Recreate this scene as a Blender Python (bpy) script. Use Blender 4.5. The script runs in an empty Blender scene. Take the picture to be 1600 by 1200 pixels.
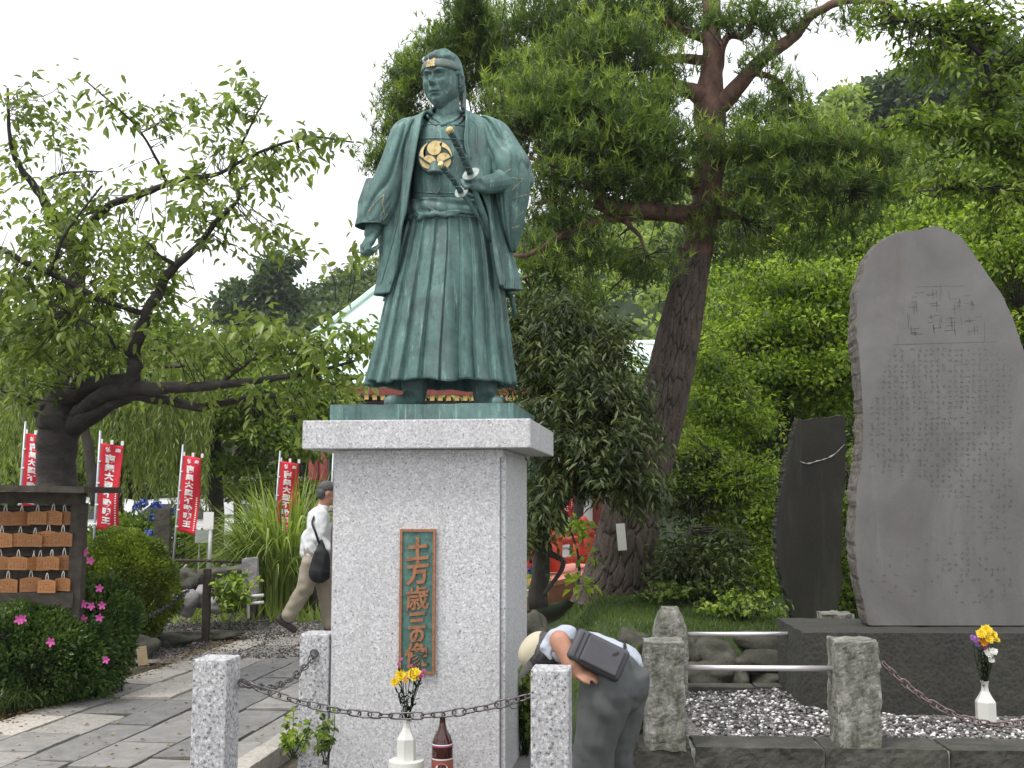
import bpy, bmesh, math, random
import numpy as np
from mathutils import Vector, Matrix, noise
from mathutils.bvhtree import BVHTree
random.seed(7); RNG = np.random.default_rng(11)
scene = bpy.context.scene
COL = scene.collection
# ---------------------------------------------------------------- camera, sky, sun, exposure
PITCH = math.radians(5.94); FOC = 1700.0; CAMZ = 1.5
cam = bpy.data.cameras.new('camera'); camo = bpy.data.objects.new('camera', cam); COL.objects.link(camo)
camo.location = (0, 0, CAMZ); camo.rotation_euler = (math.radians(90) + PITCH, 0, 0)
cam.sensor_width = 36.0; cam.lens = 36.0 * FOC / 1600.0; cam.clip_start = 0.1; cam.clip_end = 2000
scene.camera = camo
SUN_EL, SUN_AZ = math.radians(62), math.radians(-48)      # sun: high, from the left and in front of the statue
world = bpy.data.worlds.new('World'); scene.world = world; world.use_nodes = True
wn = world.node_tree; wn.nodes.clear()
w_out = wn.nodes.new('ShaderNodeOutputWorld'); w_bg = wn.nodes.new('ShaderNodeBackground')
w_sky = wn.nodes.new('ShaderNodeTexSky'); w_sky.sky_type = 'NISHITA'; w_sky.sun_disc = False
w_sky.sun_elevation = SUN_EL; w_sky.sun_rotation = math.radians(180) - SUN_AZ
w_sky.air_density = 2.0; w_sky.dust_density = 6.0; w_sky.ozone_density = 1.0
w_mix = wn.nodes.new('ShaderNodeMix'); w_mix.data_type = 'RGBA'; w_mix.inputs[0].default_value = 0.86
w_mix.inputs[7].default_value = (11.2, 11.3, 11.6, 1)      # even cloud cover over the whole sky
wn.links.new(w_sky.outputs[0], w_mix.inputs[6]); wn.links.new(w_mix.outputs[2], w_bg.inputs[0])
w_bg.inputs[1].default_value = 0.1
wn.links.new(w_bg.outputs[0], w_out.inputs[0])
sun = bpy.data.lights.new('sun', 'SUN'); sun.energy = 1.7; sun.angle = math.radians(14); sun.color = (1.0, 0.97, 0.92)
suno = bpy.data.objects.new('sun', sun); COL.objects.link(suno)
sd = Vector((math.sin(SUN_AZ) * math.cos(SUN_EL), -math.cos(SUN_AZ) * math.cos(SUN_EL), math.sin(SUN_EL)))
suno.rotation_euler = (-sd).to_track_quat('-Z', 'Y').to_euler(); suno.location = (-4, -6, 12)
vs = scene.view_settings; vs.view_transform = 'Standard'; vs.look = 'None'; vs.exposure = 0.50; vs.gamma = 1; vs.use_curve_mapping = False
scene.render.engine = 'CYCLES'
scene.cycles.max_bounces = 6; scene.cycles.diffuse_bounces = 3; scene.cycles.transmission_bounces = 4; scene.cycles.transparent_max_bounces = 6
scene.cycles.use_denoising = True
# ---------------------------------------------------------------- helpers: places
_cp, _sp = math.cos(PITCH), math.sin(PITCH)
def P(px, py, Y):                       # the point at depth Y seen at photo position px, py
    a = (px - 800) / FOC; b = (600 - py) / FOC
    dy = _cp - b * _sp; dz = _sp + b * _cp; k = Y / dy
    return np.array((a * k, Y, CAMZ + dz * k))
def G(px, py, z=0.0):                   # the point on a level z
    b = (600 - py) / FOC; dy = _cp - b * _sp; dz = _sp + b * _cp
    k = (z - CAMZ) / dz
    return np.array(((px - 800) / FOC * k, dy * k, z))
TH = math.radians(7.7); CT, ST = math.cos(TH), math.sin(TH)
def UV(u, v, z=0.0): return np.array((u * CT + v * ST, -u * ST + v * CT, z))   # the site's own axes
def nz(x, y=0.0, z=0.0): return noise.noise(Vector((x, y, z)))
# ---------------------------------------------------------------- helpers: objects
def tag(o, label=None, cat=None, group=None, kind=None):
    if label: o['label'] = label
    if cat: o['category'] = cat
    if group: o['group'] = group
    if kind: o['kind'] = kind
    return o
def empty(name, loc, label=None, cat=None, group=None):
    o = bpy.data.objects.new(name, None); COL.objects.link(o); o.location = Vector(loc); o.empty_display_size = 0.1
    return tag(o, label, cat, group)
def origin(o):
    v = Vector((0, 0, 0))
    while o is not None: v += o.location; o = o.parent
    return v
def link(name, me, mat=None, parent=None, loc=None):
    if mat is not None and len(me.materials) == 0: me.materials.append(mat)
    o = bpy.data.objects.new(name, me); COL.objects.link(o)
    if parent is not None: o.parent = parent
    if loc is not None: o.location = Vector(loc)
    return o
def raw(name, V, F, smooth=False, attr=None):
    me = bpy.data.meshes.new(name)
    V = np.asarray(V, dtype=np.float32)
    if isinstance(F, np.ndarray):
        n, k = F.shape
        me.vertices.add(len(V)); me.vertices.foreach_set('co', V.ravel())
        me.loops.add(n * k); me.loops.foreach_set('vertex_index', F.astype(np.int32).ravel())
        me.polygons.add(n); me.polygons.foreach_set('loop_start', np.arange(0, n * k, k, dtype=np.int32))
        try: me.polygons.foreach_set('loop_total', np.full(n, k, dtype=np.int32))
        except Exception: pass
        me.update(calc_edges=True)
    else:
        me.from_pydata([tuple(map(float, v)) for v in V], [], [tuple(int(i) for i in f) for f in F]); me.update()
    if attr is not None:
        a = me.attributes.new('rnd', 'FLOAT', 'POINT'); a.data.foreach_set('value', np.asarray(attr, dtype=np.float32))
    if smooth: me.polygons.foreach_set('use_smooth', np.ones(len(me.polygons), dtype=bool))
    return me
def mk(name, V, F, mat, parent=None, smooth=False, attr=None, local=False):
    """mesh object from world coordinates; its origin is put at the parent's place (or at its own base)."""
    V = np.asarray(V, dtype=float)
    if local: loc = None
    elif parent is not None: V = V - np.array(origin(parent)); loc = None
    else:
        loc = np.array(((V[:, 0].min() + V[:, 0].max()) / 2, (V[:, 1].min() + V[:, 1].max()) / 2, V[:, 2].min())); V = V - loc
    return link(name, raw(name, V, F, smooth, attr), mat, parent, loc)
class MB:
    def __init__(s): s.v = []; s.f = []; s.n = 0
    def add(s, V, F):
        V = np.asarray(V, dtype=float); s.v.append(V); s.f += [tuple(int(i) + s.n for i in f) for f in F]; s.n += len(V); return s
    def box(s, c, d, R=None, yaw=0.0, taper=1.0):
        c = np.array(c, dtype=float); x, y, z = np.array(d) / 2.0
        V = np.array([(-x, -y, -z), (x, -y, -z), (x, y, -z), (-x, y, -z), (-x * taper, -y * taper, z), (x * taper, -y * taper, z), (x * taper, y * taper, z), (-x * taper, y * taper, z)])
        if R is None: R = rotz(yaw)
        return s.add(V @ np.array(R).T + c, [(0, 3, 2, 1), (4, 5, 6, 7), (0, 1, 5, 4), (1, 2, 6, 5), (2, 3, 7, 6), (3, 0, 4, 7)])
    def tube(s, pts, r, n=8, caps=True): return s.add(*tube(pts, r, n, caps))
    def obj(s, name, mat, parent=None, smooth=False): return mk(name, np.concatenate(s.v), s.f, mat, parent, smooth)
def rotz(a): c, t = math.cos(a), math.sin(a); return np.array(((c, -t, 0), (t, c, 0), (0, 0, 1.0)))
def rotx(a): c, t = math.cos(a), math.sin(a); return np.array(((1.0, 0, 0), (0, c, -t), (0, t, c)))
def roty(a): c, t = math.cos(a), math.sin(a); return np.array(((c, 0, t), (0, 1.0, 0), (-t, 0, c)))
def bevel(o, w=0.006, seg=2):
    bm = bmesh.new(); bm.from_mesh(o.data)
    bmesh.ops.bevel(bm, geom=list(bm.edges), offset=w, segments=seg, affect='EDGES', profile=0.5, clamp_overlap=True)
    bm.to_mesh(o.data); bm.free(); return o
def crom(pts, n):                       # Catmull-Rom resampling
    p = np.asarray(pts, dtype=float)
    if len(p) == 2: t = np.linspace(0, 1, n)[:, None]; return p[0] * (1 - t) + p[1] * t
    q = np.vstack([2 * p[0] - p[1], p, 2 * p[-1] - p[-2]]); m = len(p) - 1
    t = np.linspace(0, m, n); i = np.minimum(t.astype(int), m - 1); f = (t - i)[:, None]
    a, b, c, d = q[i], q[i + 1], q[i + 2], q[i + 3]
    return 0.5 * (2 * b + (c - a) * f + (2 * a - 5 * b + 4 * c - d) * f ** 2 + (3 * b - a - 3 * c + d) * f ** 3)
def frames(p):
    T = np.gradient(p, axis=0); T /= np.linalg.norm(T, axis=1)[:, None] + 1e-12
    ref = np.array((0, 0, 1.0)) if abs(T[0, 2]) < 0.9 else np.array((0, 1.0, 0))
    N = np.zeros_like(p); n = np.cross(T[0], ref); n /= np.linalg.norm(n)
    for i in range(len(p)):
        n = n - T[i] * np.dot(n, T[i]); n /= np.linalg.norm(n) + 1e-12; N[i] = n
    return T, N, np.cross(T, N)
def grid_faces(R, n, off=0, wrap=True):
    m = n if wrap else n - 1
    j = np.arange(m); i = np.arange(R - 1)[:, None]
    a = off + i * n + j; b = off + i * n + (j + 1) % n
    return np.stack([a, b, b + n, a + n], -1).reshape(-1, 4)
def tube(pts, r, n=8, caps=True):
    p = np.asarray(pts, dtype=float); R = len(p); r = np.broadcast_to(np.asarray(r, dtype=float), (R,))
    T, N, B = frames(p); a = np.linspace(0, 2 * math.pi, n, endpoint=False)
    V = p[:, None] + r[:, None, None] * (np.cos(a)[None, :, None] * N[:, None] + np.sin(a)[None, :, None] * B[:, None])
    V = V.reshape(-1, 3); F = [tuple(f) for f in grid_faces(R, n)]
    if caps: F += [tuple(range(n - 1, -1, -1)), tuple(range((R - 1) * n, R * n))]
    return V, F
def lathe(prof, n=32, c=(0, 0, 0)):     # prof: (radius, z)
    a = np.linspace(0, 2 * math.pi, n, endpoint=False); V = []
    for r, z in prof: V += [(c[0] + r * math.cos(t), c[1] + r * math.sin(t), c[2] + z) for t in a]
    F = [tuple(f) for f in grid_faces(len(prof), n)] + [tuple(range(n - 1, -1, -1)), tuple(range((len(prof) - 1) * n, len(prof) * n))]
    return np.array(V), F
def text_mesh(s, size, depth=0.0, fat=0.0, vertical=False, spacing=1.0):
    """text as a mesh in the XZ plane facing -Y, centred; vertical text is set one sign above the other."""
    cu = bpy.data.curves.new('lettering', 'FONT'); cu.size = size; cu.extrude = depth / 2; cu.offset = fat; cu.align_x = 'CENTER'; cu.align_y = 'CENTER'; cu.resolution_u = 3
    cu.body = '\n'.join(s) if vertical else s
    if vertical: cu.space_line = spacing
    o = bpy.data.objects.new('lettering', cu); COL.objects.link(o); bpy.context.view_layer.update()
    m = o.evaluated_get(bpy.context.evaluated_depsgraph_get()).to_mesh()
    V = np.array([v.co[:] for v in m.vertices]); F = [tuple(p.vertices) for p in m.polygons]
    bpy.data.objects.remove(o); bpy.data.curves.remove(cu)
    V = np.stack([V[:, 0], -V[:, 2], V[:, 1]], 1)
    V[:, 2] -= (V[:, 2].min() + V[:, 2].max()) / 2; V[:, 0] -= (V[:, 0].min() + V[:, 0].max()) / 2
    return V, F
def rough_box(name, c, d, mat, parent=None, amp=0.01, sub=0.03, yaw=0.0, seed=0.0, freq=9.0, keep_top=False):
    nx, ny, nzz = [max(2, int(round(k / sub))) for k in d]
    bm = bmesh.new(); vs = {}
    def vert(i, j, k):
        if (i, j, k) not in vs:
            q = Vector(((i / nx - .5) * d[0], (j / ny - .5) * d[1], (k / nzz - .5) * d[2]))
            nn = Vector(noise.noise_vector(q * freq + Vector((seed, seed * 2, 0)))) * amp + Vector(noise.noise_vector(q * freq * 3.1 + Vector((seed, 0, 5)))) * amp * .5
            if keep_top: nn.z *= .25
            vs[(i, j, k)] = bm.verts.new(q + nn)
        return vs[(i, j, k)]
    for a in range(nx):
        for b in range(ny):
            for k in (0, nzz): f = [vert(a, b, k), vert(a + 1, b, k), vert(a + 1, b + 1, k), vert(a, b + 1, k)]; bm.faces.new(f if k else f[::-1])
    for a in range(nx):
        for b in range(nzz):
            for k in (0, ny): f = [vert(a, k, b), vert(a + 1, k, b), vert(a + 1, k, b + 1), vert(a, k, b + 1)]; bm.faces.new(f if not k else f[::-1])
    for a in range(ny):
        for b in range(nzz):
            for k in (0, nx): f = [vert(k, a, b), vert(k, a + 1, b), vert(k, a + 1, b + 1), vert(k, a, b + 1)]; bm.faces.new(f if k else f[::-1])
    V = np.array([v.co[:] for v in bm.verts]); bm.verts.index_update(); F = [tuple(v.index for v in f.verts) for f in bm.faces]; bm.free()
    return mk(name, V @ rotz(yaw).T + np.array(c), F, mat, parent)
def rock(name, c, d, mat, parent=None, seed=0.0, sub=4, flat=0.25, amp=.22, yaw=0):
    bm = bmesh.new(); bmesh.ops.create_icosphere(bm, subdivisions=sub, radius=1.0)
    V = []
    for v in bm.verts:
        q = v.co.copy(); q *= 1 + amp * noise.noise(q * 1.1 + Vector((seed, 3.1 * seed, 0))) * 2 + .07 * noise.noise(q * 3.3 + Vector((seed, 0, 0))) + .035 * noise.noise(q * 8.3 + Vector((seed, 9, 0))) - .05 * max(0, noise.noise(q * 2.1 + Vector((0, seed, 4))))
        q = Vector([math.copysign(abs(t) ** (1 - flat * .5), t) for t in q]); V.append(q[:])
    F = [tuple(v.index for v in f.verts) for f in bm.faces]; bm.free()
    return mk(name, (np.array(V) * np.array(d) / 2) @ rotz(yaw).T + np.array(c), F, mat, parent, smooth=True)
def remesh(V, F, voxel, smooth=4, it_factor=.5):
    me = raw('shape', V, F); o = bpy.data.objects.new('shape', me); COL.objects.link(o)
    m = o.modifiers.new('r', 'REMESH'); m.mode = 'VOXEL'; m.voxel_size = voxel
    if smooth: s = o.modifiers.new('s', 'SMOOTH'); s.iterations = smooth; s.factor = it_factor
    bpy.context.view_layer.update()
    e = o.evaluated_get(bpy.context.evaluated_depsgraph_get()).to_mesh()
    V2 = np.array([v.co[:] for v in e.vertices]); F2 = [tuple(p.vertices) for p in e.polygons]
    bpy.data.objects.remove(o); bpy.data.meshes.remove(me)
    return V2, F2
def capsule(p0, p1, r0, r1, flat=1.0, ax=(0, 1, 0), n=14):
    """tapered limb with round ends; flat squashes it along ax."""
    p0 = np.array(p0, float); p1 = np.array(p1, float); d = p1 - p0; L = np.linalg.norm(d) + 1e-9; d = d / L
    pts = []; rs = []
    for a in np.linspace(-math.pi / 2, 0, 5)[:-1]: pts.append(p0 + d * r0 * math.sin(a)); rs.append(max(r0 * math.cos(a), r0 * .03))
    for t in np.linspace(0, 1, 4): pts.append(p0 + d * L * t); rs.append(r0 + (r1 - r0) * t)
    for a in np.linspace(0, math.pi / 2, 5)[1:]: pts.append(p1 + d * r1 * math.sin(a)); rs.append(max(r1 * math.cos(a), r1 * .03))
    V, F = tube(pts, rs, n)
    if flat != 1.0:
        ax = np.array(ax, float); ax /= np.linalg.norm(ax); c = (p0 + p1) / 2
        V = V - np.outer(((V - c) @ ax), ax) * (1 - flat)
    return V, F
def blob(c, d, n=16):
    a = np.linspace(-math.pi / 2, math.pi / 2, n // 2 + 1); d = np.array(d) / 2
    return (lambda V, F: (V * d + np.array(c), F))(*lathe([(max(math.cos(t), .02), math.sin(t)) for t in a], n))
def join(parts):
    m = MB()
    for V, F in parts: m.add(V, F)
    return np.concatenate(m.v), m.f
def loft(rows, Y0, n=96, f=None, t0=0.0, t1=2 * math.pi, closed=True, up=None, power=1.0, steps=60):
    """rows: (py, x_left, x_right, depth_radius, depth_offset) read in the photo at depth Y0, made round; f(t, v, pos) -> radial metres."""
    A = np.array(rows, float); R = crom(A, steps); out = []
    tt = np.linspace(t0, t1, n, endpoint=not closed)
    for k, (py, xl, xr, b, dy) in enumerate(R):
        L = P(xl, py, Y0); Rr = P(xr, py, Y0); a = (Rr[0] - L[0]) / 2; cx = (L[0] + Rr[0]) / 2; v = k / (steps - 1)
        c, s = np.cos(tt), np.sin(tt)
        if power != 1.0: c = np.sign(c) * np.abs(c) ** power; s = np.sign(s) * np.abs(s) ** power
        r = f(tt, v) if f is not None else 0
        nx, ny = c * b, s * a; ln = np.sqrt(nx ** 2 + ny ** 2) + 1e-9
        out.append(np.stack([cx + a * c + nx / ln * r, Y0 + dy - b * s - ny / ln * r, np.full_like(tt, L[2])], 1))
    return np.concatenate(out), grid_faces(steps, n, 0, closed)
# ---------------------------------------------------------------- helpers: materials
class M:
    def __init__(s, name, rough=.7, metal=0.0, spec=.5):
        s.m = bpy.data.materials.new(name); s.m.use_nodes = True; s.t = s.m.node_tree; s.N = s.t.nodes; s.L = s.t.links
        s.b = s.N['Principled BSDF']; s.b.inputs['Roughness'].default_value = rough; s.b.inputs['Metallic'].default_value = metal
        s.b.inputs['Specular IOR Level'].default_value = spec; s.co = None
    def coord(s, scale=(1, 1, 1)):
        tc = s.N.new('ShaderNodeTexCoord'); mp = s.N.new('ShaderNodeMapping'); mp.inputs['Scale'].default_value = scale
        s.L.new(tc.outputs['Object'], mp.inputs[0]); return mp.outputs[0]
    def noise(s, scale, detail=4, rough=.6, sc=(1, 1, 1), dist=0.0):
        n = s.N.new('ShaderNodeTexNoise'); n.inputs['Scale'].default_value = scale; n.inputs['Detail'].default_value = detail; n.inputs['Roughness'].default_value = rough; n.inputs['Distortion'].default_value = dist
        s.L.new(s.coord(sc), n.inputs[0]); return n.outputs['Fac']
    def vor(s, scale, feat='F1', out='Distance', sc=(1, 1, 1), rnd=1.0):
        n = s.N.new('ShaderNodeTexVoronoi'); n.inputs['Scale'].default_value = scale; n.feature = feat; n.inputs['Randomness'].default_value = rnd
        s.L.new(s.coord(sc), n.inputs['Vector']); return n.outputs[out]
    def ramp(s, fac, stops):
        r = s.N.new('ShaderNodeValToRGB'); e = r.color_ramp.elements
        while len(e) < len(stops): e.new(.5)
        for k, (p, c) in enumerate(stops): e[k].position = p; e[k].color = (*c, 1) if len(c) == 3 else c
        s.L.new(fac, r.inputs[0]); return r.outputs[0]
    def val(s, fac, a, b, lo=0.0, hi=1.0):
        r = s.N.new('ShaderNodeMapRange'); r.inputs[1].default_value = a; r.inputs[2].default_value = b; r.inputs[3].default_value = lo; r.inputs[4].default_value = hi; s.L.new(fac, r.inputs[0]); return r.outputs[0]
    def mix(s, fac, a, b, mode='MIX'):
        r = s.N.new('ShaderNodeMix'); r.data_type = 'RGBA'; r.blend_type = mode
        for i, x in ((0, fac), (6, a), (7, b)):
            if isinstance(x, (int, float)): r.inputs[i].default_value = x
            elif isinstance(x, tuple): r.inputs[i].default_value = (*x, 1)
            else: s.L.new(x, r.inputs[i])
        return r.outputs[2]
    def col(s, c):
        if isinstance(c, tuple): s.b.inputs['Base Color'].default_value = (*c, 1)
        else: s.L.new(c, s.b.inputs['Base Color'])
        return s
    def bump(s, h, strength=.4, dist=.01):
        b = s.N.new('ShaderNodeBump'); b.inputs['Strength'].default_value = strength; b.inputs['Distance'].default_value = dist
        s.L.new(h, b.inputs['Height'])
        if s.b.inputs['Normal'].links: s.L.new(s.b.inputs['Normal'].links[0].from_socket, b.inputs['Normal'])
        s.L.new(b.outputs[0], s.b.inputs['Normal']); return s
    def attr(s, name='rnd'):
        a = s.N.new('ShaderNodeAttribute'); a.attribute_name = name; return a.outputs['Fac']
    def objrnd(s):
        a = s.N.new('ShaderNodeObjectInfo'); return a.outputs['Random']
    def normal_z(s):
        g = s.N.new('ShaderNodeNewGeometry'); x = s.N.new('ShaderNodeSeparateXYZ'); s.L.new(g.outputs['Normal'], x.inputs[0]); return x.outputs[2]
def plain(name, c, rough=.6, metal=0.0, var=.12, scale=6.0, bump=0.0, bscale=60):
    m = M(name, rough, metal)
    lo = tuple(k * (1 - var) for k in c); hi = tuple(min(1, k * (1 + var)) for k in c)
    m.col(m.ramp(m.noise(scale, 5), [(.3, lo), (.7, hi)]))
    if bump: m.bump(m.noise(bscale, 4), bump, .004)
    return m.m
def leafmat(name, stops, trans=.35, rough=.45, use='rnd'):
    m = M(name, rough * .8, 0, .5)
    c = m.ramp(m.attr('rnd') if use == 'rnd' else m.objrnd(), stops); m.col(c)
    tr = m.N.new('ShaderNodeBsdfTranslucent'); m.L.new(m.mix(.5, c, m.mix(1.0, c, (1.5, 1.7, .5), 'MULTIPLY')), tr.inputs[0])
    mx = m.N.new('ShaderNodeMixShader'); mx.inputs[0].default_value = trans
    out = m.N['Material Output']; m.L.new(m.b.outputs[0], mx.inputs[1]); m.L.new(tr.outputs[0], mx.inputs[2]); m.L.new(mx.outputs[0], out.inputs[0])
    return m.m
def granite(name, base, dark, light, scale=150.0, stain=False, dens=.36):
    m = M(name, .62)
    g = m.ramp(m.noise(scale, 3, .75), [(.33, dark), (dens + .05, base), (.55, base), (.66, light)])
    w = m.vor(scale * .8, out='Color'); g = m.mix(m.val(w, .2, .8, 0, .3), g, dark)
    g = m.mix(m.val(m.noise(1.8, 5), .35, .75, 0, .22), g, tuple(k * .7 for k in base))
    g = m.mix(m.val(m.noise(5, 6, .7, (1.6, 1.6, .10)), .5, .75, 0, .22), g, (.22, .22, .20)); g = m.mix(m.val(m.noise(1.3, 4), .5, .7, 0, .10), g, (.45, .42, .34))
    if stain:
        st = m.noise(3.0, 6, .7, (1, 1, .35)); g = m.mix(m.val(st, .5, .8, 0, .55), g, (.16, .16, .12))
    m.col(g); m.bump(m.noise(scale * 1.2, 3), .12, .002); return m.m
def build_mats():
    D = {}
    D['granite'] = granite('polished_pedestal_granite', (.60, .60, .62), (.06, .06, .075), (.86, .86, .88), 98, dens=.375)
    D['granite_post'] = granite('post_granite', (.50, .50, .52), (.018, .018, .026), (.86, .86, .88), 66, dens=.42)
    # bronze with a green patina
    m = M('patinated_bronze', .5, .15)
    c = m.ramp(m.noise(5.5, 7, .68), [(.28, (0.046, 0.082, 0.080)), (.44, (0.074, 0.144, 0.134)), (.57, (0.101, 0.192, 0.176)), (.73, (0.160, 0.277, 0.252))])
    c = m.mix(m.val(m.noise(9, 6, .7, (1, 1, .3)), .47, .68, 0, .75), c, (.085, .105, .105)); c = m.mix(m.val(m.noise(22, 6, .75, (1.3, 1.3, .09)), .54, .66, 0, .6), c, (.030, .052, .050))
    c = m.mix(m.val(m.noise(16, 5, .8, (1.4, 1.4, .12)), .56, .68, 0, .7), c, (.26, .42, .37))
    c = m.mix(m.val(m.noise(55, 3, .7), .55, .75, 0, .35), c, (.035, .07, .065))
    m.col(c); m.bump(m.noise(45, 5, .7), .25, .004); m.bump(m.noise(9, 4, .6), .3, .01)
    m.L.new(m.val(m.noise(14, 4), .3, .7, .48, .72), m.b.inputs['Roughness']); D['bronze'] = m.m
    m = M('dark_wrapped_bronze', .5, .2); m.col(m.ramp(m.noise(30, 5), [(.3, (.020, .038, .036)), (.7, (.07, .13, .12))])); D['bronze_dark'] = m.m
    m = M('headband_bronze', .55, .15); m.col(m.ramp(m.noise(18, 5), [(.3, (.075, .11, .10)), (.7, (.15, .19, .165))])); D['bronze_band'] = m.m
    m = M('worn_gold_leaf', .42, .45); m.col(m.ramp(m.noise(28, 5, .7), [(.3, (.36, .25, .09)), (.5, (.62, .48, .22)), (.72, (.75, .64, .38))])); m.bump(m.noise(70, 3), .2, .002); D['gold'] = m.m
    m = M('faded_gold_line', .5, .3); m.col(m.ramp(m.noise(40, 5, .7), [(.38, (.14, .20, .16)), (.62, (.42, .36, .20))])); D['gold_faded'] = m.m
    m = M('guard_metal', .5, .4); m.col(m.ramp(m.noise(40, 5, .7), [(.3, (.14, .19, .18)), (.7, (.42, .47, .44))])); D['guard'] = m.m
    m = M('copper_trim', .5, .35); m.col(m.ramp(m.noise(35, 5, .7), [(.3, (.19, .085, .045)), (.55, (.38, .17, .085)), (.75, (.27, .20, .13))])); m.bump(m.noise(90, 3), .3, .002); D['copper'] = m.m
    m = M('plaque_patina', .5, .2); m.col(m.ramp(m.noise(24, 6, .7), [(.3, (.035, .075, .07)), (.5, (.07, .16, .14)), (.75, (.13, .26, .22))])); m.bump(m.noise(120, 3), .4, .002); D['plaque'] = m.m
    # stones
    m = M('weathered_stele', .8)
    c = m.ramp(m.noise(1.3, 7, .62, (1, 1, .6), 1.2), [(.3, (.112, .110, .107)), (.5, (.150, .147, .143)), (.7, (.195, .190, .185))])
    c = m.mix(m.val(m.noise(1.0, 5, .6, (1.6, 1, .5), 2), .56, .66, 0, .45), c, (.125, .098, .092))
    c = m.mix(m.val(m.noise(160, 2), .55, .7, 0, .25), c, (.10, .10, .10))
    c = m.mix(m.val(m.noise(4, 6, .75, (3, 1, .25)), .62, .8, 0, .25), c, (.30, .29, .28))
    m.col(c); m.bump(m.noise(60, 5), .25, .005); D['stele'] = m.m
    m = M('broken_stone_edge', .85); m.col(m.ramp(m.noise(14, 6, .75), [(.3, (.05, .045, .04)), (.55, (.13, .115, .10)), (.8, (.28, .25, .23))])); m.bump(m.noise(30, 5), .6, .02); D['stele_edge'] = m.m
    m = M('engraved_groove', .9); m.col(m.ramp(m.noise(9, 4), [(.35, (.070, .066, .063)), (.65, (.115, .109, .104))])); D['engraved'] = m.m
    m = M('lichen_marks', .9); m.col(m.ramp(m.noise(50, 4), [(.3, (.26, .25, .23)), (.7, (.42, .41, .38))])); D['lichen'] = m.m
    m = M('dark_slab_stone', .8); c = m.ramp(m.noise(2.2, 7, .65, (1, 1, .5)), [(.3, (0.009, 0.009, 0.006)), (.5, (0.018, 0.017, 0.012)), (.7, (0.036, 0.035, 0.023))]); c = m.mix(m.val(m.noise(3, 6, .75, (3, 1, .3)), .52, .72, 0, .7), c, (.045, .045, .034)); m.col(c); m.bump(m.noise(30, 6), .35, .01); D['stele_dark'] = m.m
    m = M('mossy_base_stone', .85)
    c = m.ramp(m.vor(38, out='Distance'), [(.1, (0.022, 0.022, 0.019)), (.6, (0.040, 0.039, 0.034))])
    c = m.mix(m.val(m.noise(2.5, 6, .7), .45, .7, 0, .6), c, (.065, .065, .045)); c = m.mix(m.val(m.noise(9, 6, .8), .63, .72, 0, .7), c, (.30, .30, .28))
    m.col(c); m.bump(m.vor(38, out='Distance'), .5, .008); D['base_stone'] = m.m
    m = M('rough_post_stone', .9)
    c = m.ramp(m.noise(14, 8, .8, (1, 1, .5)), [(.3, (.045, .048, .032)), (.43, (.16, .162, .130)), (.56, (.31, .305, .275)), (.72, (.62, .61, .58))])
    c = m.mix(m.val(m.noise(3, 5), .5, .7, 0, .6), c, (.10, .115, .06)); m.col(c); m.bump(m.noise(28, 8, .75), .9, .03); D['rough_stone'] = m.m
    m = M('kerb_block_stone', .88)
    c = m.ramp(m.noise(6, 8, .75), [(.3, (0.034, 0.036, 0.029)), (.55, (0.072, 0.070, 0.058)), (.8, (0.145, 0.136, 0.119))])
    c = m.mix(m.val(m.noise(22, 5, .8), .68, .74, 0, .8), c, (.45, .44, .42)); m.col(c); m.bump(m.noise(24, 7, .7), .7, .02); D['kerb_stone'] = m.m
    m = M('boulder_stone', .88); c = m.ramp(m.noise(4, 8, .72), [(.3, (.025, .025, .018)), (.55, (.070, .068, .050)), (.78, (.17, .165, .14))]); m.col(c); m.bump(m.noise(16, 7, .7), .6, .03); D['boulder'] = m.m
    m = M('pale_rock', .85); c = m.ramp(m.noise(4, 8, .72), [(.3, (.16, .15, .15)), (.55, (.32, .30, .31)), (.8, (.5, .48, .49))]); m.col(c); m.bump(m.noise(16, 7, .7), .6, .03); D['pale_rock'] = m.m
    for nm, lo, mid, hi in (('slab_grey', (.14, .139, .138), (.215, .211, .207), (.29, .286, .28)), ('slab_pale', (.22, .205, .185), (.37, .35, .325), (.53, .505, .475))):
        m = M(nm, .78)
        c = m.ramp(m.noise(9 if nm == 'slab_grey' else 30, 8, .75), [(.3, lo), (.52, mid), (.75, hi)])
        r = m.ramp(m.objrnd(), [(0, (.66, .67, .68)), (.5, (.98, .97, .95)), (1, (1.32, 1.29, 1.24))]); c = m.mix(1.0, c, r, 'MULTIPLY')
        c = m.mix(m.val(m.noise(2.3, 6), .56, .75, 0, .5), c, tuple(k * .55 for k in mid)); m.col(c); m.bump(m.noise(14, 7, .7), .5, .012); D[nm] = m.m
    m = M('bare_earth', .95)
    c = m.ramp(m.noise(6, 9, .75), [(.3, (.050, .040, .028)), (.5, (.095, .080, .058)), (.7, (.15, .135, .105))])
    c = m.mix(m.val(m.noise(1.1, 6), .45, .62, 0, .8), c, (.045, .06, .022)); c = m.mix(m.val(m.noise(150, 3), .6, .7, 0, .6), c, (.22, .20, .17)); m.col(c); m.bump(m.noise(50, 8, .75), .8, .02); D['earth'] = m.m
    m = M('grey_gravel_ground', .92)
    c = m.ramp(m.vor(55, out='Color'), [(.1, (.09, .085, .085)), (.5, (.17, .162, .155)), (.9, (.28, .265, .255))]); c = m.mix(m.val(m.noise(1.6, 6), .5, .72, 0, .6), c, (.10, .08, .055)); m.col(c); m.bump(m.vor(55), .8, .015); D['gravel_ground'] = m.m
    m = M('joint_soil', .95); m.col(m.ramp(m.noise(9, 6), [(.35, (.028, .026, .016)), (.65, (.045, .062, .018))])); m.bump(m.noise(80, 6), .6, .01); D['joint'] = m.m
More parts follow.
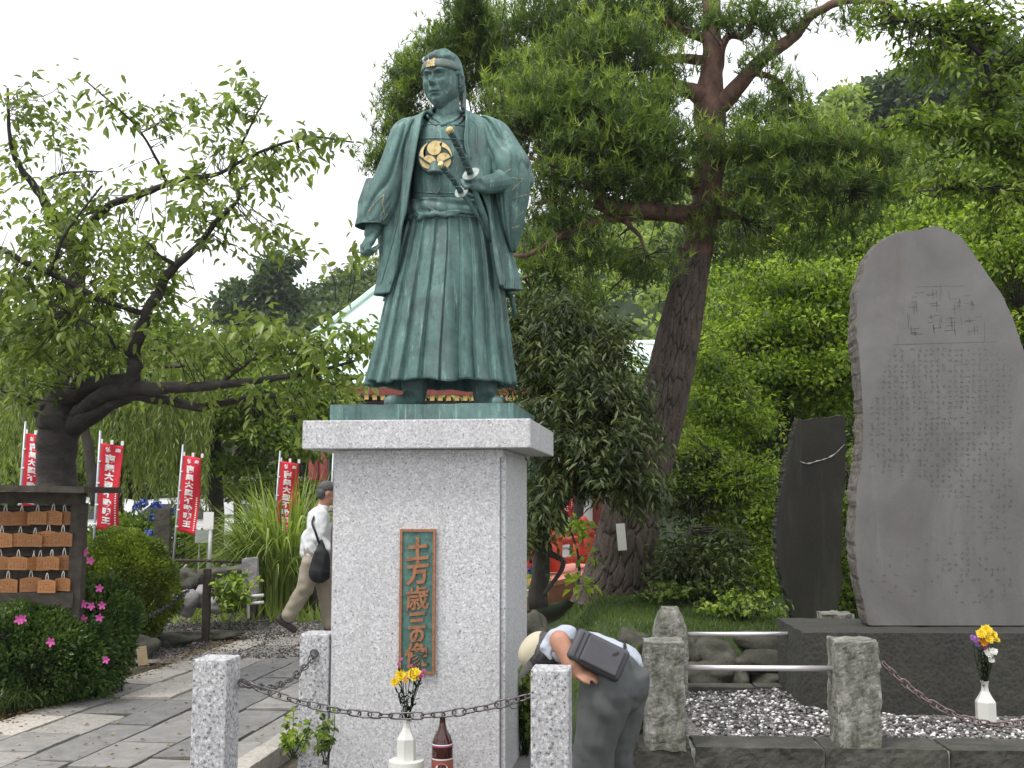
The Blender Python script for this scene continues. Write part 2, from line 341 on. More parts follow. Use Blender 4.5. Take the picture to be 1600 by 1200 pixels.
    m = M('moss_soil', .95); m.col(m.ramp(m.noise(7, 8, .7), [(.3, (.026, .038, .012)), (.6, (.045, .072, .018)), (.8, (.07, .065, .035))])); m.bump(m.noise(40, 6), .7, .02); D['moss'] = m.m
    m = M('forest_floor', .95); m.col(m.ramp(m.noise(.7, 6), [(.3, (.012, .022, .008)), (.7, (.035, .055, .015))])); D['forest_floor'] = m.m
    m = M('car_park_gravel', .95); m.col(m.ramp(m.noise(3, 6), [(.3, (.20, .19, .175)), (.7, (.30, .29, .27))])); D['lot'] = m.m
    m = M('pebbles', .6); a = m.attr(); m.col(m.ramp(a, [(0, (.03, .03, .034)), (.3, (.095, .095, .095)), (.6, (.17, .165, .16)), (.80, (.30, .26, .24)), (.90, (.75, .75, .74))])); D['pebble'] = m.m
    m = M('dull_yard_gravel', .85); m.col(m.ramp(m.attr(), [(0, (.025, .022, .020)), (.4, (.065, .057, .050)), (.85, (.115, .105, .096)), (1, (.20, .185, .175))])); D['yard_pebble'] = m.m
    # bark
    m = M('pine_bark_plates', .9)
    a = m.attr(); g = m.noise(12, 8, .75, (1, 1, .4)); c = m.ramp(g, [(.3, (0.044, 0.031, 0.025)), (.55, (0.101, 0.078, 0.065)), (.8, (0.176, 0.146, 0.124))])
    c = m.mix(m.val(a, .0, .5, .95, 0), c, (.010, .008, .006)); m.col(c); m.bump(g, .5, .012); D['pine_bark'] = m.m
    m = M('red_pine_bark', .8); g = m.noise(9, 8, .7, (1, 1, .5)); m.col(m.ramp(g, [(.3, (.040, .022, .017)), (.5, (.115, .062, .045)), (.7, (.20, .115, .082))])); m.bump(g, .6, .015); D['red_bark'] = m.m
    m = M('cherry_bark', .75); g = m.noise(9, 8, .7, (1, 1, 2.2)); m.col(m.ramp(g, [(.3, (.012, .010, .009)), (.55, (.036, .029, .026)), (.8, (.085, .074, .066))])); m.bump(g, .7, .02); D['cherry_bark'] = m.m
    m = M('grey_bark', .85); g = m.noise(9, 8, .7, (1, 1, .5)); m.col(m.ramp(g, [(.3, (.018, .015, .012)), (.6, (.05, .043, .035)), (.8, (.09, .08, .065))])); m.bump(g, .6, .015); D['grey_bark'] = m.m
    # foliage
    D['cherry_leaf'] = leafmat('cherry_leaves', [(0, (.075, .115, .026)), (.4, (.160, .215, .050)), (.8, (.26, .325, .085)), (1, (.38, .44, .16))], 0.52)
    D['cherry_leaf_one'] = leafmat('single_cherry_leaf', [(0, (.10, .15, .035)), (.5, (.19, .25, .060)), (1, (.32, .38, .12))], 0.52, use='obj')
    D['pine_needle'] = leafmat('pine_needles', [(0, (.022, .042, .012)), (.35, (.078, .130, .026)), (.7, (.21, .30, .042)), (1, (.44, .52, .09))], 0.42, .5)
    D['maple_leaf'] = leafmat('maple_leaves', [(0, (.040, .072, .010)), (.35, (.130, .205, .022)), (.7, (.29, .395, .045)), (1, (.50, .58, .12))], 0.52)
    D['mid_leaf'] = leafmat('garden_tree_leaves', [(0, (.030, .058, .010)), (.4, (.110, .170, .024)), (.75, (.22, .30, .045)), (1, (.40, .47, .13))], 0.47)
    D['dark_leaf'] = leafmat('evergreen_leaves', [(0, (.018, .032, .011)), (.5, (.055, .082, .022)), (.85, (.115, .150, .040)), (1, (.21, .25, .08))], 0.3, 0.62)
    D['hill_leaf'] = leafmat('hillside_leaves', [(0, (.13, .19, .045)), (.5, (.24, .32, .075)), (1, (.40, .48, .13))], 0.42, .6)
    D['hill_leaf_dark'] = leafmat('hillside_evergreen_leaves', [(0, (.045, .075, .036)), (.5, (.085, .125, .052)), (1, (.15, .195, .08))], 0.36, .6)
    D['willow_leaf'] = leafmat('willow_leaves', [(0, (.13, .175, .045)), (.5, (.22, .28, .075)), (1, (.33, .39, .13))], 0.52)
    D['bush_leaf'] = leafmat('clipped_bush_leaves', [(0, (.055, .085, .012)), (.5, (.155, .215, .026)), (1, (.33, .39, .060))], 0.42)
    D['azalea_leaf'] = leafmat('azalea_leaves', [(0, (.030, .062, .016)), (.5, (.080, .145, .032)), (1, (.18, .26, .065))], 0.35)
    D['reed_leaf'] = leafmat('reed_blades', [(0, (.13, .18, .035)), (.5, (.26, .34, .070)), (1, (.48, .56, .23))], 0.48)
    D['reed_one'] = leafmat('single_reed_blade', [(0, (.08, .14, .03)), (.5, (.14, .22, .04)), (1, (.28, .36, .14))], .35, use='obj')
    D['grass'] = leafmat('lawn_grass', [(0, (.045, .080, .014)), (.5, (.100, .165, .028)), (.9, (.18, .25, .055)), (1, (.30, .29, .12))], 0.4)
    D['iris_leaf'] = leafmat('strap_leaves', [(0, (.025, .05, .015)), (.6, (.07, .11, .03)), (1, (.20, .22, .09))], 0.35)
    for nm, c in (('pink', (.62, .09, .38)), ('yellow', (.85, .60, .02)), ('white_petal', (.8, .8, .74)), ('purple', (.30, .13, .42)), ('blue_petal', (.07, .12, .42)), ('magenta', (.5, .08, .3)), ('orange_petal', (.75, .30, .02))):
        m = M(nm + '_petals', .6); m.col(m.ramp(m.noise(60, 3), [(.3, tuple(k * .75 for k in c)), (.7, c)])); D[nm] = m.m
    # made things
    D['old_wood'] = plain('weathered_board_wood', (.055, .045, .036), .85, var=.45, scale=14, bump=.5)
    D['ema_wood'] = M('votive_plaque_wood', .6).m; mm = D['ema_wood']; bpy.data.materials.remove(mm)
    m = M('votive_plaque_wood', .6); g = m.noise(20, 6, .6, (.35, 1, 5)); c = m.ramp(g, [(.3, (.27, .115, .040)), (.6, (.43, .20, .075)), (.8, (.55, .30, .12))]); c = m.mix(1.0, c, m.ramp(m.objrnd(), [(0, (.72, .68, .66)), (1, (1.2, 1.16, 1.1))]), 'MULTIPLY'); m.col(c); D['ema_wood'] = m.m
    D['ink'] = plain('brush_ink', (.09, .045, .022), .7); D['black_ink'] = plain('black_ink', (.01, .01, .01), .6)
    D['fresh_wood'] = plain('pale_board_wood', (.55, .42, .25), .7, var=.12, scale=20)
    D['post_wood'] = plain('dark_stake_wood', (.045, .032, .026), .85, var=.5, scale=20, bump=.5)
    D['banner_red'] = plain('red_banner_cloth', (.60, .018, .040), .75, var=.08, scale=5)
    D['white_print'] = plain('white_banner_print', (.82, .80, .80), .8, var=.03)
    D['white_paint'] = plain('white_paint', (.72, .73, .74), .45, var=.05)
    D['pole_metal'] = plain('grey_pole_metal', (.35, .37, .40), .35, .5, var=.1)
    D['chain'] = plain('dull_chain_iron', (.14, .13, .135), .42, .65, var=.35, scale=60)
    D['chain_dark'] = plain('black_chain_iron', (.035, .035, .038), .5, .5, var=.35, scale=60)
    D['rust_chain'] = plain('brownish_chain_iron', (.20, .15, .145), .5, .5, var=.35, scale=60)
    D['steel'] = plain('brushed_rail_steel', (.78, .75, .78), .32, .6, var=.06)
    D['vermilion'] = plain('vermilion_paint', (.56, .075, .045), .5, var=.15)
    D['pink_paint'] = plain('faded_vermilion_deck', (.66, .27, .21), .6, var=.12)
    D['temple_red'] = plain('old_temple_red', (.20, .040, .032), .7, var=.25); D['copper_roof'] = plain('pale_copper_roof', (.50, .62, .57), .55, var=.10, scale=2.0)
    D['dark_wood'] = plain('dark_eave_wood', (.030, .022, .018), .8, var=.3); D['rafter_gold'] = plain('rafter_end_paint', (.78, .48, .16), .6)
    D['plaster'] = plain('white_plaster', (.66, .65, .62), .8, var=.06); D['lattice_green'] = plain('green_lattice', (.06, .15, .11), .6)
    D['car_white'] = plain('white_car_paint', (.75, .76, .78), .25, var=.02); D['car_silver'] = plain('silver_car_paint', (.42, .44, .47), .3, .4, var=.03)
    D['car_glass'] = plain('car_window_glass', (.02, .025, .03), .08, var=.1); D['rubber'] = plain('tyre_rubber', (.02, .02, .02), .8); D['lamp'] = plain('car_lamp', (.6, .55, .5), .2)
    D['ceramic'] = plain('white_porcelain', (.66, .66, .62), .3, var=.05, scale=10)
    m = M('brown_bottle_glass', .08); m.col((.045, .010, .008)); m.b.inputs['Coat Weight'].default_value = .6; D['bottle'] = m.m
    D['label_white'] = plain('paper_label', (.75, .74, .68), .6, var=.05); D['label_red'] = plain('brown_red_label', (.30, .08, .06), .6)
    # people
    m = M('skin', .55); m.col(m.ramp(m.noise(14, 4), [(.3, (.36, .175, .11)), (.7, (.48, .25, .17))])); m.b.inputs['Subsurface Weight'].default_value = .08; D['skin'] = m.m
    D['grey_hair'] = plain('greying_hair', (.075, .072, .075), .7, var=.6, scale=60, bump=.6, bscale=120); D['cloth_white'] = plain('white_shirt_cloth', (.68, .70, .72), .85, var=.05, bump=.2, bscale=25)
    D['cloth_blue'] = plain('pale_blue_shirt_cloth', (.42, .45, .52), .85, var=.07, bump=.3, bscale=25); D['cloth_khaki'] = plain('khaki_trouser_cloth', (.33, .29, .23), .9, var=.1, bump=.4, bscale=16)
    D['cloth_green'] = plain('grey_green_trouser_cloth', (.088, .094, .095), .95, var=.05, scale=3, bump=.25, bscale=40); D['bag_grey'] = plain('grey_bag_nylon', (.060, .060, .070), .6, var=.12, bump=.3, bscale=90)
    D['black_cloth'] = plain('black_bag_cloth', (.010, .011, .014), .7, var=.3, bump=.4, bscale=20); D['strap'] = plain('black_strap', (.012, .012, .014), .6)
    D['cap_beige'] = plain('beige_cap_cloth', (.52, .47, .35), .85, var=.08); D['cap_grey'] = plain('grey_brim_cloth', (.11, .105, .10), .85); D['brown_cloth'] = plain('brown_jacket_cloth', (.085, .065, .055), .9, var=.15)
    D['olive_cloth'] = plain('olive_hat_cloth', (.16, .16, .11), .9, var=.15); D['shoe'] = plain('brown_shoe_leather', (.05, .035, .032), .6, var=.3)
    return D
MAT = build_mats()
# ================================================================ GROUND, HILLS
def sheet(name, xs, ys, zf, mat, kind='structure', smooth=True):
    X, Yy = np.meshgrid(xs, ys); Z = np.vectorize(zf)(X, Yy)
    V = np.stack([X.ravel(), Yy.ravel(), Z.ravel()], 1)
    o = link(name, raw(name, V, grid_faces(len(ys), len(xs), 0, False), smooth), mat); return tag(o, kind=kind)
def sm(a, b, x): t = min(1, max(0, (x - a) / (b - a))); return t * t * (3 - 2 * t)
def mound_z(x, y):
    front = sm(7.6, 9.6, y) if x < 1.0 else sm(8.35, 8.75, y)
    if x < 1.0: front = sm(7.4 + .3 * x, 9.7, y)
    side = sm(.15, .75, x - .06 * (y - 8))
    return (0.44 + .03 * nz(x * .6, y * .6) + .012 * nz(x * 3, y * 3) + .05 * sm(11, 20, y)) * front * side - .02 + .0 * x
def gravel_z(x, y): return .006 + .012 * nz(x * 2, y * 2)
ground = sheet('ground', np.concatenate([[-95, -50, -30], np.linspace(-14, 14, 113), [30, 80, 155]]), np.concatenate([[-5, -2], np.linspace(1, 20, 77), [30, 60, 100, 143]]), lambda x, y: -.03 + (.010 * nz(x * 1.7, y * 1.7) if abs(x) < 14 and 1 < y < 20 else 0), MAT['earth'])
mound = sheet('grass_mound', np.linspace(.1, 16, 160), np.linspace(7.0, 24, 171), mound_z, MAT['moss'])
yard = sheet('gravel_yard', np.linspace(-5.6, .0, 57), np.linspace(10.1, 15, 50), lambda x, y: -.002 + .008 * nz(x * 2, y * 2), MAT['gravel_ground'])
lot = sheet('car_park', [-40, -20, 0, 6], [22, 30, 45], lambda x, y: -.015, MAT['lot'], smooth=False)
RIDGE = np.array([(-400, 640), (200, 590), (330, 540), (390, 500), (440, 452), (500, 432), (560, 408), (640, 380), (760, 350), (900, 330), (1000, 300), (1130, 260), (1230, 215), (1290, 178), (1340, 150), (1390, 132), (1440, 112), (1480, 84), (1560, 66), (1700, 50), (2100, 20)], float)
def hill_z(x, y):
    px = 800 + x / y * FOC                       # the ridge line over this bearing, as surveyed from the photograph
    ry = np.interp(px, RIDGE[:, 0], RIDGE[:, 1]); top = CAMZ + (777 - ry) / FOC * 84 - 2.7
    t = sm(26 if px > 1000 else 40, 84, y); back = 1 - .25 * sm(84, 140, y)
    return -.5 + top * (t ** .85) * back + 1.2 * nz(x * .05, y * .05) * t
hill = sheet('wooded_hill', np.linspace(-70, 130, 101), np.linspace(26, 140, 70), hill_z, MAT['forest_floor'])
# ================================================================ PAVED PATH
path = tag(mk('path', *(lambda b: (np.concatenate(b.v), b.f))(MB().box(UV(-3.40, 7.05, -.045), (2.16, 9.4, .07), yaw=-TH)), MAT['joint']), kind='structure')
rs = random.Random(4); u = -4.42; cols = [.36, .40, .33, .38, .34, .30]
slab_i = 0
for ci, w in enumerate(cols):
    v = 2.4 + rs.random() * .5
    while v < 11.65:
        L = rs.uniform(.55, 1.05) if ci > 1 else rs.uniform(.5, .8)
        v2 = min(v + L, 11.75)
        if v2 - v < .2: break
        g = .011; sk = rs.uniform(-.05, .05); sk2 = rs.uniform(-.05, .05)
        c4 = [(u + g, v + g), (u + w - g, v + g + sk), (u + w - g, v2 - g + sk), (u + g, v2 - g)]
        dz = rs.uniform(-.005, .006); zt = .006 + dz
        bm = bmesh.new(); n = 7
        # an uneven, slightly worn top with chipped edges
        top = [[None] * (n + 1) for _ in range(n + 1)]
        for i in range(n + 1):
            for j in range(n + 1):
                a, b = i / n, j / n
                q = (np.array(c4[0]) * (1 - a) * (1 - b) + np.array(c4[1]) * a * (1 - b) + np.array(c4[2]) * a * b + np.array(c4[3]) * (1 - a) * b)
                e = (i in (0, n)) or (j in (0, n))
                jx = .006 * nz(q[0] * 9, q[1] * 9, ci) if e else 0
                p = UV(q[0] + jx, q[1] + jx, zt + .004 * nz(q[0] * 5, q[1] * 5) - (.005 if e else 0)); top[i][j] = bm.verts.new(p)
        for i in range(n):
            for j in range(n): bm.faces.new((top[i][j], top[i + 1][j], top[i + 1][j + 1], top[i][j + 1]))
        ring = [top[i][0] for i in range(n)] + [top[n][j] for j in range(n)] + [top[i][n] for i in range(n, 0, -1)] + [top[0][j] for j in range(n, 0, -1)]
        low = [bm.verts.new((q.co.x, q.co.y, -.04)) for q in ring]
        for k in range(len(ring)): bm.faces.new((ring[k - 1], low[k - 1], low[k], ring[k]))
        bm.verts.index_update(); V = [x.co[:] for x in bm.verts]; F = [tuple(x.index for x in f.verts) for f in bm.faces]; bm.free()
        pale = (ci <= 1 and rs.random() < .8 and v < 9.5) or (v > 10.2 and ci in (1, 2, 3))
        if ci == 0: pale = rs.random() < .6
        mk('paving_slab', V, F, MAT['slab_pale' if pale else 'slab_grey'], path); slab_i += 1
        v = v2
    u += w
kerb = empty('edging_kerb', UV(-2.24, 5.6, -.02), 'low granite edging of cut blocks along the right side of the paved path', 'kerb')
v = 4.3
while v < 7.4:
    L = .62; o = rough_box('stone', UV(-2.235, v + L / 2, .02), (.13, L - .012, .12), MAT['slab_pale'], kerb, amp=.006, sub=.04, yaw=-TH, seed=v); v += L
# ================================================================ PEDESTAL
zc1 = P(650, 655.5, 5.74)[2]; zc0 = P(650, 700.5, 5.74)[2]; UC, VF = -1.288, 5.75
ped = empty('pedestal', UV(UC, VF + .47, -.02), 'tall speckled white granite pedestal carrying the bronze statue', 'pedestal')
SW, SD = .93, .95
o = MB().box(UV(UC, VF + SD / 2 + .012, (zc0 - .05) / 2 - .01), (SW - .03, SD - .03, zc0 - .05 + .06), yaw=-TH).obj('core', MAT['granite'], ped)
o = MB().box(UV(UC - .008, VF + .008, (zc0 - .052) / 2 - .01), (SW - .022, .03, zc0 - .052 + .06), yaw=-TH).obj('front_panel', MAT['granite'], ped); bevel(o, .004)
for sx, nm in ((1, 'side_panel'), (-1, 'side_panel')):
    o = MB().box(UV(UC + sx * (SW / 2 - .004), VF + SD / 2 + .01, (zc0 - .052) / 2 - .01), (.026, SD - .012, zc0 - .052 + .06), yaw=-TH).obj(nm, MAT['granite'], ped); bevel(o, .004)
o = MB().box(UV(UC, VF + SD / 2, zc0 - .0255), (SW - .0, SD + .02, .047), yaw=-TH).obj('neck', MAT['granite'], ped); bevel(o, .003)
o = MB().box(UV(-1.278, 5.62 + .62, (zc0 + zc1) / 2), (1.23, 1.24, zc1 - zc0), yaw=-TH).obj('cap', MAT['granite'], ped); bevel(o, .005)
o = MB().box(UV(UC, VF + .40, .012), (SW + .24, 1.5, .05), yaw=-TH).obj('footing', MAT['slab_grey'], ped); bevel(o, .006)
# the name plaque
def onfront(px, py, off=.0):              # point on the pedestal's front face
    r = (px - 800) / FOC; vv = VF - .008 - off; uu = vv * (r * CT - ST) / (CT + r * ST)
    for _ in range(3):
        Y = -uu * ST + vv * CT; X = P(px, py, Y)[0]; uu = (X - vv * ST) / CT
    return uu, P(px, py, -uu * ST + vv * CT)[2]
uL, zT = onfront(626.5, 826.5); uR, zB = onfront(680, 1053); pu, pz = (uL + uR) / 2, (zT + zB) / 2; pw, ph = uR - uL, zT - zB
plq = MB().box(UV(pu, VF - .014, pz), (pw - .01, .012, ph - .01), yaw=-TH).obj('name_plaque', MAT['plaque'], ped)
m = MB(); fw = .013
for du in (-1, 1): m.box(UV(pu + du * (pw / 2 - fw / 2), VF - .018, pz), (fw, .024, ph), yaw=-TH)
for dz in (-1, 1): m.box(UV(pu, VF - .018, pz + dz * (ph / 2 - fw / 2)), (pw - 2 * fw - .001, .0236, fw), yaw=-TH)
m.obj('plaque_frame', MAT['copper'], plq)
for ch, py, sc in zip('土方歳三の像', (857, 894, 934, 969, 993, 1023), (1.0, 1.0, 1.04, .80, .68, 1.08)):
    V, F = text_mesh(ch, .128 * sc, .012, .0042 if ch not in '歳像' else .0020)
    V[:, 2] += V[:, 0] * .10; V[:, 0] *= .98
    uu, zz = onfront(653, py); mk('raised_character', V @ rotz(-TH).T + UV(pu, VF - .024, zz), F, MAT['copper'], plq)
# ================================================================ STATUE
Y0 = 6.24
ZB = P(650, 632.3, 5.87)[2]; base0 = UV(-1.275, 5.75 + .47, zc1)
stat = empty('swordsman_statue', base0, 'green patinated bronze statue of a swordsman in coat and pleated trousers, standing on the pedestal', 'statue')
B = MAT['bronze']
V, F = rough_box('x', (0, 0, 0), (1.015, .94, ZB - zc1 - .004), B, amp=.004, sub=.04), None
bo = V; bo.name = 'bronze_plinth'; bo.parent = stat; bo.location = Vector(UV(-1.275, 5.75 + .47, (zc1 + ZB) / 2 + .002)) - Vector(base0) ; bo.rotation_euler = (0, 0, -TH)
bo.data.transform(Matrix.Translation((0, 0, -(ZB - zc1 - .004) / 2)))
for p in bo.data.polygons: p.use_smooth = False
# --- pleated trousers
PL = np.radians([-8, 12, 32, 50, 66, 80, 96, 112, 128, 146, 163, 180, 200, 220, 245, 270, 295, 320, 340, 352])
def pleat(t, v):
    tt = (t + .14) % (2 * math.pi); r = np.zeros_like(tt)
    e = np.sort(PL % (2 * math.pi)); e = np.concatenate([[e[-1] - 2 * math.pi], e, [e[0] + 2 * math.pi]])
    k = np.searchsorted(e, tt) - 1; w = e[k + 1] - e[k]; x = (tt - e[k]) / w
    mid = (e[k] + w / 2)
    s = np.where(mid > math.radians(88), 1 - x, x)          # folds lap away from the middle
    s = np.clip((s - .02) / .90, 0, 1); prof = s ** .8
    edge = np.clip(np.minimum(x, 1 - x) / .07, 0, 1)
    amp = .013 + .030 * v
    drape = .014 * v * np.array([nz(a * 2.2, v * 2.0) for a in tt])
    return amp * prof * (0.25 + .75 * edge) + drape + .006 * v * np.sin(tt * 23 + 4 * v)
rows = [(340, 642, 755, .145, 0), (352, 637, 762, .155, 0), (380, 630, 770, .175, 0), (420, 621, 776, .198, 0), (467, 610, 781, .225, 0), (510, 601, 785, .247, 0), (560, 590, 790, .270, 0), (602, 581, 796, .285, 0)]
V, F = loft(rows, Y0, 620, pleat, steps=70)
n = 620; hem = V[-n:].copy(); tt = np.linspace(0, 2 * math.pi, n, endpoint=False)
wave = .006 * np.sin(tt * 7 + 1) + .005 * np.sin(tt * 12)
ks = np.linspace(0, 1, 70)[:, None] ** 6
V.reshape(70, n, 3)[:, :, 2] += ks * wave[None]
hem = V[-n:].copy(); c = hem.mean(0)
inn = [hem + (c - hem) * np.array((.055, .07, 0)) + np.array((0, 0, .004)), hem + (c - hem) * np.array((.12, .14, 0)) + np.array((0, 0, .16)), c + (hem - c) * np.array((.25, .25, 0)) + np.array((0, 0, .20))]
V = np.concatenate([V] + inn); F = grid_faces(73, n)
trousers = mk('pleated_trousers', V, F, B, stat, smooth=True)
# --- legs and feet
for ax, toe, dy in ((648, 612, -.02), (757, 776, .02)):
    parts = []; a = P(ax, 585, Y0 + dy); b = P(ax, 622, Y0 + dy); parts.append(capsule(a, b, .085, .066, .9))
    f0 = np.array((b[0], Y0 + dy + .05, ZB + .040)); f1 = np.array((P(toe, 626, Y0 - .17)[0], Y0 + dy - .20, ZB + .026)); parts.append(capsule(f0, f1, .052, .040)); parts.append(capsule(b, (f0 + f1) / 2, .062, .045))
    V, F = remesh(*join(parts), .009, 3); V[:, 2] = np.maximum(V[:, 2], ZB - .001); leg = mk('leg', V, F, B, stat, smooth=True)
    x = P(toe, 626, Y0 - .15)[0]; m = MB(); m.tube([(x - .045, Y0 - .10, ZB + .05), (x - .01, Y0 - .16, ZB + .062), (x + .045, Y0 - .10, ZB + .055)], .010, 6); m.obj('sandal_strap', B, leg, True)
# --- inner robe and chest
def chest(t, v): return .012 * np.exp(-((t - 1.3) / .35) ** 2) * np.exp(-((v - .38) / .22) ** 2) + .012 * np.exp(-((t - 2.1) / .35) ** 2) * np.exp(-((v - .38) / .22) ** 2) + .003 * np.sin(v * 70 + 2 * np.sin(t * 2)) * (v > .8)
V, F = loft([(176, 676, 722, .06, .03), (190, 664, 738, .10, .02), (215, 652, 748, .140, 0), (255, 648, 750, .150, 0), (300, 645, 750, .142, 0), (322, 642, 752, .142, 0), (350, 640, 756, .148, 0)], Y0, 180, chest, steps=80)
robe = mk('inner_robe', V, F, B, stat, smooth=True)
def bvh(os): return [(BVHTree.FromPolygons([tuple(v.co) for v in o.data.vertices], [tuple(p.vertices) for p in o.data.polygons]), origin(o)) for o in os]
CAMV = Vector((0, 0, CAMZ))
def hit(px, py, bs, off=0.0):
    d = Vector(P(px, py, 6.0)) - CAMV; d.normalize(); best = None
    for b, og in bs:
        h = b.ray_cast(CAMV - og, d)
        if h[0] is not None and (best is None or h[3] < best[1]): best = (h[0] + og, h[3])
    if best is None: return None
    return np.array(best[0] - d * off)
def draped(pts, bs, r, n=30, off=.0, sides=6, dflt=None):
    q = crom(np.array(pts, float), n); out = []
    for x, y in q:
        h = hit(x, y, bs, off)
        if h is None: h = P(x, y, dflt or Y0 - .1)
        out.append(h)
    out = np.array(out)
    for _ in range(3): out[1:-1] = (out[:-2] + 2 * out[1:-1] + out[2:]) / 4
    return tube(out, r, sides)
rb = bvh([robe])
for pts, r in (([(656, 196), (690, 194), (728, 197)], .0055), ([(654, 217), (690, 216), (727, 219)], .0055), ([(650, 300), (695, 302), (748, 298)], .006), ([(648, 308), (695, 310), (748, 306)], .004)): mk('breastplate_cord', *draped(pts, rb, r), B, stat, True)
m = MB()                                               # crossed collar at the throat
for pts, r in (([(671, 172), (678, 184), (691, 193), (697, 195)], .012), ([(722, 172), (716, 183), (703, 191), (688, 196)], .012), ([(667, 180), (673, 190), (682, 196)], .008), ([(726, 180), (720, 190), (712, 196)], .008)): m.add(*draped(pts, rb, r, sides=8, dflt=Y0 - .08))
m.obj('collar', B, stat, True)
# --- waist sash
def sashf(t, v): return .010 * np.abs(np.sin(v * 15 + .8 * np.sin(t * 3 + 1))) + .004 * np.sin(t * 17 + v * 9) + .008 * math.sin(math.pi * v)
V, F = loft([(317, 641, 753, .146, 0), (322, 639, 756, .158, 0), (345, 637, 759, .166, 0), (352, 638, 758, .158, 0)], Y0, 240, sashf, steps=40)
sash = mk('waist_sash', V, F, B, stat, smooth=True); sb = bvh([sash])
sb = [(sb[0][0], sb[0][1])]; KO = .010
parts = [draped([(650, 332), (668, 337), (690, 333), (712, 330), (740, 334)], sb, .010, 30, KO), draped([(655, 340), (668, 336), (684, 334), (700, 340), (712, 343)], sb, .013, 30, KO), draped([(668, 324), (680, 330), (696, 337), (716, 333)], sb, .011, 30, KO),
         draped([(652, 344), (662, 336), (676, 336)], sb, .014, 30, KO), draped([(690, 338), (700, 330), (712, 337), (700, 342), (690, 338)], sb, .008, 30, KO), draped([(672, 340), (664, 347), (660, 341), (670, 334)], sb, .008, 30, KO)]
V, F = remesh(*join(parts), .006, 2); mk('sash_knot', V, F, B, stat, smooth=True)
mk('sash_cord', *join([draped([(636, 347), (665, 353), (700, 355), (735, 352), (759, 344)], sb, .009, 40)]), B, stat, smooth=True)
# --- coat
def coat(rows, n=300, steps=110):
    R = crom(np.array(rows, float), steps); out = []
    for k, (py, xl, xr, lL, lR, b, dy) in enumerate(R):
        v = k / (steps - 1); L = P(xl, py, Y0); Rr = P(xr, py, Y0); a = (Rr[0] - L[0]) / 2; cx = (L[0] + Rr[0]) / 2
        xL = P(lL, py, Y0 - .15)[0]; xR = P(lR, py, Y0 - .15)[0]
        tL = math.acos(max(-.97, min(.97, (xL - cx) / a))); tR = math.acos(max(-.97, min(.97, (xR - cx) / a)))
        s = np.linspace(0, 1, n); t = tL + s * (2 * math.pi + tR - tL)
        band = np.clip(1 - np.minimum(s, 1 - s) / .035, 0, 1) ** .35 * .014
        f = np.array([.016 * nz(math.cos(x) * 2.6, math.sin(x) * 2.6, v * 1.3) + .010 * abs(nz(math.cos(x) * 5, math.sin(x) * 5, v * 1.2 + 9)) * 2 for x in t]) * (.5 + v)
        f += (.030 * v ** 2) * np.sin(t * 9 + .6)
        r = band + f; c, sn = np.cos(t), np.sin(t); nx, ny = c * b, sn * a; ln = np.sqrt(nx ** 2 + ny ** 2)
        z = L[2] + .05 * max(0, v - .9) * 10 * np.clip(c, 0, 1) * .7
        out.append(np.stack([cx + a * c + nx / ln * r, Y0 + dy - b * sn - ny / ln * r, z + np.zeros_like(t)], 1))
    return np.concatenate(out), grid_faces(steps, n, 0, False)
V, F = coat([(168, 676, 724, 679, 721, .070, .035), (176, 664, 737, 669, 724, .105, .035), (184, 643, 756, 663, 726, .135, .03), (194, 622, 778, 660, 727, .155, .02), (212, 612, 790, 658, 727, .170, .01),
             (245, 608, 790, 653, 727, .182, .0), (290, 607, 784, 647, 742, .195, 0), (345, 605, 784, 638, 758, .208, 0), (400, 602, 796, 625, 765, .232, 0), (435, 599, 804, 615, 770, .248, 0), (464, 595, 806, 607, 775, .262, 0)])
cobj = mk('coat', V, F, B, stat, smooth=True); sol = cobj.modifiers.new('thickness', 'SOLIDIFY'); sol.thickness = .014; sol.offset = -1
cb = bvh([cobj])
m = MB()
for pts in ([(671, 174), (661, 197), (656, 230), (646, 296), (638, 346), (625, 398), (606, 462)], [(726, 174), (728, 200), (729, 232), (742, 290), (757, 345), (765, 400), (775, 456)]):
    q = crom(np.array(pts, float), 60); sgn = -1 if pts[0][0] < 690 else 1
    for off, rr in ((2.5, .008), (17, .0055)):
        pp = [(x + sgn * off * (1 if off < 5 or i > 6 else .5), y) for i, (x, y) in enumerate(q)]
        m.add(*draped(pp, cb, rr, 60))
m.obj('lapel_edges', B, stat, True)
# --- sleeves
def folds(seed, k1, k2, amp):
    def f(t, v):
        d = np.array([nz(math.cos(x) * 1.4 + seed, math.sin(x) * 1.4, v * 2.0) for x in t])
        return (.25 + .75 * np.sin(t) ** 2) * (amp * (np.abs(np.sin(t * k1 + v * k2 + 5 * d)) ** .6 - .6) * (.3 + .7 * math.sin(math.pi * min(1, v + .12))) + amp * .8 * d)
    return f
def sleeve(name, rows, f, steps=80, n=160, inner=.012, deep=.28):
    V, F = loft(rows, Y0, n, f, steps=steps); V = V.reshape(steps, n, 3); e = V[-1]; c = e.mean(0)
    extra = [e + (c - e) * .09, e + (c - e) * .16 + np.array((0, 0, deep)) * .5, c + (e - c) * .4 + np.array((0, 0, deep))]
    top = V[0]; tc = top.mean(0); pre = [tc + (top - tc) * .05 + np.array((0, 0, .012)), tc + (top - tc) * .6 + np.array((0, 0, .010))]
    A = np.concatenate(pre + [V.reshape(-1, 3)] + extra)
    return mk(name, A, grid_faces(steps + 5, n), B, stat, smooth=True)
sl = sleeve('sleeve', [(191, 626, 668, .10, .0), (204, 612, 664, .125, -.01), (240, 600, 650, .128, -.02), (285, 583, 642, .125, -.03), (320, 569, 630, .120, -.04), (345, 560, 617, .112, -.05), (358, 557, 609, .106, -.055)], folds(2.2, 2.5, 3.0, .026))
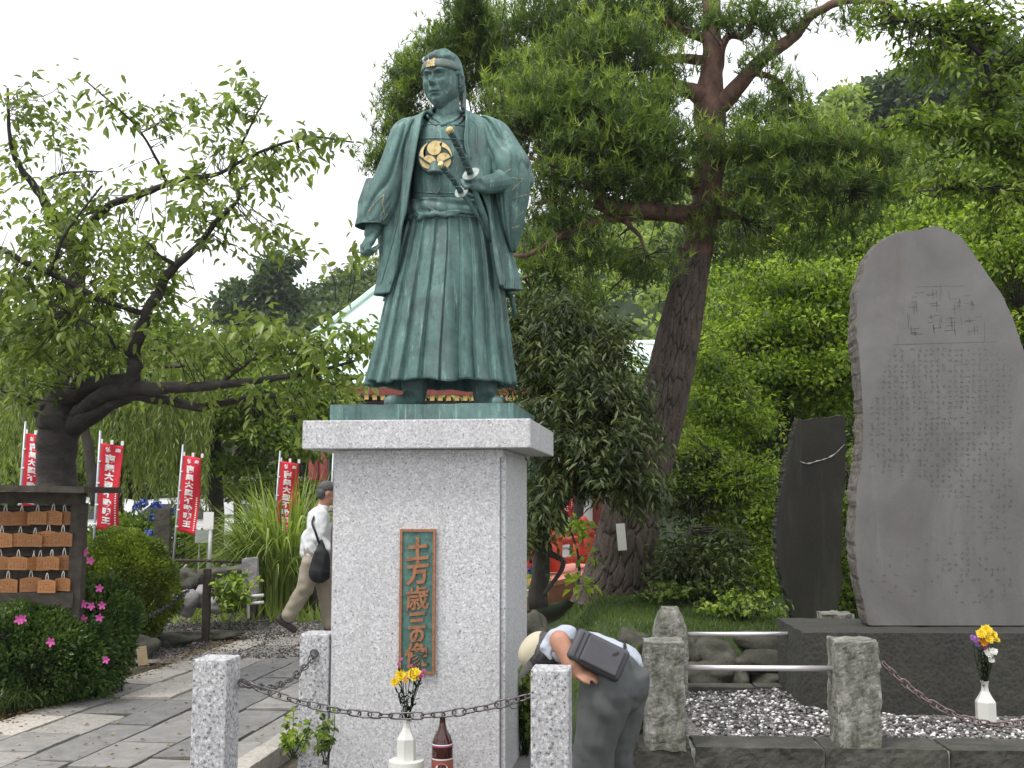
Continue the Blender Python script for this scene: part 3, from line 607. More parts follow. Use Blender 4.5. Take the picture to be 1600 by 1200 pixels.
# hanging bag of that sleeve
V, F = loft([(330, 586, 625, .085, .06), (370, 588, 616, .085, .07), (410, 592, 612, .075, .07), (438, 596, 606, .05, .07), (446, 599, 602, .02, .07)], Y0, 60, folds(4, 2, 2, .01), steps=40); mk('sleeve_bag', V, F, B, stat, smooth=True)
sr = sleeve('sleeve', [(190, 735, 774, .10, .0), (202, 742, 793, .125, -.01), (235, 752, 813, .140, -.04), (262, 763, 828, .150, -.07), (285, 770, 829, .145, -.08), (318, 775, 826, .120, -.07), (350, 782, 820, .095, -.05), (378, 792, 813, .06, -.04), (396, 801, 806, .02, -.04)], folds(7.7, 2.0, -5.5, .036), deep=.05)
# gold zigzag lines on both sleeves
zb = bvh([sl, sr])
for pts in ([(576, 331), (585, 319), (600, 304), (598, 318), (601, 336)], [(598, 345), (606, 334)]):
    mk('zigzag_trim', *join([draped([a, b], zb, .0034, 12, -.0005, 5) for a, b in zip(pts[:-1], pts[1:])]), MAT['gold_faded'], stat, True)
for pts in ([(777, 282), (786, 272), (799, 264)], [(780, 281), (800, 278), (817, 280), (806, 291), (800, 297)], [(802, 310), (815, 306), (823, 304)], [(808, 338), (818, 331)], [(800, 356), (812, 353)]):
    mk('zigzag_trim', *join([draped([a, b], zb, .0034, 12, -.0005, 5) for a, b in zip(pts[:-1], pts[1:])]), MAT['gold_faded'], stat, True)
# --- arms and hands
def hand_fist(c, ax_f, ax_up, s):        # c: palm centre; ax_f: where the knuckles point; ax_up: back of the hand
    f = np.array(ax_f, float); f /= np.linalg.norm(f); up = np.array(ax_up, float); up -= f * (up @ f); up /= np.linalg.norm(up); sd = np.cross(f, up); c = np.array(c)
    pt = lambda a, b, d: c + f * a * s + up * b * s + sd * d * s
    parts = [capsule(pt(-.02, 0, 0), pt(.035, .004, 0), .033 * s, .036 * s, .62, up), capsule(pt(-.02, 0, .012), pt(.035, 0, .018), .030 * s, .030 * s, .7, up), capsule(pt(-.02, 0, -.012), pt(.03, 0, -.018), .030 * s, .028 * s, .7, up)]
    for k, (d, L) in enumerate(((.031, .9), (.0105, 1.0), (-.0105, .95), (-.030, .8))):
        a = pt(.045, .010, d); b = pt(.045 + .030 * L, -.006, d); e = pt(.045 + .022 * L, -.032, d); g = pt(.030, -.038, d)
        parts += [capsule(a, b, .0112 * s, .0108 * s), capsule(b, e, .0108 * s, .0100 * s), capsule(e, g, .0100 * s, .0092 * s)]
    parts += [capsule(pt(-.01, -.005, .034), pt(.022, -.022, .047), .015 * s, .0125 * s), capsule(pt(.022, -.022, .047), pt(.048, -.040, .028), .0122 * s, .0105 * s)]
    return parts
hc = P(577, 377, Y0 - .085)
V, F = remesh(*join(hand_fist(hc + np.array((0.01, 0, .02)), (-.35, -.35, -.9), (-.8, -.5, .35), 1.28) + [capsule(P(588, 345, Y0 - .05), hc + np.array((.012, 0, .045)), .052, .044)]), .0042, 2)
mk('hand', V, F, B, stat, smooth=True)
h2 = P(741, 288, Y0 - .265)
V, F = remesh(*join(hand_fist(h2 + np.array((.03, .012, -.004)), (-1, -.45, .05), (.25, -.6, .75), 1.30) + [capsule(P(800, 282, Y0 - .14), h2 + np.array((.055, .02, 0)), .070, .052), capsule(P(812, 280, Y0 - .08), P(785, 282, Y0 - .17), .085, .070)]), .005, 2)
mk('hand', V, F, B, stat, smooth=True)
# --- swords
sw = empty('x', (0, 0, 0)); bpy.data.objects.remove(sw)
def sword(p0, p1, rest, rs, gr):
    p0 = np.array(p0); p1 = np.array(p1); n = 60; pts = crom([p0, (p0 + p1) / 2 + np.array((0, -.004, .004)), p1], n); k = np.arange(n)
    V, F = tube(pts, rs * (1 + .10 * np.abs(np.sin(k * .55)) - .08 * np.sin(math.pi * k / n)), 12); h = mk('sword_hilt', V, F, MAT['bronze_dark'], stat, smooth=True)
    d = p0 - p1; L = np.linalg.norm(d); d = d / L
    V, F = tube([p0 + d * t for t in (-.012, -.011, .006, .012)], [rs * 1.02, rs * 1.18, rs * 1.18, rs * .8], 14); mk('pommel', V, F, MAT['gold'], h)
    # lattice of the hilt wrapping
    w = MB()
    for sg in (1, -1):
        a = np.linspace(0, 1, 90); T, N, Bn = frames(pts); q = np.array([pts[min(n - 1, int(x * (n - 1)))] for x in a])
        Nn = np.array([N[min(n - 1, int(x * (n - 1)))] for x in a]); Bb = np.array([Bn[min(n - 1, int(x * (n - 1)))] for x in a]); ph = a * L * 95 * sg
        w.tube(q + (Nn * np.cos(ph)[:, None] + Bb * np.sin(ph)[:, None]) * rs * 1.05, .0035, 5)
    w.obj('hilt_wrapping', MAT['bronze'], h, True)
    ex = np.cross(d, (0, 1, 0)); ex /= np.linalg.norm(ex); ey = np.cross(d, ex); g = []
    for z, r in ((-.006, gr * .95), (-.004, gr), (.004, gr), (.006, gr * .93)):
        for a in np.linspace(0, 2 * math.pi, 36, endpoint=False): rr = r * (1 + .05 * abs(math.cos(2 * a))); g.append(p1 + d * z + (ex * math.cos(a) + ey * math.sin(a)) * rr)
    mk('sword_guard', np.array(g), [tuple(f) for f in grid_faces(4, 36)] + [tuple(range(35, -1, -1)), tuple(range(108, 144))], MAT['guard'], stat)
    V, F = tube(crom([p1] + [np.array(x) for x in rest], 50), np.linspace(rs * 1.1, rs * .85, 50), 12); V[:, 1] = V[:, 1]; mk('scabbard', V, F, B, stat, smooth=True)
sword(P(702.5, 203, Y0 - .54), P(736, 272, Y0 - .315), [P(742, 300, Y0 - .27), P(765, 360, Y0 - .12), P(791, 435, Y0 + .10), P(805, 492, Y0 + .24)], .0175, .050)
sword(P(689, 257, Y0 - .50), P(721, 300, Y0 - .30), [P(734, 318, Y0 - .24), P(752, 345, Y0 - .15), P(765, 375, Y0 - .08)], .0150, .040)
# --- gold crest, tassel
cr = hit(681, 246, rb); CR = .100
def disc(pts2, th, y0):
    n = len(pts2); V = [(cr[0] + x, y0 - th, cr[2] + z) for x, z in pts2] + [(cr[0] + x, y0 + .03, cr[2] + z) for x, z in pts2]
    return V, [tuple(range(n))[::-1] if False else tuple(range(n - 1, -1, -1))] + [(i, (i + 1) % n, n + (i + 1) % n, n + i) for i in range(n)]
crest = mk('crest', *disc([(CR * math.cos(a), CR * math.sin(a)) for a in np.linspace(0, 2 * math.pi, 60, endpoint=False)], .010, cr[1]), MAT['bronze_dark'], stat)
for k in range(3):
    a0 = math.radians(100 + 120 * k); pts2 = []
    hcx, hcz = .50 * CR * math.cos(a0), .50 * CR * math.sin(a0); hr = .40 * CR
    A = [(CR * .94 * math.cos(a0 + t), CR * .94 * math.sin(a0 + t)) for t in np.linspace(.0, -1.75, 22)]
    Bk = [(hcx + hr * 1.0 * math.cos(a0 - t), hcz + hr * math.sin(a0 - t)) for t in np.linspace(2.2, 6.0, 18)]
    inner = [(CR * r * math.cos(a0 + t), CR * r * math.sin(a0 + t)) for t, r in zip(np.linspace(-1.70, -.62, 12), np.linspace(.90, .66, 12))]
    poly = A + inner + [(hcx + hr * math.cos(a0 + t), hcz + hr * math.sin(a0 + t)) for t in np.linspace(-1.0, -5.6, 26)]
    V, F = disc(poly, .016, cr[1]); c0 = len(V) + 0; Vn = V
    # fan from the comma's head keeps the concave outline clean
    bm = bmesh.new(); vv = [bm.verts.new(p) for p in V[:len(poly)]]; bm.faces.new(vv[::-1]); bmesh.ops.triangulate(bm, faces=bm.faces[:]); bm.verts.index_update()
    FF = [tuple(x.index for x in f.verts) for f in bm.faces]; bm.free(); L = len(poly)
    mk('crest_comma', V, FF + [(i, (i + 1) % L, L + (i + 1) % L, L + i) for i in range(L)], MAT['gold'], crest)
cy = cr[1] - .024
Q = lambda x, y, d=0: P(x, y, cy - d)
m = MB()
for pts in ([Q(655, 244), Q(665, 252, .004), Q(677, 259, .01)], [Q(709, 243), Q(697, 250, .004), Q(684, 258, .01)]): m.tube(crom(pts, 14), .0055, 7)
m.obj('tassel_cord', MAT['bronze_dark'], stat, True)
V, F = lathe([(.012, 0), (.026, -.012), (.030, -.03), (.042, -.062), (.046, -.070), (.03, -.072)], 40, Q(680, 252, .02)); a = np.arctan2(V[:, 1] - Q(680, 252, .02)[1], V[:, 0] - Q(680, 252, .02)[0]); V[:, 0] += .002 * np.sin(a * 14)
mk('tassel', V, F, B, stat, smooth=True)
mk('loop_cord', *join([tube(crom([Q(676, 270), Q(674, 285), Q(675, 296), Q(681, 302), Q(687, 296), Q(687, 284), Q(685, 270)], 30), .006, 7)]), B, stat, smooth=True)
# --- head
HC = P(691, 131, Y0 - .02); hx, hy, hz = .106, .122, .163; YAW = math.radians(-24); TILT = math.radians(4)
HR = rotz(YAW) @ rotx(TILT)
def gs(x, m, s): return np.exp(-((x - m) / s) ** 2)
def headpts(nt=200, npz=150):
    ph = np.linspace(-math.pi / 2 + .01, math.pi / 2 - .01, npz); th = np.linspace(0, 2 * math.pi, nt, endpoint=False); PH, T = np.meshgrid(ph, th, indexing='ij')
    x = np.cos(PH) * np.sin(T); y = np.cos(PH) * np.cos(T); z = np.sin(PH)       # y forward
    z2 = z; ay = y > -.2; fr = 1 / (1 + np.exp(-(y - .15) * 14)); ax = np.abs(x)
    jaw = 1 - .34 * np.clip((-z - .15) / .8, 0, 1) ** 1.3 + .05 * gs(z, -.5, .2)
    bx = np.sign(x) * ax ** .92; X = bx * hx * jaw; Yv = y * hy * (1 - .10 * np.clip(-z - .2, 0, 1) * (y < 0)); Z = z * hz
    Yv = np.where(y > 0, hy * (y ** .80) * (1 - .05 * gs(z, .1, .3)), Yv)
    fr = fr
    nose = np.clip((.22 - z) / .38, 0, 1) * (z > -.30) * np.where(z < -.16, np.clip((z + .26) / .10, 0, 1) ** .6, 1)
    d = .040 * nose * gs(x, 0, .060 + .055 * np.clip(-z * 4, 0, 1)) + .014 * gs(ax, .125, .05) * gs(z, -.17, .055)
    d += .012 / (1 + np.exp(-(z - .19 - .10 * ax) * 60)) * gs(ax, .34, .34) * (z < .5) + .008 * gs(z, .235 + .12 * ax, .04) * gs(ax, .36, .26) - .021 * gs(ax, .32, .20) * gs(z, .115, .080) + .012 * gs(ax, .34, .14) * gs(z, .112, .030)
    d += -.014 * gs(ax, .34, .15) * gs(z, .070, .014) + .004 * gs(ax, .34, .15) * gs(z, .145, .016) - .004 * gs(ax, .34, .13) * gs(z, .03, .03)
    d += .008 * gs(ax, .56, .17) * gs(z, -.08, .13) - .009 * gs(ax, .52, .16) * gs(z, -.42, .16) - .006 * gs(ax - .32 - (-.2 - z) * .35, 0, .035) * gs(z, -.33, .13)
    d += .010 * gs(x, 0, .26) * gs(z, -.37, .06) + .011 * gs(x, 0, .20) * gs(z, -.435, .034) - .012 * gs(x, 0, .26) * gs(z, -.478, .018) + .012 * gs(x, 0, .17) * gs(z, -.525, .038) - .007 * gs(x, 0, .2) * gs(z, -.61, .045)
    d += .016 * gs(x, 0, .24) * gs(z, -.76, .12) - .003 * gs(x, 0, .05) * gs(z, -.33, .06)
    Yv += d * fr * 1.38
    Vv = np.stack([X, -Yv, Z], -1).reshape(-1, 3); return Vv @ HR.T + HC, grid_faces(npz, nt)
V, F = headpts(); headV = V
nk, nf = capsule(P(699, 150, Y0 + .02), P(699, 200, Y0 + .02), .070, .082)
V2, F2 = join([(V, [tuple(f) for f in F]), (nk, nf)])
head = mk('head', V2, F2, B, stat, smooth=True)
def HL(x, y, z): return np.array((x, -y, z)) @ HR.T + HC                        # head's own axes: right, forward, up
m = MB()
for s in (-1, 1):
    e = [HL(s * (hx * .99), -.005, .028), HL(s * (hx + .016), -.022, .040), HL(s * (hx + .018), -.034, .018), HL(s * (hx + .010), -.026, -.018), HL(s * (hx * .97), -.006, -.036)]
    m.tube(crom(e, 16), .0085, 8); m.add(*blob(HL(s * (hx + .003), -.016, 0), (.022, .035, .06)))
V, F = remesh(np.concatenate(m.v), m.f, .004, 2); mk('ears', V, F, B, stat, smooth=True)
# hair: swept back waves, cut at the hairline
nt, nph = 260, 70; Vh = []
for i, ph in enumerate(np.linspace(-.55, math.pi / 2 - .02, nph)):
    for t in np.linspace(0, 2 * math.pi, nt, endpoint=False):
        x, y, z = math.cos(ph) * math.sin(t), math.cos(ph) * math.cos(t), math.sin(ph)
        low = .70 if y > .12 else (.24 if y > -.22 else (.24 - (-.22 - y) * 3.5 if y > -.36 else -.25))      # hairline drops behind the ear
        top = .045 * max(0, min(1, (z - .35) / .4)) * (1 - .3 * abs(x))
        w = .0105 * abs(math.sin(x * 6.5 + 3.0 * y + 1.3 * nz(y * 2, z * 2))) ** .7 + .0016 * math.sin(x * 30 + y * 9)
        k = 1.0 if z > low else max(.0, 1 - (low - z) * 9)
        r = -.012 + (.018 + .010 * (y < .1)) * k + (top * .40 + w) * k
        if y > .2 and z > .5: r += .006 * gs(z, .80, .12) * y
        nn = np.array((x / hx, y / hy, z / hz)); nn /= np.linalg.norm(nn)
        yy = y * hy; yy = hy * y ** .8 if y > 0 else yy
        Vh.append(HL(x * hx + nn[0] * r, yy + nn[1] * r, z * hz + nn[2] * r))
mk('hair', np.array(Vh), grid_faces(nph, nt), B, stat, smooth=True)
# headband
Vb = []; nb = 160
prof = ((.0, .375), (.016, .38), (.022, .48), (.024, .60), (.026, .70), (.010, .73))
for rr, zz in prof:
    for t in np.linspace(0, 2 * math.pi, nb, endpoint=False):
        cz = math.sqrt(max(0, 1 - zz * zz)); x, y = cz * math.sin(t), cz * math.cos(t); yy = hy * y ** .8 if y > 0 else y * hy
        zz2 = zz - .05 * (1 - math.cos(t)) * .8; k = .006 if y < .1 else 0
        Vb.append(HL(x * hx + math.sin(t) * (rr + k), yy + math.cos(t) * (rr + k), zz2 * hz))
band = mk('headband', np.array(Vb), grid_faces(len(prof), nb), MAT['bronze_band'], stat, smooth=True)
V, F = text_mesh('誠', .060, .004, .0002); cpt = HL(-.004, hy * (math.sqrt(1 - .55 ** 2)) ** .8 + .0225, .553 * hz)
mk('headband_sign', V @ (rotz(YAW) @ rotx(math.radians(-13))).T + cpt, F, MAT['gold'], band)
m = MB()
for dx, l in ((0, 0), (.012, .03)):
    a = crom([HL(.060 + dx, -.135, .05), HL(.072 + dx, -.125, -.03), HL(.074 + dx, -.11, -.12 - l), HL(.078 + dx, -.10, -.19 - l)], 18); wv = np.array((.010, .012, 0))
    Vv = np.concatenate([a - wv, a + wv, a + wv + (0, .006, 0), a - wv + (0, .006, 0)]); nn = 18
    m.add(Vv, [(i, i + 1, nn + i + 1, nn + i) for i in range(nn - 1)] + [(2 * nn + i, 2 * nn + i + 1, 3 * nn + i + 1, 3 * nn + i) for i in range(nn - 1)] + [(nn + i, nn + i + 1, 2 * nn + i + 1, 2 * nn + i) for i in range(nn - 1)] + [(3 * nn + i, 3 * nn + i + 1, i + 1, i) for i in range(nn - 1)])
m.obj('headband_tails', MAT['bronze_band'], band, False)
# ================================================================ GRANITE POSTS AND CHAINS IN FRONT
def bollard(u, v, label, w=.163, h=.79):
    o = MB().box(UV(u, v, h / 2 - .02), (w, w, h), yaw=-TH).obj('granite_post', MAT['granite_post']); bevel(o, .006)
    return tag(o, label, 'post', 'square granite posts round the pedestal')
def post_uv(px, Y): X = P(px, 1020, Y)[0]; return X * CT - Y * ST, X * ST + Y * CT
LF = post_uv(339.5, 5.10); RL = post_uv(498, 6.02); RF = post_uv(861.5, 4.80)
bollard(*LF, 'square granite post standing alone on the left in front of the paved path')
bollard(*RL, 'square granite post touching the left side of the pedestal, its foot behind green weeds')
bollard(*RF, 'square granite post in front of the bending person in the cap')
def ring_mesh(L, W, r, n=22, k=6):
    pts = []
    for t in np.linspace(0, 2 * math.pi, n, endpoint=False):
        c, s = math.cos(t), math.sin(t); pts.append(((L / 2 - W / 2) * np.sign(c) * min(1, abs(c) * 3) + W / 2 * c, W / 2 * s, 0))
    p = np.array(pts); V = []
    for i in range(n):
        T = p[(i + 1) % n] - p[i - 1]; T /= np.linalg.norm(T); N = np.cross(T, (0, 0, 1))
        for a in np.linspace(0, 2 * math.pi, k, endpoint=False): V.append(p[i] + r * (N * math.cos(a) + np.array((0, 0, 1)) * math.sin(a)))
    F = [(i * k + j, i * k + (j + 1) % k, ((i + 1) % n) * k + (j + 1) % k, ((i + 1) % n) * k + j) for i in range(n) for j in range(k)]
    return raw('chain_link', V, F, True)
def chain(a, b, sag, label, group, mat, L=.062, W=.034, r=.0042, pitch=.047, name='chain'):
    a, b = np.array(a), np.array(b); t = np.linspace(0, 1, 400); c = a[None] * (1 - t[:, None]) + b[None] * t[:, None]; c[:, 2] -= sag * 4 * t * (1 - t)
    s = np.concatenate([[0], np.cumsum(np.linalg.norm(np.diff(c, axis=0), axis=1))]); n = max(3, int(s[-1] / pitch))
    root = empty(name, a, label, 'chain', group); me = ring_mesh(L, W, r); me.materials.append(mat)
    for i in range(n + 1):
        x = min(i / n, .999) * s[-1]; k = np.searchsorted(s, x); k = min(max(k, 1), 398); T = Vector(c[k + 1] - c[k - 1]).normalized(); side = T.cross(Vector((0, 0, 1))).normalized(); up = side.cross(T)
        if i % 2: side, up = up, side
        R = Matrix((T, side, T.cross(side))).transposed(); q = R.to_quaternion()
        o = link('chain_link', me, None, root); o.rotation_mode = 'QUATERNION'; o.rotation_quaternion = Matrix.Rotation(.5 + .3 * math.sin(i * 1.7), 3, T).to_quaternion() @ q; o.location = Vector(c[k] - a)
    return root
zc = P(378, 1067, 5.05)[2]
ca = P(384, 1067, 5.10); cb_ = P(832, 1086, 4.86)
chain(ca, cb_, .117, 'dark chain hanging across the front of the pedestal above the bottle', 'chains between the granite posts', MAT['chain'])
chain(P(384, 1068, 5.14), P(492, 1023, 5.93), .075, 'short dark chain running back from the lone left post to the post by the pedestal', 'chains between the granite posts', MAT['chain'])
o = mk('loop', *(lambda V, F: (V @ rotx(math.pi / 2).T + P(803, 1102, 4.86), F))(*(lambda me: (np.array([v.co[:] for v in me.vertices]) @ roty(0).T, [tuple(p.vertices) for p in me.polygons]))(ring_mesh(.035, .028, .003))), MAT['chain']); o.name = 'chain_hook'
tag(o, 'small open hook hanging from the right end of the front chain', 'hook')
for px, py, Y, u in ((379, 1067, 5.09, 0), (491, 1021, 5.93, 0)):
    o = mk('eye_bolt', *(lambda me: (np.array([v.co[:] for v in me.vertices]) @ rotx(math.pi / 2).T + P(px, py, Y), [tuple(p.vertices) for p in me.polygons]))(ring_mesh(.040, .038, .005)), MAT['chain'])
    tag(o, 'round iron ring bolted to the lone left granite post' if px < 400 else 'iron ring bolted to the granite post beside the pedestal', 'ring')
# ================================================================ OFFERINGS
def hexvase(name, c, H, w, label):
    V = []; n = 6; pr = ((.42, 0), (.5, .01), (.5, .50), (.46, .535), (.30, .66), (.20, .76), (.17, .86), (.19, .97), (.23, 1.0), (.19, 1.0), (.14, .93))
    for r, z in pr:
        for a in np.arange(n) * math.pi / 3 + .35: V.append((c[0] + w * r * math.cos(a) * 1.12, c[1] + w * r * math.sin(a) * 1.12, c[2] + z * H))
    o = mk(name, V, [tuple(f) for f in grid_faces(len(pr), n)] + [tuple(range(n - 1, -1, -1)), tuple(range((len(pr) - 1) * n, len(pr) * n))], MAT['ceramic']); bevel(o, .003, 2)
    return tag(o, label, 'vase', 'white hexagonal vases')
def bloom(c, r, mat, parent, n=16, layers=3, tilt=(0, -.6, .8)):
    T = Vector(tilt).normalized(); q = T.to_track_quat('Z', 'Y').to_matrix(); V = []; F = []; k = 0
    for l in range(layers):
        m_ = n - l * 3; rr = r * (1 - l * .26); el = .15 + l * .38
        for i in range(m_):
            a = 2 * math.pi * i / m_ + l * .3; d = Vector((math.cos(a) * math.cos(el), math.sin(a) * math.cos(el), math.sin(el))); s = Vector((-math.sin(a), math.cos(a), 0)) * rr * 2.2 / m_ * 1.5
            jt = 1 + .1 * math.sin(i * 2.3 + l)
            for v in (Vector((0, 0, 0)), d * rr * .65 - s, d * rr * jt - s * .35 + Vector((0, 0, rr * .05)), d * rr * jt + s * .35, d * rr * .65 + s): V.append(tuple(np.array(c) + np.array(q @ v)))
            F.append((k, k + 1, k + 2, k + 3, k + 4)); k += 5
    return mk('flower_head', V, F, mat, parent)
def stems(base, tips, root, rng, spread=.03, leafy=True):
    m = MB(); L = MB()
    for t in tips:
        t = np.array(t); mid = base * .5 + t * .5 + np.array((rng.uniform(-.01, .01), rng.uniform(-.01, .01), 0)); m.tube(crom([base, mid, t], 8), .0022, 5)
        if leafy:
            for k in range(11):
                f = rng.uniform(.1, .9); p = base * (1 - f) + t * f; d = np.array((rng.uniform(-1, 1), rng.uniform(-1, 1), rng.uniform(-.2, .9))); d /= np.linalg.norm(d); s = np.cross(d, (0, .3, 1)); s /= np.linalg.norm(s); l = rng.uniform(.03, .055)
                L.add([p, p + d * l * .5 + s * .007, p + d * l, p + d * l * .5 - s * .007], [(0, 1, 2), (0, 2, 3)])
    st = m.obj('stems', MAT['mid_leaf'], root, True)
    if leafy: L.obj('leaves', MAT['dark_leaf'], st)
rng = random.Random(5)
# pedestal vase on its stone dish
YV = 5.62; vb = P(635, 1187, YV); zdish = vb[2]
o = mk('stone_dish', *lathe([(.06, 0), (.085, .0), (.090, max(.02, zdish - .045)), (.088, zdish - .02), (.070, zdish - .018), (.068, zdish - .022)][:5], 32, (vb[0], vb[1], .02)), MAT['ceramic'], smooth=False); bevel(o, .002)
tag(o, 'round pale dish under the white vase in front of the pedestal', 'dish')
HV = P(635, 1121, YV)[2] - zdish
hexvase('flower_vase', (vb[0], vb[1], zdish), HV, .088, 'white hexagonal vase of yellow flowers in front of the pedestal, beside the brown bottle')
root = empty('flower_bunch', (vb[0], vb[1], zdish + HV * .9), 'bunch of yellow and purple flowers in the vase below the name plaque', 'flowers'); bs = np.array((vb[0], vb[1], zdish + HV * .8))
T = [(647, 1054, .037, 'yellow', 20), (626, 1056, .032, 'yellow', 18), (617, 1066, .024, 'yellow', 16), (652, 1051, .018, 'yellow', 14), (623, 1038, .010, 'magenta', 9), (627, 1030, .009, 'magenta', 9), (658, 1056, .014, 'magenta', 11), (662, 1048, .010, 'magenta', 9), (643, 1040, .008, 'magenta', 9), (634, 1064, .012, 'orange_petal', 11), (654, 1062, .010, 'magenta', 9)]
tips = []
for px, py, r, mt, n in T:
    p = P(px, py, YV - .05 + rng.uniform(-.02, .02)); tips.append(p - (0, 0, r * .6)); bloom(p, r, MAT[mt], root, n, 3, (rng.uniform(-.4, .4), -1, .7))
stems(bs, tips, root, rng)
# sake bottle
bb = P(691, 1205, YV + .02); BX, BY = bb[0], bb[1]; top = P(692, 1121, YV)[2]; h = top - .03
def bz(py): return P(691, py, YV)[2]
pr = [(.040, .03), (.052, .04), (.054, bz(1170)), (.052, bz(1160)), (.040, bz(1150)), (.024, bz(1142)), (.0165, bz(1132)), (.0145, bz(1124)), (.0165, bz(1122)), (.0165, top), (.010, top + .001)]
root = mk('sake_bottle', *lathe(pr, 40, (BX, BY, 0)), MAT['bottle'], smooth=True); root.name = 'bottle'; tag(root, 'tall brown glass bottle with paper labels in front of the pedestal', 'bottle')
mk('neck_label', *(lambda z1, z0: tube([(BX, BY, z0), (BX, BY, (z0 + z1) / 2), (BX, BY, z1)], [.0540, .047, .0335], 36, False))(bz(1150.5) - .003, bz(1163.5)), MAT['label_white'], root, True)
mk('label_band', *tube([(BX, BY, bz(1166)), (BX, BY, bz(1164))], [.0546, .0546], 36, False), MAT['magenta'], root, True)
mk('body_label', *tube([(BX, BY, .06), (BX, BY, bz(1186))], [.0550, .0550], 36, False), MAT['label_red'], root, True)
mk('label_rim', *tube([(BX, BY, bz(1186)), (BX, BY, bz(1184))], [.0552, .0552], 36, False), MAT['label_white'], root, True)
V = []; n = 30
zc_ = bz(1200) - .004
for a in np.linspace(0, 2 * math.pi, n, endpoint=False): x = .033 * math.cos(a); V.append((BX + x, BY - math.sqrt(.0560 ** 2 - x * x), zc_ + .034 * math.sin(a)))
lab = mk('round_emblem', V, [tuple(range(n))], MAT['label_white'], root)
V, F = text_mesh('代', .050, .002, .0006); V[:, 1] += .0; mk('brush_character', V + (BX - .002, BY - .0575, zc_ + .004), F, MAT['black_ink'], lab)
# right vase by the monument
YR = 6.85; vb = P(1541, 1129, YR); HV = P(1541, 1064, YR)[2] - vb[2]
hexvase('flower_vase', vb, HV, .112, 'white hexagonal vase of flowers on the gravel in front of the monument base')
root = empty('flower_bunch', vb + (0, 0, HV), 'bunch of yellow, purple and white flowers in the vase by the monument', 'flowers'); tips = []
for px, py, r, mt, n in [(a_, b_, c_ * 1.3, d_, e_) for a_, b_, c_, d_, e_ in [(1541, 985, .028, 'yellow', 16), (1533, 990, .024, 'yellow', 14), (1552, 992, .024, 'yellow', 14), (1545, 998, .026, 'yellow', 15), (1536, 1003, .024, 'orange_petal', 13), (1558, 1000, .014, 'yellow', 10), (1525, 1000, .020, 'purple', 12), (1520, 996, .014, 'purple', 10), (1529, 1006, .016, 'purple', 10), (1546, 1020, .024, 'white_petal', 13), (1553, 1018, .018, 'white_petal', 11), (1549, 1031, .016, 'white_petal', 10), (1539, 1012, .012, 'magenta', 9)]]:
    p = P(px, py, YR - .05 + rng.uniform(-.03, .02)); tips.append(p - (0, 0, r * .6)); bloom(p, r, MAT[mt], root, n, 3, (rng.uniform(-.5, .5), -1, .6))
stems(vb + (0, 0, HV * .8), tips, root, rng)
# ================================================================ MONUMENT ENCLOSURE
TE = math.radians(3.0)
def EV(x, y, z): return np.array((x * math.cos(TE) + y * math.sin(TE), -x * math.sin(TE) + y * math.cos(TE), z))
zk = .13
kr = empty('stone_kerb', P(1300, 1190, 6.2) * (1, 1, 0), 'low wall of rough dark stone blocks along the front of the monument plot', 'kerb')
Yk = 6.15; xs = [P(px, 1160, Yk)[0] for px in (998, 1087, 1288, 1479, 1690, 1900)]
for i, (a, b) in enumerate(zip(xs[:-1], xs[1:])):
    y0 = Yk - .05 * ((a + b) / 2 - 1.6); rough_box('stone_block', ((a + b) / 2, y0 + .14, zk / 2 - .10), (b - a - .022, .30, zk + .20), MAT['kerb_stone'], kr, amp=.018, sub=.022, yaw=-TE, seed=i * 3.3, keep_top=True)
for i in range(4): rough_box('stone_block', (xs[0] + .16 + .11 * (i + .8) * .5, Yk + .34 + .42 * i + .16, zk / 2 - .07), (.26, .40, zk + .13), MAT['kerb_stone'], kr, amp=.008, sub=.04, yaw=-math.radians(8), seed=20 + i, keep_top=True)
for i in range(4): rough_box('stone_block', (xs[0] + .75 + .62 * i, Yk + 1.95, zk / 2 - .07), (.60, .18, zk + .16), MAT['kerb_stone'], kr, amp=.008, sub=.04, yaw=-TE, seed=30 + i, keep_top=True)
m = MB()
for i, px in enumerate((1087, 1288, 1479)): x = P(px, 1160, Yk)[0]; m.box((x, Yk - .05 * (x - 1.6) + .15, .02), (.024, .27, .19), yaw=-TE)
m.obj('mortar_joints', MAT['lichen'], kr).__setitem__('kind', 'stuff')
bed = tag(sheet('gravel_bed', np.linspace(1.0, 6.5, 60), np.linspace(6.3, 8.2, 30), lambda x, y: .085 + .012 * nz(x * 3, y * 3), MAT['gravel_ground']), kind='structure')
# pebbles: real stones, too many to count
ico = bmesh.new(); bmesh.ops.create_icosphere(ico, subdivisions=1, radius=1); iv = np.array([v.co[:] for v in ico.verts]); ifa = np.array([[v.index for v in f.verts] for f in ico.faces]); ico.free()
def pebbles(name, pts, smin, smax, mat, label, cat='gravel', seed=1, parent=None):
    g = np.random.default_rng(seed); n = len(pts); s = g.uniform(smin, smax, (n, 1, 1)) * g.uniform(.65, 1.25, (n, 1, 3)); s[:, :, 2] *= .7
    a = g.uniform(0, 6.28, n); c, t = np.cos(a), np.sin(a); V = iv[None] * (1 + g.uniform(-.16, .16, (n, len(iv), 1))) * s
    X = V[:, :, 0] * c[:, None] - V[:, :, 1] * t[:, None]; Yq = V[:, :, 0] * t[:, None] + V[:, :, 1] * c[:, None]; V = np.stack([X, Yq, V[:, :, 2]], -1) + pts[:, None]
    F = (ifa[None] + (np.arange(n) * len(iv))[:, None, None]).reshape(-1, 3)
    o = mk(name, V.reshape(-1, 3), F, mat, parent, True, attr=np.repeat(g.random(n), len(iv))); return tag(o, label, cat, kind='stuff') if label else tag(o, kind='stuff')
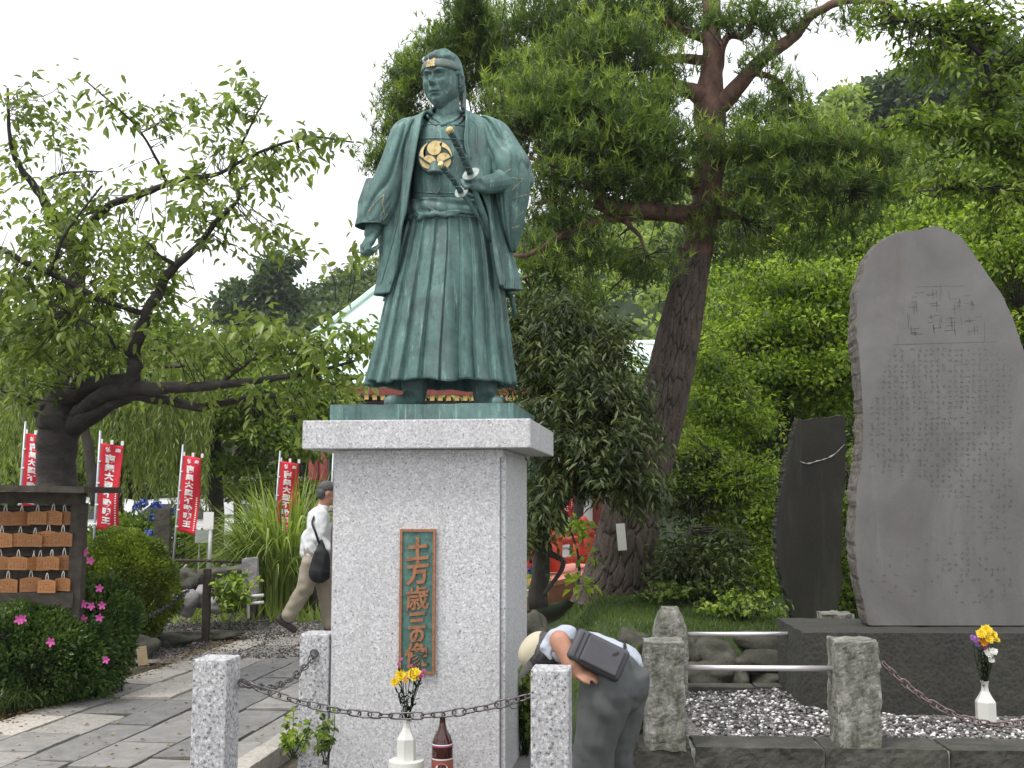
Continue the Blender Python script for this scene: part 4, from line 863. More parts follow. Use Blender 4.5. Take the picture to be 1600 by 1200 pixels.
g = np.random.default_rng(3); n = 9500; q = np.stack([g.uniform(1.15, 4.6, n), g.uniform(6.42, 8.0, n)], 1); q = q[~((q[:, 0] > 2.02) & (q[:, 1] > 7.2))]
pts = np.array([(x, y, .085 + .012 * nz(x * 3, y * 3) + .006 + .008 * g.random() + .035 * max(0, 1 - abs(x - 1.9) / .9) * max(0, min(1, (y - 6.5) / .8))) for x, y in q])
pebbles('gravel', pts, .009, .017, MAT['pebble'], 'grey and white river pebbles spread inside the monument plot')
g = np.random.default_rng(31); q = np.stack([g.uniform(-5.4, -.2, 12000), g.uniform(10.3, 14.2, 12000)], 1)
pebbles('loose_gravel', np.array([(x, y, .004 + .01 * g.random()) for x, y in q]), .006, .013, MAT['yard_pebble'], 'loose grey gravel scattered on the yard behind the paved path', seed=5)
# rough posts
def rough_post(px0, px1, pyt, Y, zb, dep, label, seed, dome=0):
    a = P(px0, pyt, Y); b = P(px1, pyt, Y); w = b[0] - a[0]; h = a[2] - zb
    o = rough_box('rough_stone_post', ((a[0] + b[0]) / 2, Y + dep / 2, zb + h / 2), (w - .01, dep, h), MAT['rough_stone'], None, amp=.011, sub=.013, yaw=-math.radians(5), seed=seed, freq=15)
    V = np.array([v.co[:] for v in o.data.vertices]); t = V[:, 2]
    top = t > h - .05 if dome else t > h + 1
    if dome: r = np.clip((t - h * .62) / (h * .38), 0, 1); q = 1 - .50 * r ** 3; V[:, 0] *= q; V[:, 1] *= q
    V[:, 0] *= 1 + .015 * np.sin(V[:, 2] * 9 + seed)
    o.data.vertices.foreach_set('co', V.astype(np.float32).ravel()); o.data.update()
    return tag(o, label, 'post', 'rough stone posts of the monument plot')
rough_post(1008, 1073, 1004, 6.17, zk - .02, .24, 'rough square stone post at the front left corner of the monument plot', 1.3)
rough_post(1308, 1377, 1004, 6.14, zk - .02, .25, 'rough square stone post in the middle of the front kerb, holding the pinkish chain', 5.1)
rough_post(1022, 1077, 951, 7.75, .0, .22, 'rough stone post with a rounded top behind the front left corner post', 9.7, 1)
rough_post(1287, 1338, 960, 8.35, .0, .24, 'pale stone post seen by its flat top behind the monument base', 12.3)
def rail(x0, y0, Y0_, x1, y1, Y1, label):
    o = mk('steel_rail', *tube([P(x0, y0, Y0_), P(x1, y1, Y1)], .016, 16), MAT['steel'], smooth=True); return tag(o, label, 'rail', 'horizontal steel rails of the monument plot')
rail(1070, 1043.5, 6.29, 1311, 1044.5, 6.26, 'steel rail between the two rough front posts')
rail(1075, 991, 7.85, 1264, 990.5, 7.80, 'steel rail behind, from the round topped post to the monument base')
chain(P(1383, 1040, 6.22), P(1668, 1100, 6.1), .20, 'pinkish brown chain sagging from the middle rough post towards the right', None, MAT['rust_chain'], L=.062, W=.036, r=.0055, pitch=.046)
# monument base and the big inscribed stone
bt = P(1262, 990, 7.25)[2]; bx0 = P(1264, 1050, 7.25)[0]
mb = empty('inscribed_monument', (3.0, 7.7, .05), 'huge grey upright stone slab with worn inscription on a dark stone base', 'monument')
base = rough_box('stone_base', (bx0 + 1.25, 7.25 + .44, .05 + (bt - .05) / 2), (2.5, .86, bt - .05), MAT['base_stone'], mb, amp=.005, sub=.035, yaw=-math.radians(2.5), seed=3)
def slab(name, outline, Y, thick, mat_f, mat_e, parent, seed, rough=.02, back=.93, n=420):
    q = np.array([P(x, y, Y)[[0, 2]] for x, y in outline]); c = q.mean(0)
    q2 = np.vstack([q, q[:1]]); s = np.concatenate([[0], np.cumsum(np.linalg.norm(np.diff(q2, axis=0), axis=1))]); t = np.linspace(0, s[-1], n, endpoint=False)
    q = np.stack([np.interp(t, s, q2[:, 0]), np.interp(t, s, q2[:, 1])], 1)
    for _ in range(2): q = (np.roll(q, 1, 0) + 2 * q + np.roll(q, -1, 0)) / 4
    zmin = q[:, 1].min(); e = np.array([[nz(i * .13, seed) + .6 * nz(i * .47, seed + 3), nz(i * .11, seed + 7) + .5 * nz(i * .43, seed + 9)] for i in range(n)]); up = np.clip((q[:, 1] - zmin) / .05, 0, 1)[:, None]
    q = q + e * rough * .7 * up; rings = []
    for k, (dy, sc, am) in enumerate(((0, 1 - .002, .15), (.012, 1.002, .3), (thick * .3, 1.004, .8), (thick * .6, .998, 1.0), (thick * .9, .98, 1), (thick, back, .5))):
        ee = np.array([[nz(i * .17, seed + k * 2.2) + .5 * nz(i * .71, seed), nz(i * .15, seed + 11 + k), nz(i * .23, seed + 20 + k) + .4 * nz(i * .9, k)] for i in range(n)])
        w = c + (q - c) * sc + ee[:, :2] * rough * am * up * (k > 0); rings.append(np.stack([w[:, 0], Y + dy + (ee[:, 2] * rough if k > 1 else ee[:, 2] * .004), w[:, 1]], 1))
    V = np.concatenate(rings); face = list(range(n))
    bm = bmesh.new(); vv = [bm.verts.new(p) for p in rings[0]]; bm.faces.new(vv); bmesh.ops.triangulate(bm, faces=bm.faces[:]); bm.verts.index_update(); FF = [tuple(x.index for x in f.verts) for f in bm.faces]; bm.free()
    if True:
        body = mk(name, V, [tuple(f[::-1]) for f in grid_faces(6, n)] + FF + [tuple(range(5 * n, 6 * n))[::-1]], mat_f, parent)
        body.data.materials.append(mat_e); mi = np.zeros(len(body.data.polygons), dtype=np.int32); mi[:5 * n] = 1; body.data.polygons.foreach_set('material_index', mi)
    return body
OUT = [(1356, 978), (1347, 930), (1340, 890), (1335, 850), (1336, 800), (1342, 740), (1349, 690), (1351, 650), (1346, 600), (1341, 545), (1338, 500), (1342, 450), (1350, 412), (1366, 385), (1388, 368), (1410, 361), (1440, 358), (1462, 353), (1482, 360), (1502, 368), (1514, 385), (1530, 412), (1552, 440), (1572, 470), (1588, 510), (1598, 545), (1612, 600), (1626, 700), (1632, 800), (1628, 900), (1618, 978)]
YS = 7.62
st = slab('inscribed_slab', OUT, YS, .26, MAT['stele'], MAT['stele_edge'], mb, 4.4, .015)
# engraved title frame and columns of worn signs (too worn to read)
m = MB()
def strip(x0, y0, x1, y1, w=.004):
    a, b = P(x0, y0, YS - .001), P(x1, y1, YS - .001); d = b - a; L = np.linalg.norm(d); nrm = np.array((-d[2], 0, d[0])) / L * w / 2; m.add([a - nrm, b - nrm, b + nrm, a + nrm], [(0, 1, 2, 3)])
for a in ((1401, 449, 1540, 446), (1401, 449, 1403, 534), (1540, 446, 1538, 534), (1344, 540, 1590, 533)): strip(*a, w=.0032)
m.obj('engraved_frame', MAT['engraved'], st)
gr = random.Random(8); m = MB(); mk_ = MB()
for cix in range(24):
    x = 1362 + cix * 9.4
    for r in range(50):
        y = 548 + r * 8.2 - cix * .12
        if y > 940 or gr.random() < .12 + .55 * sm(600, 900, y): continue
        for k in range(gr.choice((3, 4, 4, 5))):
            cx, cy = x + gr.uniform(-2.4, 2.4), y + gr.uniform(-2.2, 2.2); l = gr.uniform(1.6, 3.2)
            if gr.random() < .5: strip(cx - l, cy, cx + l, cy + gr.uniform(-.4, .4), .0014)
            else: strip(cx, cy - l, cx + gr.uniform(-.5, .5), cy + l, .0014)
for (cx0, cy0) in [(1427, 470), (1427, 508), (1462, 468), (1462, 508), (1492, 470), (1492, 510), (1521, 470), (1521, 508)]:
    for k in range(9):
        cx, cy = cx0 + gr.uniform(-10, 10), cy0 + gr.uniform(-15, 15); l = gr.uniform(4, 9)
        if k % 2: strip(cx - l, cy, cx + l, cy - 1, .004)
        else: strip(cx, cy - l, cx + 1, cy + l, .004)
mo = m.obj('worn_inscription', MAT['engraved'], st); mo['kind'] = 'stuff'
OUT2 = [(1240, 970), (1230, 935), (1217, 885), (1212, 840), (1216, 800), (1224, 750), (1230, 715), (1238, 690), (1246, 655), (1262, 656), (1290, 652), (1321, 648), (1322, 690), (1320, 740), (1316, 800), (1313, 860), (1317, 905), (1309, 945), (1302, 970)]
st2 = tag(slab('dark_slab', OUT2, 9.3, .20, MAT['stele_dark'], MAT['stele_dark'], None, 8.1, .018), 'dark mossy upright stone slab standing left of the huge grey monument', 'stone slab')
m = MB(); pts = [(1250, 722), (1262, 726), (1275, 722), (1290, 715), (1303, 709), (1320, 693)]
V, F = tube(crom([P(x, y + 2 * math.sin(x), 9.299) for x, y in pts], 60), np.array([.002 + .012 * abs(nz(i * .9, 3)) * 2 * math.sin(math.pi * (i + 3) / 64) for i in range(60)]), 5); mk('pale_crack', V, F, MAT['lichen'], st2)
# boulders
bw = empty('boulder_wall', (1.9, 8.5, 0), 'low retaining wall of rounded boulders behind the pebble bed', 'wall')
for i, (x0, y0, x1, y1, Y) in enumerate([(1084, 1003, 1160, 1062, 8.45), (1158, 990, 1230, 1030, 8.55), (1155, 1020, 1232, 1064, 8.40), (1222, 995, 1285, 1035, 8.5), (1225, 1030, 1290, 1066, 8.4), (1082, 1035, 1150, 1080, 8.35), (1068, 1000, 1100, 1050, 8.5), (1140, 1045, 1175, 1078, 8.35), (1178, 1050, 1240, 1082, 8.33)]):
    a, b = P(x0, y0, Y), P(x1, y1, Y); rock('boulder', ((a[0] + b[0]) / 2, Y + .15, (a[2] + b[2]) / 2), (abs(b[0] - a[0]) * 1.08, .42, abs(a[2] - b[2]) * 1.1), MAT['boulder'], bw, seed=i * 2.7)
for (x0, y0, x1, y1, Y, lab) in [(812, 962, 866, 1060, 8.0, 'pale rounded boulder just right of the pedestal, behind the beige cap'), (966, 990, 1018, 1045, 8.1, 'dark round boulder between the bending person and the rough post')]:
    a, b = P(x0, y0, Y), P(x1, y1, Y); tag(rock('boulder', ((a[0] + b[0]) / 2, Y + .1, (a[2] + b[2]) / 2), (b[0] - a[0], .45, (a[2] - b[2]) * 1.05), MAT['boulder'], None, seed=x0), lab, 'boulder', 'boulders at the foot of the grass mound')
# rocks and low wall behind the path on the left
lw = empty('low_stone_wall', (-3.6, 12.4, 0), 'low dry wall of dark and pale rocks behind the round bush', 'wall')
for i, (x0, y0, x1, y1, Y, pale) in enumerate([(266, 925, 300, 962, 12.2, 1), (300, 918, 340, 948, 12.5, 1), (318, 932, 352, 958, 12.3, 1), (262, 893, 312, 925, 12.8, 0), (310, 888, 352, 915, 12.9, 0), (350, 884, 392, 905, 13.0, 0), (338, 905, 372, 930, 12.7, 0), (366, 900, 392, 925, 12.7, 0), (345, 925, 370, 950, 12.4, 0), (372, 925, 392, 950, 12.5, 0), (240, 895, 270, 930, 12.7, 0)]):
    a, b = P(x0, y0, Y), P(x1, y1, Y); rock('rock', ((a[0] + b[0]) / 2, Y + .1, (a[2] + b[2]) / 2), ((b[0] - a[0]) * 1.05, .4, (a[2] - b[2]) * 1.1), MAT['pale_rock' if pale else 'boulder'], lw, seed=i * 1.9 + 40)
for i, (px, py, w, h, lab) in enumerate([(212, 1018, .34, .24, 'small dark rock behind the leaning wooden board'), (300, 990, .9, .12, 'long flat edging rock left of the wooden stake'), (255, 1000, .5, .14, 'flat dark rock at the foot of the round bush')]):
    c = G(px, py + 12, 0); tag(rock('rock', c + (0, .12, h * .35), (w, .3, h), MAT['boulder'], None, seed=60 + i), lab, 'rock', 'rocks along the left of the path')
# leaning board
c = G(224, 1040, 0); V, F = MB().box((0, 0, .085), (.085, .014, .17)).v[0], MB().box((0, 0, 0), (1, 1, 1)).f
o = mk('wooden_board', V @ rotx(-.25).T @ roty(-.12).T @ rotz(.45).T + c, F, MAT['fresh_wood']); tag(o, 'small pale wooden board leaning on a rock at the left edge of the path', 'board')
# ================================================================ VOTIVE PLAQUE RACK
YE = 8.2; rk = empty('plaque_rack', P(40, 940, YE + .1) * (1, 1, 0), 'dark roofed wooden rack hung with rows of votive plaques, at the left edge', 'rack')
def px_box(name, x0, y0, x1, y1, Y, d, mat, parent, roll=0.0, dy=0.0):
    a, b = P(x0, y0, Y), P(x1, y1, Y); c = ((a[0] + b[0]) / 2, Y + d / 2 + dy, (a[2] + b[2]) / 2); m = MB().box(c, (abs(b[0] - a[0]), d, abs(a[2] - b[2])), R=roty(roll)); return m.obj(name, mat, parent)
W = MAT['old_wood']
for i in range(5): yy = 790 + i * 29; px_box('back_board', -160, yy, 112, yy + 28, YE + .10, .018, W, rk)
px_box('bottom_rail', -160, 926, 113, 950, YE - .02, .07, W, rk)
o = px_box('roof_board', -190, 757, 131, 767, YE - .32, .75, W, rk, 0.02); px_box('roof_beam', -170, 768, 126, 786, YE - .05, .10, W, rk, .01)
px_box('rack_post', 111, 786, 122, 1010, YE + .0, .09, W, rk); px_box('rack_post', -165, 786, -150, 1060, YE, .09, W, rk)
for i, yy in enumerate((793, 829, 865, 903)): px_box('hanging_rail', -150, yy, 112, yy + 4, YE + .07, .025, W, rk)
def ema_mesh(w, h):
    V = []; 
    for y in (-.005, .005): V += [(-w / 2, y, -h / 2), (w / 2, y, -h / 2), (w / 2, y, h * .36), (0, y, h / 2), (-w / 2, y, h * .36)]
    return raw('plaque', V, [(0, 1, 2, 3, 4), (9, 8, 7, 6, 5)] + [(i, i + 5, (i + 1) % 5 + 5, (i + 1) % 5) for i in range(5)])
em = ema_mesh(.150, .112); em.materials.append(MAT['ema_wood'])
cm_v, cm_f = tube(crom([(-.012, 0, .05), (-.006, -.004, .085), (0, 0, .105), (.006, .004, .085), (.012, 0, .05)], 9), .0035, 5); cme = raw('cord', cm_v, cm_f, True); cme.materials.append(MAT['label_white'])
ink = MB(); gi = random.Random(3)
for k in range(5):
    for j in range(5):
        x = -.05 + k * .024; z = .028 - j * .016
        if gi.random() < .85: ink.box((x, -.0056, z), (gi.uniform(.006, .015), .0012, gi.uniform(.0015, .003))); ink.box((x + gi.uniform(-.003, .003), -.0056, z), (.0016, .0010, gi.uniform(.006, .011)))
ime = raw('brush_writing', np.concatenate(ink.v), ink.f); ime.materials.append(MAT['ink'])
def ema(px, py, dy, yaw, roll, label, ink_=True, sc=1.0):
    r = link('votive_plaque', em, None, None, P(px, py, YE - .0 + dy)); r.rotation_euler = (0, roll, yaw); sc = gi.uniform(.86, 1.08); r.scale = (sc, 1, sc); tag(r, label, 'votive plaque', 'wooden votive plaques hung on the rack')
    link('cord', cme, None, r)
    if ink_: k = link('brush_writing', ime, None, r); k['kind'] = 'stuff'
rows_ = [(809, [(-22, .03, 0), (8, 0, .25), (33, -.03, .9), (58, -.02, .12), (82, .01, .05), (101, .03, -.1)]), (843, [(-8, .02, 0), (3, -.04, .1), (31, .0, .25), (54, -.02, -.2), (75, .02, .12), (98, -.01, -.1)]), (880, [(0, .0, .1), (28, -.03, .05), (52, .0, 1.2), (62, .03, .2), (80, -.04, -.25), (100, .01, 0)]), (914, [(12, .0, -.12), (-18, .02, .1), (48, .02, .3), (73, -.03, -.08), (98, -.01, -.35)])]
rn = ['top', 'second', 'third', 'bottom']; nm = ['first', 'second', 'third', 'fourth', 'fifth', 'sixth']
for ri, (py, L) in enumerate(rows_):
    L = sorted(L); vis = 0
    for (px, dy, yaw) in L:
        tw = ' turned edge on' if yaw > .5 else ''
        if px < -12: lab = 'votive plaque cut off by the left photo edge in the %s row' % rn[ri]
        else: lab = 'wooden votive plaque%s, %s from left in the %s row of the rack' % (tw, nm[vis], rn[ri]); vis += 1
        ema(px, py + gi.uniform(-2, 2), dy - .0, yaw, gi.uniform(-.05, .05), lab, yaw < .5)
# ================================================================ WOODEN STAKES, FAR CHAINS, SIGNS
def stake(px, pt, pb, w, label, Y=None, mat='post_wood'):
    b = G(px, pb, 0); Y = b[1]; t = P(px, pt, Y); o = rough_box('wooden_stake', (b[0], Y, t[2] / 2), (w, w, t[2]), MAT[mat], None, amp=.006, sub=.03, seed=px); return tag(o, label, 'stake', 'dark wooden stakes holding the far chains')
stake(321, 889, 1003, .072, 'dark wooden stake standing at the left edge of the path near the bush')
stake(249, 930, 984, .07, 'short dark wooden stake half hidden by the round bush')
stake(394, 935, 968, .11, 'dark wooden stake under the grey slab sign')
stake(497, 915, 962, .12, 'greenish wooden stake behind the legs of the walking man')
c1 = G(321, 1003, 0); c2 = G(249, 984, 0)
chain(P(318, 898, c1[1] - .04), P(170, 985, 9.4), .10, 'dark chain sloping down from the wooden stake past the round bush', 'chains between wooden stakes', MAT['chain_dark'], L=.06, W=.036, r=.0055, pitch=.047)
chain(P(205, 935, 9.45), P(-60, 975, 7.4), .20, 'dark chain drooping in front of the azalea bush at the left', 'chains between wooden stakes', MAT['chain_dark'], L=.06, W=.036, r=.0055, pitch=.047)
def sign(px, x0, y0, x1, y1, pb, Y, label, matp='white_paint', name='notice_sign'):
    b = P(px, pb, Y); root = empty(name, (b[0], Y, b[2]), label, 'sign'); a, c = P(x0, y0, Y), P(x1, y1, Y)
    MB().box(((a[0] + c[0]) / 2, Y - .02, (a[2] + c[2]) / 2), (c[0] - a[0], .02, a[2] - c[2])).obj('sign_board', MAT['white_print'], root)
    mk('sign_pole', *tube([(b[0], Y, b[2]), (b[0], Y, a[2] - .02)], .022, 10), MAT[matp], root, True)
sign(327, 319, 800, 334, 827, 900, 13.5, 'small blank white notice board on a white pole left of the tall reeds')
o = rough_box('standing_slab', P(254, 832, 14) + (0, 0, 0), (.20, .1, .62), MAT['boulder'], None, amp=.01, sub=.05, seed=8); tag(o, 'narrow grey brown standing stone slab behind the round bush, below the blue flowers', 'stone slab')
o = rough_box('standing_slab', P(391, 905, 12.0), (.16, .10, .46), MAT['pale_rock'], None, amp=.01, sub=.05, seed=9); tag(o, 'narrow pale grey stone slab at the foot of the tall reeds', 'stone slab')
m = MB(); 
rt = empty('small_rail', P(383, 965, 12.0), 'small white painted rail frame at the foot of the reeds', 'rail')
for (x0, y0, x1, y1) in ((388, 920, 388, 966), (388, 932, 412, 930), (388, 943, 412, 941)): mk('rail_bar', *tube([P(x0, y0, 11.95), P(x1, y1, 11.95)], .016, 8), MAT['white_paint'], rt, True)
# thin pipe rail behind the stones
o = mk('pipe_rail', *tube([P(265, 875, 13.4), P(392, 878, 13.4)], .018, 8), MAT['post_wood'], smooth=True); tag(o, 'thin dark horizontal rail above the low rock wall', 'rail')
# ================================================================ BANNERS
def banner(x0, y0, x1, y1, Y, lean, label, poleb=None, w_extra=0, sway=0.0, curl=.045):
    """x0,y0: top of the pole side; x1,y1: bottom of the cloth on the pole side"""
    a, b = P(x0, y0, Y), P(x1, y1, Y); ax = b - a; H = np.linalg.norm(ax); wd = H * .245 + w_extra
    d = ax / H; side = np.array((1, .0, -.10)); side /= np.linalg.norm(side)
    gb = P(x1 - (x0 - x1) * .5, 900, Y); foot = a + d * (H + 1.2); root = empty('banner', foot, label, 'banner', 'red prayer banners on poles')
    mk('banner_pole', *tube([foot, a - d * .10], .014, 8), MAT['pole_metal'], root, True)
    n, k = 30, 12; V = []
    for i in range(n):
        for j in range(k):
            s, t = j / (k - 1), i / (n - 1); off = curl * math.sin(t * 5 + s * 3 + x0) * s + sway * s * t
            V.append(a + d * (.03 + t * H) + side * (.02 + s * wd * (1 - .10 * t * (sway != 0))) + np.array((0, off * 1.0, 0)) + np.array((0, 0, -.02 * s)))
    cl = mk('banner_cloth', V, grid_faces(n, k, 0, False), MAT['banner_red'], root, True); sol = cl.modifiers.new('cloth', 'SOLIDIFY'); sol.thickness = .004
    def place(V3, s, t, h): # onto the cloth
        out = []
        for x, y, z in V3:
            ss = s + x / wd; tt = t - z / H; off = curl * math.sin(tt * 5 + ss * 3 + x0) * ss + sway * ss * tt
            out.append(a + d * (.03 + tt * H) + side * (.02 + ss * wd * (1 - .10 * tt * (sway != 0))) + np.array((0, off - .008, 0)) + np.array((0, 0, -.02 * ss)))
        return out
    cs = H * .082
    for i, ch in enumerate('南無大聖不動明王'):
        V, F = text_mesh(ch, cs * (1.18 if i == 0 else 1.0), 0, .0052 * cs / .1); mk('character', place(V * ((1.12 if i == 0 else 1.25), 1, 1.05), .44, .17 + i * .102, 0), F, MAT['white_print'], cl)
    for ch, s in (('奉', .78), ('納', .34)):
        V, F = text_mesh(ch, cs * .72, 0, .003); mk('character', place(V, s, .065, 0), F, MAT['white_print'], cl)
    m = MB()
    gq = random.Random(int(x0))
    for i in range(16):
        t = .52 + i * .028; p = place([(gq.uniform(-.006, .0), 0, 0), (wd * .05, 0, 0), (wd * .05, 0, -H * .014), (-.006, 0, -H * .016)], .84, t, 0); m.add(p, [(0, 1, 2, 3)])
    m.obj('small_print', MAT['white_print'], cl)['kind'] = 'stuff'
    for t in (.0, .5, 1.0): q = a + d * .02 + side * (.02 + t * wd); MB().box(q + (0, 0, .005), (.03, .012, .05)).obj('hanging_loop', MAT['white_print'], cl)
    for t in (.25, .5, .75, .97): q = a + d * (t * H); MB().box(q + side * .01, (.035, .03, .018)).obj('pole_tie', MAT['white_print'], cl)
    return root
banner(39, 672, 30, 790, 12.6, 0, 'red banner with white characters left of the cherry trunk, cut off by the rack roof', sway=.12)
banner(156, 687, 148, 822, 12.0, 0, 'red banner with white characters between the cherry trunk and the round bush', sway=.10)
banner(285, 707, 275, 826, 13.6, 0, 'red banner with white characters right of the round bush, in front of the parked cars')
banner(437, 716, 428, 832, 14.6, 0, 'red banner half hidden behind the tall reeds')
banner(521, 706, 516, 820, 14.9, 0, 'red banner of which a strip shows beside the pedestal, above the walking man')
banner(874, 700, 870, 800, 15.5, 0, 'red banner behind the dark tree right of the pedestal')
# ================================================================ VEGETATION
def unit(a): return a / (np.linalg.norm(a, axis=-1, keepdims=True) + 1e-9)
def leaves(C, A, L, w, g, big=False, fold=.25, droop=.12, up=None):
    """C: leaf bases, A: leaf directions, L: lengths, w: width ratio -> verts, faces"""
    n = len(C); A = unit(A); U = g.normal(0, .55, (n, 3)) + (0, 0, 1) if up is None else up; S = unit(np.cross(A, U)); N = unit(np.cross(S, A)); L = np.asarray(L).reshape(-1, 1)
    tip = C + A * L - np.array((0, 0, 1)) * L * droop
    if not big:
        m = C + A * L * .48; V = np.stack([C, m + S * L * w * .5 + N * L * w * fold, tip, m - S * L * w * .5 + N * L * w * fold], 1); k = 4
        F = np.array([(0, 1, 2), (0, 2, 3)])
    else:
        a = C + A * L * .28; b = C + A * L * .68 - np.array((0, 0, 1)) * L * droop * .45; f = N * L * w * fold
        V = np.stack([C, a + S * L * w * .46 + f, b + S * L * w * .42 + f, tip, b - S * L * w * .42 + f, a - S * L * w * .46 + f], 1); k = 6; F = np.array([(0, 1, 2), (0, 2, 3), (0, 3, 4), (0, 4, 5)])
    return V.reshape(-1, 3), (F[None] + (np.arange(n) * k)[:, None, None]).reshape(-1, 3), k
def ell(px, py, rx, ry, Y, rY, n, g, shell=.0):
    """n points inside an ellipsoid of foliage whose outline spans rx, ry in the photograph"""
    d = unit(g.normal(0, 1, (n, 3))); r = g.uniform(shell, 1, (n, 1)) ** (1 / 2.0) * np.array([1.06 + .75 * nz(a * 1.9 + px * .37, b * 1.9, cc * 1.9 + py * .23) for a, b, cc in d])[:, None]; d = d * r; c = P(px, py, Y); s = Y / FOC
    return c + d * np.array((rx * s, rY, ry * s))
def foliage(name, cl, g, parent, mat, size, w=.42, per=14, spread=.22, flat=.5, big=False, outward=None, droop=.35, mode='spray', dr=.12):
    """cl: cluster centres (N,3), dirs (N,3)"""
    C, D = cl; N = len(C); D = unit(D)
    C2 = np.repeat(C, per, 0); D2 = np.repeat(D, per, 0); cr_ = np.repeat(g.random(N), per)
    if mode == 'spray':
        t = g.uniform(-1, 1, (N * per, 1)); sd = unit(np.cross(D2, np.array((0, 0, 1.0)) + g.normal(0, .3, (N * per, 3)))); sgn = np.sign(g.normal(0, 1, (N * per, 1)))
        off = D2 * t * spread + sd * sgn * spread * .12 * g.random((N * per, 1)) + np.array((0, 0, 1)) * g.normal(0, spread * flat * .5, (N * per, 1)); A = D2 * .6 + sd * sgn * .9 + g.normal(0, .35, (N * per, 3)) - np.array((0, 0, droop))
    else:
        d = unit(g.normal(0, 1, (N * per, 3))); off = d * (g.random((N * per, 1)) ** .4) * spread * np.array((1, 1, flat)); A = d + np.array((0, 0, .15 - droop)) + g.normal(0, .4, (N * per, 3))
    L = size * g.uniform(.65, 1.25, N * per); V, F, k = leaves(C2 + off, A, L, w, g, big, droop=dr)
    rnd = np.clip(.55 + 1.12 * (.60 * cr_ + .40 * g.random(N * per) - .55), 0, 1); o = mk(name, V, F, mat, parent, False, attr=np.repeat(rnd, k)); o['kind'] = 'stuff'; return o
def needles(name, C, D, g, parent, mat, L=.12, k=11, w=.008, tone=None):
    N = len(C); C2 = np.repeat(C, k, 0); D2 = np.repeat(unit(D), k, 0); A = unit(D2 + g.normal(0, .62, (N * k, 3))); S = unit(np.cross(A, g.normal(0, 1, (N * k, 3)))); l = (L * g.uniform(.6, 1.15, (N * k, 1)))
    base = C2 + D2 * g.uniform(-.35, .35, (N * k, 1)) * L; V = np.stack([base - S * w * .6, base + A * l, base + S * w * .6], 1).reshape(-1, 3); F = np.arange(N * k * 3).reshape(-1, 3)
    cr_ = g.random(N) if tone is None else tone; rnd = np.clip(np.repeat(.65 * cr_, k) + .35 * g.random(N * k), 0, 1); o = mk(name, V, F, mat, parent, False, attr=np.repeat(rnd, 3)); o['kind'] = 'stuff'; return o
def twigs(name, A, B, g, parent, mat, r0=.012, r1=.004, sag=.1, maxlen=None):
    """thin curved shoots from A to B, joined"""
    if maxlen is not None:
        d = np.linalg.norm(B - A, axis=1); A = np.where((d > maxlen)[:, None], B - (B - A) / d[:, None] * maxlen, A)
    n = len(A); V = []; s = 4; T = unit(B - A); N1 = unit(np.cross(T, (0.1, .2, 1))); N2 = np.cross(T, N1); w = g.normal(0, .06, (n, 3)) * np.linalg.norm(B - A, axis=1)[:, None]
    for i in range(s):
        t = i / (s - 1); c = A * (1 - t) + B * t + w * math.sin(math.pi * t) - np.array((0, 0, 1)) * sag * math.sin(math.pi * t) * np.linalg.norm(B - A, axis=1)[:, None] * .5; r = r0 * (1 - t) + r1 * t
        for a in (0, 2.09, 4.19): V.append(c + (N1 * math.cos(a) + N2 * math.sin(a)) * r)
    V = np.stack(V, 1).reshape(-1, 3); f = np.array([(i * 3 + j, i * 3 + (j + 1) % 3, i * 3 + 3 + (j + 1) % 3, i * 3 + 3 + j) for i in range(s - 1) for j in range(3)]); F = (f[None] + (np.arange(n) * s * 3)[:, None, None]).reshape(-1, 4)
    o = mk(name, V, F, mat, parent, False); o['kind'] = 'stuff'; return o
def brpts(pts):                         # (px, py, r_px, Y) -> world polyline, radii
    a = np.array(pts, float); n = max(10, len(a) * 6); q = crom(a, n); return np.array([P(x, y, Y) for x, y, r, Y in q]), np.maximum(q[:, 2] * q[:, 3] / FOC, .003)
def limb(name, pts, mat, parent, sides=12, knob=.12):
    p, r = brpts(pts); r = r * (1 + knob * np.array([nz(i * .35, pts[0][0]) for i in range(len(r))])); p = p + np.array([[nz(i * .3, 3, pts[0][1]), nz(i * .3, 7, pts[0][1]), nz(i * .3, 11, pts[0][1])] for i in range(len(p))]) * (np.minimum(r, .05)[:, None] * .6) * (1, 1, .4)
    mk(name, *tube(p, r, sides), mat, parent, True); return p
def nearest(C, pts):
    out = []
    for c in C: d = np.linalg.norm(pts - c, axis=1); out.append(pts[d.argmin()])
    return np.array(out)
def grow(root, branches, clumps, g, bark, leafm, size, w=.42, per=14, spread=.22, flat=.5, big=False, droop=.35, mode='spray', maxtw=1.2, tw=(.010, .003), lname='foliage', dr=.12, dens=1.0):
    all_ = []
    for i, b in enumerate(branches): all_.append(limb('trunk' if i == 0 else 'branch', b, bark, root))
    bp = np.concatenate(all_)
    C = np.concatenate([ell(*c[:6], int(c[6] * dens), g) for c in clumps]); near = nearest(C, bp); D = C - near + g.normal(0, .12, C.shape) - (0, 0, .05); D[:, 2] *= .5
    twigs('twigs', near, C, g, root, bark, tw[0], tw[1], maxlen=maxtw); foliage(lname, (C, D), g, root, leafm, size, w, per, spread, flat, big, None, droop, mode, dr); return bp, C, D
GREY, CH = MAT['grey_bark'], MAT['cherry_bark']
